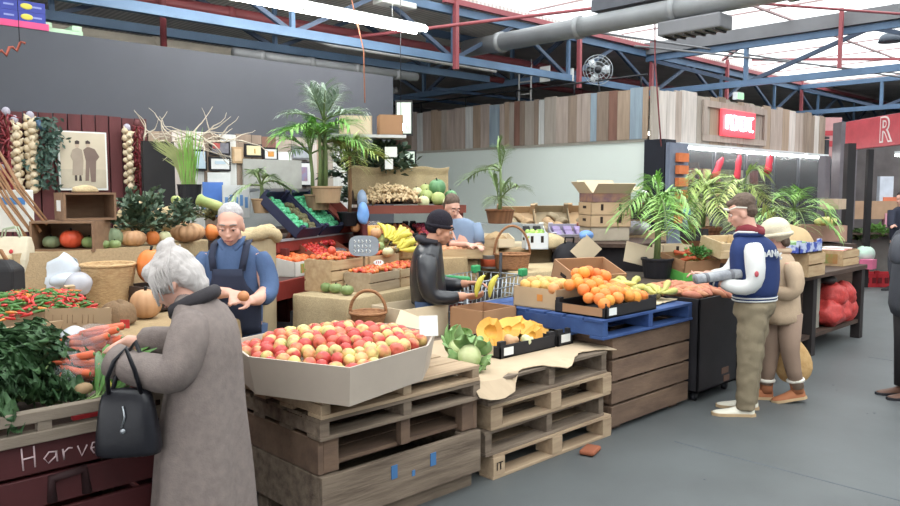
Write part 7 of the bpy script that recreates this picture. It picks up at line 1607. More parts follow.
# handbag on her arm: a thing of its own
LTH = mat('black_leather', G((34, 34, 40)), .38, var=.15, bump=.12, bs=40)
hbk = thing('handbag', 'black leather handbag hanging from the old woman\'s forearm', 'bag', W.location + RT * -.2 + Vector((0, 0, .845)) - Vector((FW.x, FW.y, 0)).normalized() * .255); hbk.rotation_euler = (0, 0, fa + .1)
rings = []
for z, w_, d_ in ((-.165, .115, .05), (-.155, .125, .065), (-.05, .112, .06), (.05, .098, .045), (.10, .088, .022)):
    rings.append([(w_ * math.copysign(abs(math.cos(a)) ** .45, math.cos(a)), d_ * math.copysign(abs(math.sin(a)) ** .6, math.sin(a)), z) for a in [2 * PI * i / 32 for i in range(32)]])
q = MB(); q.loft(rings); q.build('body', LTH, hbk, disp=(.012, .06), sub=1)
for s in (-1, 1): q = MB(); q.tube([(-.06, s * .02, .08), (-.05, s * .06, .15), (-.015, s * .085, .22), (.02, s * .06, .265), (.05, s * .06, .18), (.06, s * .02, .08)], .009, 8); q.build('handle', LTH, hbk)
q = MB(); q.tube([(.0, -.055, .04), (.008, -.06, .0), (-.004, -.06, -.04)], .0035, 6); q.lathe([(.006, -.003), (.011, 0), (.006, .003)], 14, M=Matrix.Translation((0, -.062, -.055)) @ Matrix.Rotation(PI / 2, 4, 'X')); q.build('clasp', STEEL, hbk)
# ---------------------------------------------------------------- stall keeper
Mn = person('grey-haired stall keeper in a blue shirt and dark apron behind the apples', Pd(232, 253, 4.95))
q = MB(); Mh2 = add_head(q, (0, -.02, 1.475), (.08, -.93, -.30), 1.06, (0, 0, 1), (0, .03, 1.33))
q.tube([(0, .04, 1.34), (0, .05, 1.2), (0, .04, .95), (0, .03, .8)], [(.08, .05), (.11, .06), (.12, .08), (.12, .08)], 16)
for x in (-.09, .09): q.tube([(x, .03, .85), (x * 1.1, .02, .45), (x * 1.1, .03, .1)], [.09, .06, .045], 12)
q.tube([(-.17, .04, 1.28), (-.2, -.02, 1.05), (-.05, -.2, 1.06), (.055, -.265, 1.07)], [.055, .05, .042, .031], 14); add_hand(q, (.065, -.27, 1.07), (.85, -.35, -.2), (-.2, -.3, .9), 1, .9, 1.05)
q.tube([(.17, .04, 1.28), (.23, -.03, 1.06), (.21, -.2, 1.02), (.185, -.26, 1.02)], [.055, .05, .042, .031], 14); add_hand(q, (.185, -.265, 1.02), (-.6, -.55, .2), (.3, -.5, .75), -1, 1.1, 1.05)
q.build('body', SK1, Mn, remesh=.0075, smoothit=3); face_parts(Mn, Mh2, 1.06, iris=(60, 70, 74))
HG = mat('grey_hair', G((196, 190, 190)), .7, col2=G((160, 154, 154)), vs=30, bump=.4, bs=90)
q = MB(); hell((0, -.034, .062), (.081, .09, .078), Mh2, q); hell((0, -.065, .0), (.076, .055, .07), Mh2, q); q.build('hair', HG, Mn, remesh=.008, smoothit=2, disp=(.006, .02))
SHB = mat('blue_shirt', G((66, 88, 126)), .85, col2=G((82, 106, 146)), vs=6, bump=.2, bs=60)
rings = [ering((0, .035, z), rx, ry, 40, 0, 0, 0, wb, z * 9, 5) for z, rx, ry, wb in ((1.375, .07, .065, 0), (1.345, .11, .085, 0), (1.30, .185, .105, 0), (1.2, .2, .125, .01), (1.05, .185, .13, .015), (.9, .18, .13, .015), (.76, .185, .135, .015))]
q = MB(); q.loft(rings); q.build('shirt', SHB, Mn, disp=(.012, .06), sub=1)
q = MB(); q.tube([(-.155, .04, 1.30), (-.205, .02, 1.2), (-.225, -.01, 1.07), (-.19, -.06, 1.03), (-.13, -.125, 1.05)], [.066, .069, .066, .062, .054], 18); q.build('sleeve', SHB, Mn, disp=(.018, .05), sub=1)
q = MB(); q.tube([(.155, .04, 1.30), (.215, .02, 1.2), (.25, -.02, 1.08), (.245, -.08, 1.02), (.225, -.18, 1.02)], [.066, .069, .066, .06, .05], 18); q.build('sleeve', SHB, Mn, disp=(.018, .05), sub=1)
for s in (-1, 1):
    q = MB(); q.strip([(s * .014, -.052, 1.3), (s * .04, -.054, 1.33), (s * .068, -.02, 1.375), (s * .06, .06, 1.395)], [.006, .016, .02, .016], (0, -1, .4)); q.build('collar', SHB, Mn, solid=.008)
APR_ = mat('navy_apron', G((44, 50, 70)), .8, bump=.15)
q = MB(); vs = []
for i in range(9):
    for j in range(13):
        z = 1.2 - .42 * i / 8; wd = .1 if z > 1.12 else (.1 + .09 * min(1, (1.12 - z) / .12)); x = -wd + 2 * wd * j / 12; vs.append((x, .035 - .155 * math.sqrt(max(.02, 1 - (x / .215) ** 2)) , z))
q.add(vs, [(i * 13 + j, i * 13 + j + 1, (i + 1) * 13 + j + 1, (i + 1) * 13 + j) for i in range(8) for j in range(12)], 0, True); ap_ = q.build('apron', APR_, Mn, solid=.006)
for s in (-1, 1): q = MB(); q.strip([(s * .09, -.105, 1.19), (s * .105, -.085, 1.28), (s * .105, -.03, 1.35), (s * .1, .06, 1.375)], [.022, .022, .022, .022], (0, -1, .5)); q.build('strap', APR_, ap_, solid=.006)
JEAN = mat('jeans', G((66, 84, 116)), .85, var=.15, vs=5, bump=.2, bs=100)
for x in (-.1, .1): q = MB(); q.tube([(x, .03, .82), (x * 1.05, .02, .45), (x * 1.1, .03, .08)], [.115, .085, .075], 16); q.build('trouser_leg', JEAN, Mn); shoe(Mn, (x * 1.1, .09, 0), (0, -1), BLACKM, BLACKP)
tag(MB().ell((0, 0, 0), (.036, .036, .034), 14, 9).build('fruit', mat('held_fruit', G((200, 130, 80)), .5), None, Mn.matrix_basis @ Vector((.155, -.32, 1.055))), 'small tan fruit held in the stall keeper\'s hands', 'fruit')
# ---------------------------------------------------------------- man in the black jacket with bananas
BJ = person('man in a black beanie and black leather jacket holding bananas', Pd(430, 253, 5.9))
q = MB(); Mh3 = add_head(q, (.085, 0, 1.40), (.88, .0, -.32), 1.02, (.2, 0, 1), (.0, 0, 1.26))
q.tube([(.0, 0, 1.26), (-.02, 0, 1.1), (0, 0, .85)], [(.1, .08), (.14, .1), (.13, .1)], 16)
for y in (-.09, .09): q.tube([(0, y, .86), (.02, y, .45), (0, y, .1)], [.09, .06, .045], 12)
q.tube([(-.03, -.15, 1.2), (.0, -.2, .93), (.15, -.2, .9), (.27, -.18, .905)], [.05, .045, .038, .03], 14); add_hand(q, (.28, -.18, .905), (.97, .05, -.02), (0, -.55, -.8), 1, 1.0, 1.0)
q.tube([(-.03, .15, 1.2), (.05, .2, .95), (.2, .15, .95), (.3, .1, .97)], [.05, .045, .038, .03], 14); add_hand(q, (.31, .1, .97), (.95, -.1, 0), (0, .3, .9), -1, .7, 1.0)
q.build('body', SK2, BJ, remesh=.008, smoothit=3); face_parts(BJ, Mh3, 1.02, mat('brow_dark', G((60, 48, 44)), .8), iris=(50, 40, 36))
q = MB(); hell((0, -.028, .05), (.092, .104, .098), Mh3, q); hell((0, -.055, .0), (.085, .075, .06), Mh3, q); q.build('beanie', mat('black_knit', G((38, 34, 44)), .95, bump=.6, bs=120), BJ, remesh=.01, smoothit=3)
q = MB(); q.tube([Mh3 @ Vector((.086 * math.cos(a), -.022 + .098 * math.sin(a), .018 + .02 * math.sin(a))) for a in [2 * PI * i / 28 for i in range(29)]], .014, 8, caps=False); q.build('beanie_brim', mat('black_knit', (0, 0, 0)), BJ)
BLJ = mat('leather_jacket', G((42, 42, 48)), .32, var=.2, vs=5, spec=.6, bump=.15, bs=50)
rings = [ering((cx_, 0, z), rx, ry, 40, 0, 0, 0, wb, z * 11, 5) for z, cx_, rx, ry, wb in ((1.315, .015, .065, .075, 0), (1.285, .0, .09, .12, 0), (1.23, -.02, .115, .19, 0), (1.1, -.025, .135, .205, .012), (.95, -.015, .135, .195, .016), (.85, -.005, .135, .185, .012), (.81, -.005, .14, .185, .01))]
q = MB(); q.loft(rings); q.build('jacket', BLJ, BJ, disp=(.035, .05), sub=1)
for s, pts in ((-1, [(-.02, -.16, 1.23), (-.025, -.215, 1.12), (-.01, -.235, .97), (.02, -.23, .905), (.1, -.215, .89), (.245, -.19, .9)]), (1, [(-.02, .16, 1.23), (0, .21, 1.1), (.05, .21, .96), (.15, .17, .94), (.28, .11, .96)])):
    q = MB(); q.tube(pts, [.08, .082, .074, .07, .06, .046] if s < 0 else [.08, .08, .072, .06, .046], 18); q.build('sleeve', BLJ, BJ, disp=(.024, .045), sub=1)
q = MB(); q.tube([(.06, -.09, 1.3), (-.04, -.1, 1.315), (-.09, 0, 1.33), (-.04, .1, 1.315), (.06, .08, 1.3)], [.02, .026, .03, .026, .02], 10); q.build('hood', mat('dark_hood', G((54, 52, 58)), .9, bump=.3), BJ)
for y in (-.09, .09): q = MB(); q.tube([(0, y, .86), (.02, y, .45), (.0, y, .08)], [.118, .085, .07], 16); q.build('trouser_leg', JEAN, BJ, disp=(.01, .06)); shoe(BJ, (-.06, y, 0), (1, 0), BLACKM, BLACKP)
BY = mat('banana_yellow', G((232, 216, 70)), .4)
for k, (dx, rz_, lb) in enumerate(((.30, -.9, 'yellow banana held upright in the black-jacketed man\'s hand, left one'), (.40, -1.15, 'yellow banana held upright in the black-jacketed man\'s hand, right one'))):
    q = MB(); pts = [Vector((.02 + .085 * (1 - math.cos(t_)) + .01, -.03, .17 * math.sin(t_) - .03)) for t_ in [1.35 * i / 8 for i in range(9)]]
    o = q.tube(pts, [.008, .014, .02, .023, .024, .022, .019, .012, .008], 9).build('banana', BY); o.location = BJ.matrix_basis @ Vector((dx + .02, -.19, .93)); o.rotation_euler = (0, 0, fa); tag(o, lb, 'banana')
    MB().tube([pts[-1], pts[-1] + Vector((.008, 0, .02))], [.008, .006], 7).build('stem', BANT, o)
# ---------------------------------------------------------------- young man in the varsity jacket
VJ = person('young man in a navy jacket with white sleeves and lettering on the back', Vector((5.55, 2.62, 0)))
fv = Vector((-.42, .9, 0)).normalized(); wv = Vector((fv.y, -fv.x, 0))      # facing and his right-hand direction
q = MB(); Mh4 = add_head(q, (-.005, .02, 1.535), (-.86, .32, -.34), 1.0, (-.1, 0, 1), (.06, 0, 1.36))
q.tube([(.06, 0, 1.36), (.1, 0, 1.2), (.11, 0, .85)], [(.08, .07), (.1, .09), (.09, .08)], 16)
q.tube([(.06, -.07, .8), (.05, -.09, .5), (.03, -.08, .1)], [.09, .062, .045], 12); q.tube([(.16, .06, .8), (.14, .09, .5), (.13, .1, .1)], [.09, .062, .045], 12)
q.tube([(.03, -.15, 1.28), (.03, -.2, 1.02), (-.13, -.12, 1.0), (-.25, -.05, 1.03)], [.05, .046, .038, .03], 14); add_hand(q, (-.25, -.05, 1.035), (-.93, .3, .1), (-.1, -.35, -.9), 1, .8, 1.0)
q.tube([(.15, .15, 1.28), (.05, .25, 1.05), (-.1, .2, 1.03), (-.22, .15, 1.05)], [.05, .046, .038, .03], 14); add_hand(q, (-.22, .15, 1.05), (-.95, 0, .1), (0, .2, .95), -1, .7, 1.0)
q.build('body', SK1, VJ, remesh=.0075, smoothit=3); BRH = mat('brown_hair', G((112, 92, 78)), .7, col2=G((84, 68, 58)), vs=40, bump=.5, bs=90)
face_parts(VJ, Mh4, 1.0, mat('brow_dark', (0, 0, 0)))
q = MB(); hell((0, -.034, .058), (.081, .093, .08), Mh4, q); hell((0, -.062, .0), (.075, .056, .07), Mh4, q); hell((0, .04, .085), (.05, .045, .03), Mh4, q); q.build('hair', BRH, VJ, remesh=.008, smoothit=2, disp=(.012, .02))
q = MB()
for s in (-1, 1): q.tube([Mh4 @ Vector((s * .072, .08, .045)), Mh4 @ Vector((s * .084, .02, .05)), Mh4 @ Vector((s * .082, -.05, .02))], .006, 6)
q.tube([Mh4 @ Vector((.072, .08, .045)), Mh4 @ Vector((0, .105, .06)), Mh4 @ Vector((-.072, .08, .045))], .009, 6); q.build('glasses', mat('white_glasses', G((226, 220, 206)), .3), VJ)
q = MB(); q.tube([Vector((.06, 0, 1.4)) + Vector((.075 * math.cos(a), .075 * math.sin(a), .012 * math.sin(2 * a))) for a in [2 * PI * i / 20 for i in range(21)]], .032, 10, caps=False); q.build('scarf', mat('dark_red_scarf', G((128, 46, 56)), .9, bump=.4, bs=80), VJ, disp=(.015, .04))
NAVY = mat('navy_wool', G((40, 58, 108)), .85, var=.08, bump=.15, bs=120); WLE = mat('white_sleeve', G((214, 214, 212)), .55, var=.05)
rot_ = math.atan2(wv.y, wv.x); prof4 = [(1.375, .05, .08, .075), (1.345, .065, .13, .1), (1.29, .085, .2, .125), (1.18, .1, .215, .145), (1.02, .11, .205, .14), (.93, .112, .195, .135), (.89, .112, .18, .125)]
def vring(z, cx_, rw, rd, k=1.0): return ering((cx_, 0, z), rw * k, rd * k, 40, rot_, 0, 0, .008, z * 9, 5)
q = MB(); q.loft([vring(*p) for p in prof4]); q.build('jacket', NAVY, VJ, disp=(.01, .08), sub=1)
for (z0, z1) in ((.865, .91),):
    o = MB(); o.loft([vring(z0, .112, .178, .122), vring((z0 + z1) / 2, .112, .188, .13), vring(z1, .112, .186, .13)]); hb_ = o.build('hem_band', mat('navy_rib', G((48, 62, 100)), .9, bump=.3), VJ)
    for z in (.876, .898): q = MB(); q.loft([vring(z - .005, .112, .19, .133), vring(z + .005, .112, .191, .134)]); q.build('white_stripe', WLE, hb_)
q = MB(); q.tube([Vector((.052, 0, 1.375)) + wv * .092 * math.cos(a) + fv * .085 * math.sin(a) + Vector((0, 0, -.035 * max(0, math.sin(a)))) for a in [2 * PI * i / 24 for i in range(25)]], .024, 10, caps=False); cl_ = q.build('collar', NAVY, VJ)
q = MB(); q.tube([Vector((.052, 0, 1.388)) + wv * .108 * math.cos(a) + fv * .1 * math.sin(a) + Vector((0, 0, -.035 * max(0, math.sin(a)))) for a in [2 * PI * i / 24 for i in range(25)]], .009, 8, caps=False); q.build('white_stripe', WLE, cl_)
q = MB(); q.tube([(.03, -.13, 1.315), (.02, -.2, 1.22), (.025, -.225, 1.06), (.0, -.215, .995), (-.08, -.16, .98), (-.195, -.085, 1.02)], [.07, .074, .07, .067, .06, .048], 18); sl = q.build('sleeve', WLE, VJ, disp=(.018, .06), sub=1)
q = MB(); q.tube([(-.19, -.088, 1.02), (-.245, -.055, 1.035)], [.047, .042], 16); q.build('cuff', mat('navy_rib', (0, 0, 0)), sl); q = MB(); q.tube([(-.21, -.076, 1.025), (-.22, -.07, 1.028)], [.049, .049], 16); q.build('cuff_stripe', WLE, sl)
q = MB(); q.ell((.0, -.295, 1.1), (.016, .006, .022), 10, 6); q.build('red_patch', mat('red_patch', G((190, 80, 90)), .7), sl)
q = MB(); q.tube([(.14, .14, 1.31), (.1, .24, 1.2), (.05, .27, 1.06), (-.05, .23, 1.02), (-.18, .16, 1.04)], [.08, .085, .078, .066, .05], 18); q.build('sleeve', WLE, VJ, disp=(.015, .06), sub=1)
for i, ch in enumerate('CANADA'):                                                    # arched lettering over the shoulder blades
    w_ = -.125 + i * .05; w_ = -w_; zz = 1.205 + .03 * (1 - (w_ / .125) ** 2); rw, rd = .213, .143
    pos = Vector((.098, 0, zz)) + wv * w_ - fv * (rd * math.sqrt(1 - (w_ / rw) ** 2) + .016); nrm = (wv * (w_ / rw ** 2) - fv * (math.sqrt(1 - (w_ / rw) ** 2) / rd)); nrm.z = 0; nrm.normalize()
    xr = Vector((0, 0, 1)).cross(nrm); Mt = Matrix((xr, Vector((0, 0, 1)), nrm)).transposed().to_4x4()
    o = label_text(ch, .07, pos, (0, 0, 0), WLE, VJ, 'back_letter', .003, offs=.0015); o.rotation_euler = (Mt.to_3x3() @ Matrix.Rotation((w_ / .125) * .28, 3, 'Z').to_3x3()).to_euler()
KHA = mat('khaki_trousers', G((136, 122, 98)), .88, var=.1, vs=5, bump=.2, bs=80)
q = MB(); q.loft([ering((.11, 0, .93), .165, .115, 30, rot_), ering((.11, 0, .82), .178, .13, 30, rot_), ering((.105, 0, .76), .17, .12, 30, rot_)]); q.tube([(.065, -.07, .84), (.05, -.085, .5), (.035, -.08, .12), (.035, -.08, .045)], [.112, .09, .074, .07], 18); q.tube([(.155, .06, .84), (.14, .085, .5), (.13, .1, .12), (.13, .1, .045)], [.11, .088, .072, .068], 18)
q.build('trousers', KHA, VJ, remesh=.014, smoothit=4, disp=(.022, .07))
CRM = mat('cream_shoe', G((224, 218, 200)), .6); GUM = mat('gum_sole', G((190, 160, 120)), .7)
shoe(VJ, (.075, -.08, 0), (-1, .12), CRM, GUM, .28, .05); shoe(VJ, (.175, .1, 0), (-1, .3), CRM, GUM, .28, .05)
pbx = VJ.matrix_basis @ Vector((-.22, -.12, 1.065))
t = thing('folded_newspaper', 'grey folded newspaper roll carried on the young man\'s forearm', 'newspaper', pbx); t.rotation_euler = (.1, -.12, fa + .08)
q = MB(); q.loft([[(x, .05 * math.copysign(abs(math.cos(a)) ** .7, math.cos(a)), .034 * math.copysign(abs(math.sin(a)) ** .7, math.sin(a))) for a in [2 * PI * i / 20 for i in range(20)]] for x in (-.17, -.165, 0, .165, .17)]); q.build('roll', mat('newsprint', G((166, 168, 172)), .7, col2=G((132, 134, 140)), vs=14, sharp=.5), t)
for x in (-.09, .1): q = MB(); q.loft([[(x + dx, .052 * math.copysign(abs(math.cos(a)) ** .7, math.cos(a)), .0355 * math.copysign(abs(math.sin(a)) ** .7, math.sin(a))) for a in [2 * PI * i / 20 for i in range(20)]] for dx in (-.012, .012)]); q.build('band', mat('news_dark', G((112, 112, 118)), .7), t)
# ---------------------------------------------------------------- woman in the cream hat
HW = person('woman in a cream knitted hat and beige jacket beside the young man', Vector((6.14, 2.51, 0)))
fh = Vector((-.8, .6, 0)).normalized(); wh = Vector((fh.y, -fh.x, 0)); rh = math.atan2(wh.y, wh.x)
q = MB(); Mh5 = add_head(q, (-.13, 0, 1.33), (-.78, .5, -.35), .97, (-.1, 0, 1), (-.08, 0, 1.2))
q.tube([(-.08, 0, 1.2), (-.05, 0, 1.05), (-.04, 0, .66)], [(.09, .08), (.12, .1), (.12, .1)], 16)
q.tube([(-.0, -.05, .72), (.01, -.06, .42), (.09, -.05, .15)], [.085, .062, .042], 12); q.tube([(-.08, .05, .72), (-.09, .06, .42), (-.12, .06, .12)], [.085, .062, .042], 12)
q.tube([(-.05, -.15, 1.14), (-.03, -.18, .93), (-.13, -.13, .9), (-.22, -.08, .92)], [.045, .04, .034, .027], 14); add_hand(q, (-.23, -.075, .92), (-.9, .3, 0), (0, -.3, .9), 1, .8, .9)
q.tube([(-.04, .15, 1.14), (-.06, .2, .93), (-.1, .15, .8), (-.1, .12, .72)], [.045, .04, .034, .027], 14); add_hand(q, (-.1, .12, .71), (0, -.1, -1), (-.9, .3, 0), -1, .9, .9)
q.build('body', SK1, HW, remesh=.008, smoothit=3); face_parts(HW, Mh5, .97, mat('brow_dark', (0, 0, 0)))
CK = mat('cream_knit', G((224, 210, 180)), .95, var=.06, vs=30, bump=.6, bs=110)
q = MB(); hell((0, -.03, .05), (.108, .118, .098), Mh5, q); hell((0, -.055, .01), (.1, .09, .07), Mh5, q); q.build('hat', CK, HW, remesh=.01, smoothit=4)
q = MB(); q.tube([Mh5 @ Vector((.1 * math.cos(a), -.03 + .108 * math.sin(a), .01 + .025 * math.sin(a))) for a in [2 * PI * i / 28 for i in range(29)]], .018, 8, caps=False); q.build('hat_brim', CK, HW)
q = MB(); hell((0, -.075, -.06), (.06, .035, .05), Mh5, q); q.build('hair', BRH, HW)
BEI = mat('beige_wool', G((196, 168, 138)), .9, var=.06, vs=20, bump=.3, bs=120)
rings = [ering((cx_, 0, z), rx, ry, 40, rh, 0, 0, wb, z * 7, 5) for z, cx_, rx, ry, wb in ((1.225, -.09, .075, .07, 0), (1.195, -.08, .12, .09, 0), (1.14, -.065, .175, .11, 0), (1.0, -.05, .178, .125, .01), (.85, -.04, .168, .13, .012), (.72, -.04, .185, .145, .014), (.62, -.04, .2, .155, .016))]
q = MB(); q.loft(rings); q.build('jacket', BEI, HW, disp=(.012, .07), sub=1)
q = MB(); q.tube([(-.05, -.14, 1.15), (-.03, -.19, 1.04), (-.02, -.2, .93), (-.06, -.175, .89), (-.13, -.13, .9), (-.19, -.095, .915)], [.07, .074, .07, .066, .058, .048], 16); q.build('sleeve', BEI, HW, disp=(.014, .05), sub=1)
q = MB(); q.tube([(-.02, .14, 1.15), (-.04, .2, 1.03), (-.07, .2, .9), (-.1, .15, .78)], [.07, .072, .064, .048], 16); q.build('sleeve', BEI, HW, disp=(.014, .05), sub=1)
q = MB(); q.tube([Vector((-.085, 0, 1.22)) + wh * .085 * math.cos(a) + fh * .08 * math.sin(a) for a in [2 * PI * i / 20 for i in range(21)]], .022, 8, caps=False); q.build('collar', BEI, HW)
TIG = mat('brown_tights', G((150, 124, 106)), .8, var=.06)
for pts in ([(-.0, -.05, .72), (.01, -.06, .42), (.045, -.055, .27), (.09, -.05, .12)], [(-.08, .05, .72), (-.09, .06, .42), (-.1, .06, .27), (-.12, .06, .12)]):
    q = MB(); q.tube(pts, [.1, .072, .06, .048], 16); q.build('legging', TIG, HW)
UGG = mat('tan_suede', G((170, 104, 66)), .85, var=.08, bump=.2); FUR = mat('cream_fleece', G((232, 224, 210)), .95, bump=.8, bs=60)
shoe(HW, (.13, -.05, .035), (-1, .1), UGG, GUM, .24, .05, .085, .18, 'boot', FUR); shoe(HW, (-.085, .06, .0), (-1, .15), UGG, GUM, .24, .05, .085, 0, 'boot', FUR)
bgp = HW.matrix_basis @ Vector((.14, .14, .31)); t = thing('straw_bag', 'round tan straw bag hanging beside the cream-hatted woman\'s legs', 'bag', bgp); t.rotation_euler = (0, 0, fa)
rings = []
for z, w_, d_, ox in ((-.2, .05, .03, 0), (-.17, .12, .06, 0), (-.08, .165, .075, 0), (.03, .15, .07, -.01), (.12, .1, .05, -.025), (.2, .04, .03, -.04)): rings.append(ering((ox, 0, z), w_, d_, 26))
q = MB(); q.loft(rings); q.build('body', mat('straw_tan', G((190, 146, 88)), .85, col2=G((212, 172, 112)), vs=20, bump=.6, bs=60), t, sub=1); MB().tube([(-.04, 0, .19), (-.1, .0, .3), (-.2, -.02, .4)], .012, 8).build('strap', mat('straw_tan', (0, 0, 0)), t)
# ---------------------------------------------------------------- person cut off by the right edge
pr = Pz(900, 397, 0); RP = person('person in a dark charcoal coat cut off by the right picture edge', pr); sr = 764 / (pr - CAMP).dot(FW)
q = MB(); M6 = add_head(q, (.05, 0, 1.58), (-.9, .1, -.1), 1.0, (0, 0, 1), (.08, 0, 1.42)); q.tube([(.08, 0, 1.42), (.09, 0, 1.1), (.08, 0, .8)], [.09, .13, .12], 14)
for y in (-.08, .08): q.tube([(.06, y, .85), (.06, y, .45), (.06, y, .1)], [.085, .06, .045], 12)
q.tube([(.08, -.17, 1.35), (.1, -.22, 1.1), (.12, -.2, .86)], [.05, .045, .03], 12); add_hand(q, (.12, -.2, .86), (0, .1, -1), (0, -1, 0), 1, .6, .95); q.tube([(.08, .17, 1.35), (.06, .22, 1.08), (.05, .2, .9)], [.05, .045, .03], 12); add_hand(q, (.05, .2, .9), (-.2, 0, -1), (0, .3, .9), -1, .9, .95)
q.build('body', SK1, RP, remesh=.009, smoothit=3); face_parts(RP, M6)
q = MB(); hell((0, -.034, .06), (.084, .096, .082), M6, q); hell((0, -.065, -.02), (.08, .06, .1), M6, q); q.build('hair', BRH, RP, remesh=.009, smoothit=2)
CHC_ = mat('charcoal_coat', G((72, 74, 82)), .9, var=.08, bump=.25, bs=90)
rings = [ering((.08, 0, z), rx, ry, 36, 0, 0, 0, wb, z * 6, 6) for z, rx, ry, wb in ((1.44, .07, .08, 0), (1.41, .1, .14, 0), (1.35, .13, .2, 0), (1.15, .15, .21, .01), (.9, .165, .22, .02), (.62, .19, .24, .03))]
q = MB(); q.loft(rings); q.build('coat', CHC_, RP, disp=(.014, .08), sub=1)
for s, pts in ((-1, [(.08, -.17, 1.38), (.06, -.24, 1.22), (.1, -.225, 1.09), (.12, -.2, .9)]), (1, [(.08, .17, 1.38), (.06, .24, 1.2), (.05, .23, 1.06), (.05, .2, .93)])): q = MB(); q.tube(pts, [.075, .075, .068, .05], 16); q.build('sleeve', CHC_, RP, disp=(.014, .06), sub=1)
for y in (-.08, .08): q = MB(); q.tube([(.06, y, .8), (.06, y, .45), (.06, y, .08)], [.1, .075, .06], 14); q.build('trouser_leg', BLACKM, RP); shoe(RP, (.12, y, 0), (-1, 0), mat('brown_shoe', G((96, 66, 52)), .5), BLACKP)
t = thing('shoulder_bag', 'grey-black slouchy bag on the arm of the person at the right edge', 'bag', RP.matrix_basis @ Vector((-.12, -.21, 1.25))); t.rotation_euler = (0, 0, fa)
q = MB(); q.loft([[(w_ * math.copysign(abs(math.cos(a)) ** .5, math.cos(a)), d_ * math.sin(a), z) for a in [2 * PI * i / 26 for i in range(26)]] for z, w_, d_ in ((-.13, .1, .04), (-.12, .14, .06), (-.02, .155, .065), (.07, .12, .045), (.12, .09, .015))]); q.build('body', mat('slate_leather', G((74, 76, 84)), .45, var=.15), t, disp=(.02, .09), sub=1); MB().tube([(-.06, 0, .12), (0, .0, .24), (.1, .02, .26)], .012, 8).build('strap', LTH, t)
# ---------------------------------------------------------------- small figures further back
CP = person('person in a grey-blue shirt bending by the melon shelf, brown hair', Pd(456, 253, 7.35)); CP.scale = (.9,) * 3; CP.location.z = .14; tag(MB().box((0, 0, .07), (.7, .6, .138)).build('floor_step', WOODD, None, (CP.location.x, CP.location.y, 0), rot=(0, 0, fa)), 'low dark step behind the counter of open crates', 'step')
q = MB(); M7 = add_head(q, (-.04, 0, 1.55), (.45, -.75, -.45), .98, (0, 0, 1), (.03, .02, 1.4)); q.tube([(.03, .02, 1.4), (.07, .02, 1.2), (.08, .03, .85)], [.09, .13, .12], 14)
for x in (0, .16): q.tube([(x, .03, .85), (x, .03, .45), (x, .03, .1)], [.085, .06, .045], 12)
q.tube([(-.06, 0, 1.34), (-.04, -.12, 1.16), (.12, -.22, 1.17)], [.05, .042, .03], 12); add_hand(q, (.12, -.22, 1.17), (.9, -.2, -.1), (0, -.3, .9), 1, .9, .95); q.tube([(.18, .02, 1.34), (.24, -.08, 1.14), (.22, -.22, 1.16)], [.05, .042, .03], 12); add_hand(q, (.22, -.22, 1.16), (.3, -.9, -.1), (0, 0, 1), -1, .9, .95)
q.build('body', SK1, CP, remesh=.01, smoothit=3); face_parts(CP, M7, .98, mat('brow_dark', (0, 0, 0))); q = MB(); hell((0, -.034, .06), (.082, .094, .08), M7, q); hell((0, -.065, 0), (.076, .055, .07), M7, q); q.build('hair', BRH, CP, remesh=.01, smoothit=2)
GBS = mat('grey_blue_shirt', G((124, 142, 168)), .85, var=.08)
q = MB(); q.loft([ering((cx_, .02, z), rx, ry, 30) for z, cx_, rx, ry in ((1.44, .03, .07, .07), (1.41, .04, .13, .09), (1.36, .06, .18, .11), (1.15, .08, .175, .125), (.85, .085, .17, .13))]); q.build('shirt', GBS, CP, disp=(.01, .07), sub=1)
for pts in ([(-.07, .01, 1.36), (-.085, -.03, 1.27), (-.06, -.1, 1.18)], [(.2, .02, 1.36), (.235, -.02, 1.26), (.245, -.07, 1.17)]): q = MB(); q.tube(pts, [.068, .066, .058], 14); q.build('sleeve', GBS, CP)
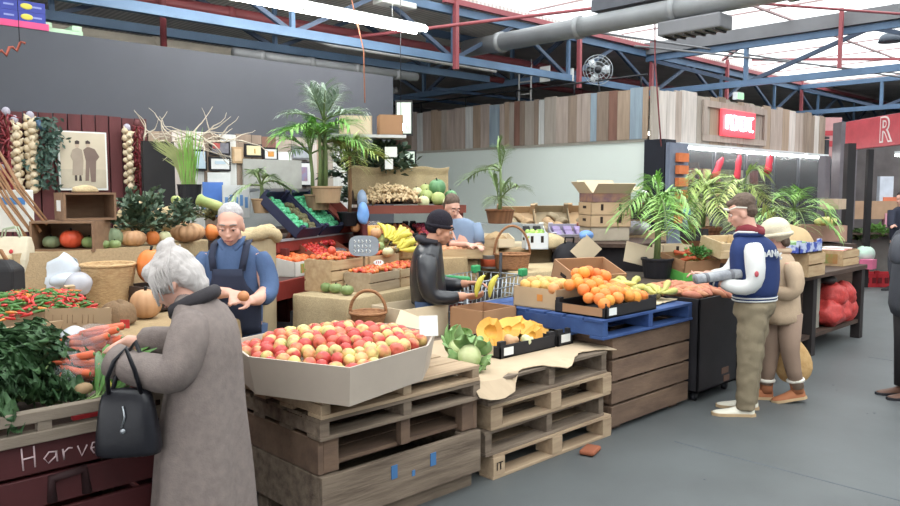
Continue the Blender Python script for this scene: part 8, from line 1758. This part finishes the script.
for x in (0, .16): q = MB(); q.tube([(x, .03, .86), (x, .03, .45), (x, .03, .08)], [.1, .075, .06], 14); q.build('trouser_leg', JEAN, CP); shoe(CP, (x, .08, 0), (0, -1), BLACKM, BLACKP)
FP = person('distant person in dark clothes beyond the red-signed stall, at the right edge', Pd(899, 253, 13.0))
q = MB(); M8 = add_head(q, (0, 0, 1.55), (-.8, -.4, -.2), 1.0, (0, 0, 1), (.02, 0, 1.4)); q.tube([(.02, 0, 1.4), (.03, 0, 1.2), (.03, 0, .85)], [.09, .13, .12], 14)
for x in (-.07, .09): q.tube([(x, .0, .85), (x, 0, .45), (x, 0, .1)], [.085, .06, .045], 12)
for s in (-1, 1): q.tube([(.02 + s * .17, 0, 1.35), (.02 + s * .2, -.05, 1.1), (-.1 + s * .1, -.18, 1.1)], [.05, .042, .03], 12); add_hand(q, (-.1 + s * .1, -.18, 1.1), (-.7, -.5, 0), (0, 0, 1), s, .8, .95)
q.build('body', SK1, FP, remesh=.012, smoothit=3); q = MB(); hell((0, -.034, .06), (.084, .096, .082), M8, q); hell((0, -.065, -.02), (.08, .06, .08), M8, q); q.build('hair', mat('dark_hair', G((52, 44, 42)), .7), FP, remesh=.012)
q = MB(); q.loft([ering((.02, 0, z), rx, ry, 30) for z, rx, ry in ((1.43, .07, .07), (1.39, .13, .1), (1.34, .19, .12), (1.1, .19, .14), (.75, .2, .15))]); q.build('jacket', mat('dark_navy_coat', G((50, 54, 70)), .85), FP, sub=1)
for s in (-1, 1): q = MB(); q.tube([(.02 + s * .17, 0, 1.35), (.02 + s * .21, -.05, 1.1), (-.08 + s * .11, -.16, 1.1)], [.07, .06, .05], 14); q.build('sleeve', mat('dark_navy_coat', (0, 0, 0)), FP)
for x in (-.07, .09): q = MB(); q.tube([(x, 0, .8), (x, 0, .45), (x, 0, .06)], [.1, .075, .06], 14); q.build('trouser_leg', BLACKM, FP); shoe(FP, (x, .02, 0), (-.8, -.4), BLACKM, BLACKP)
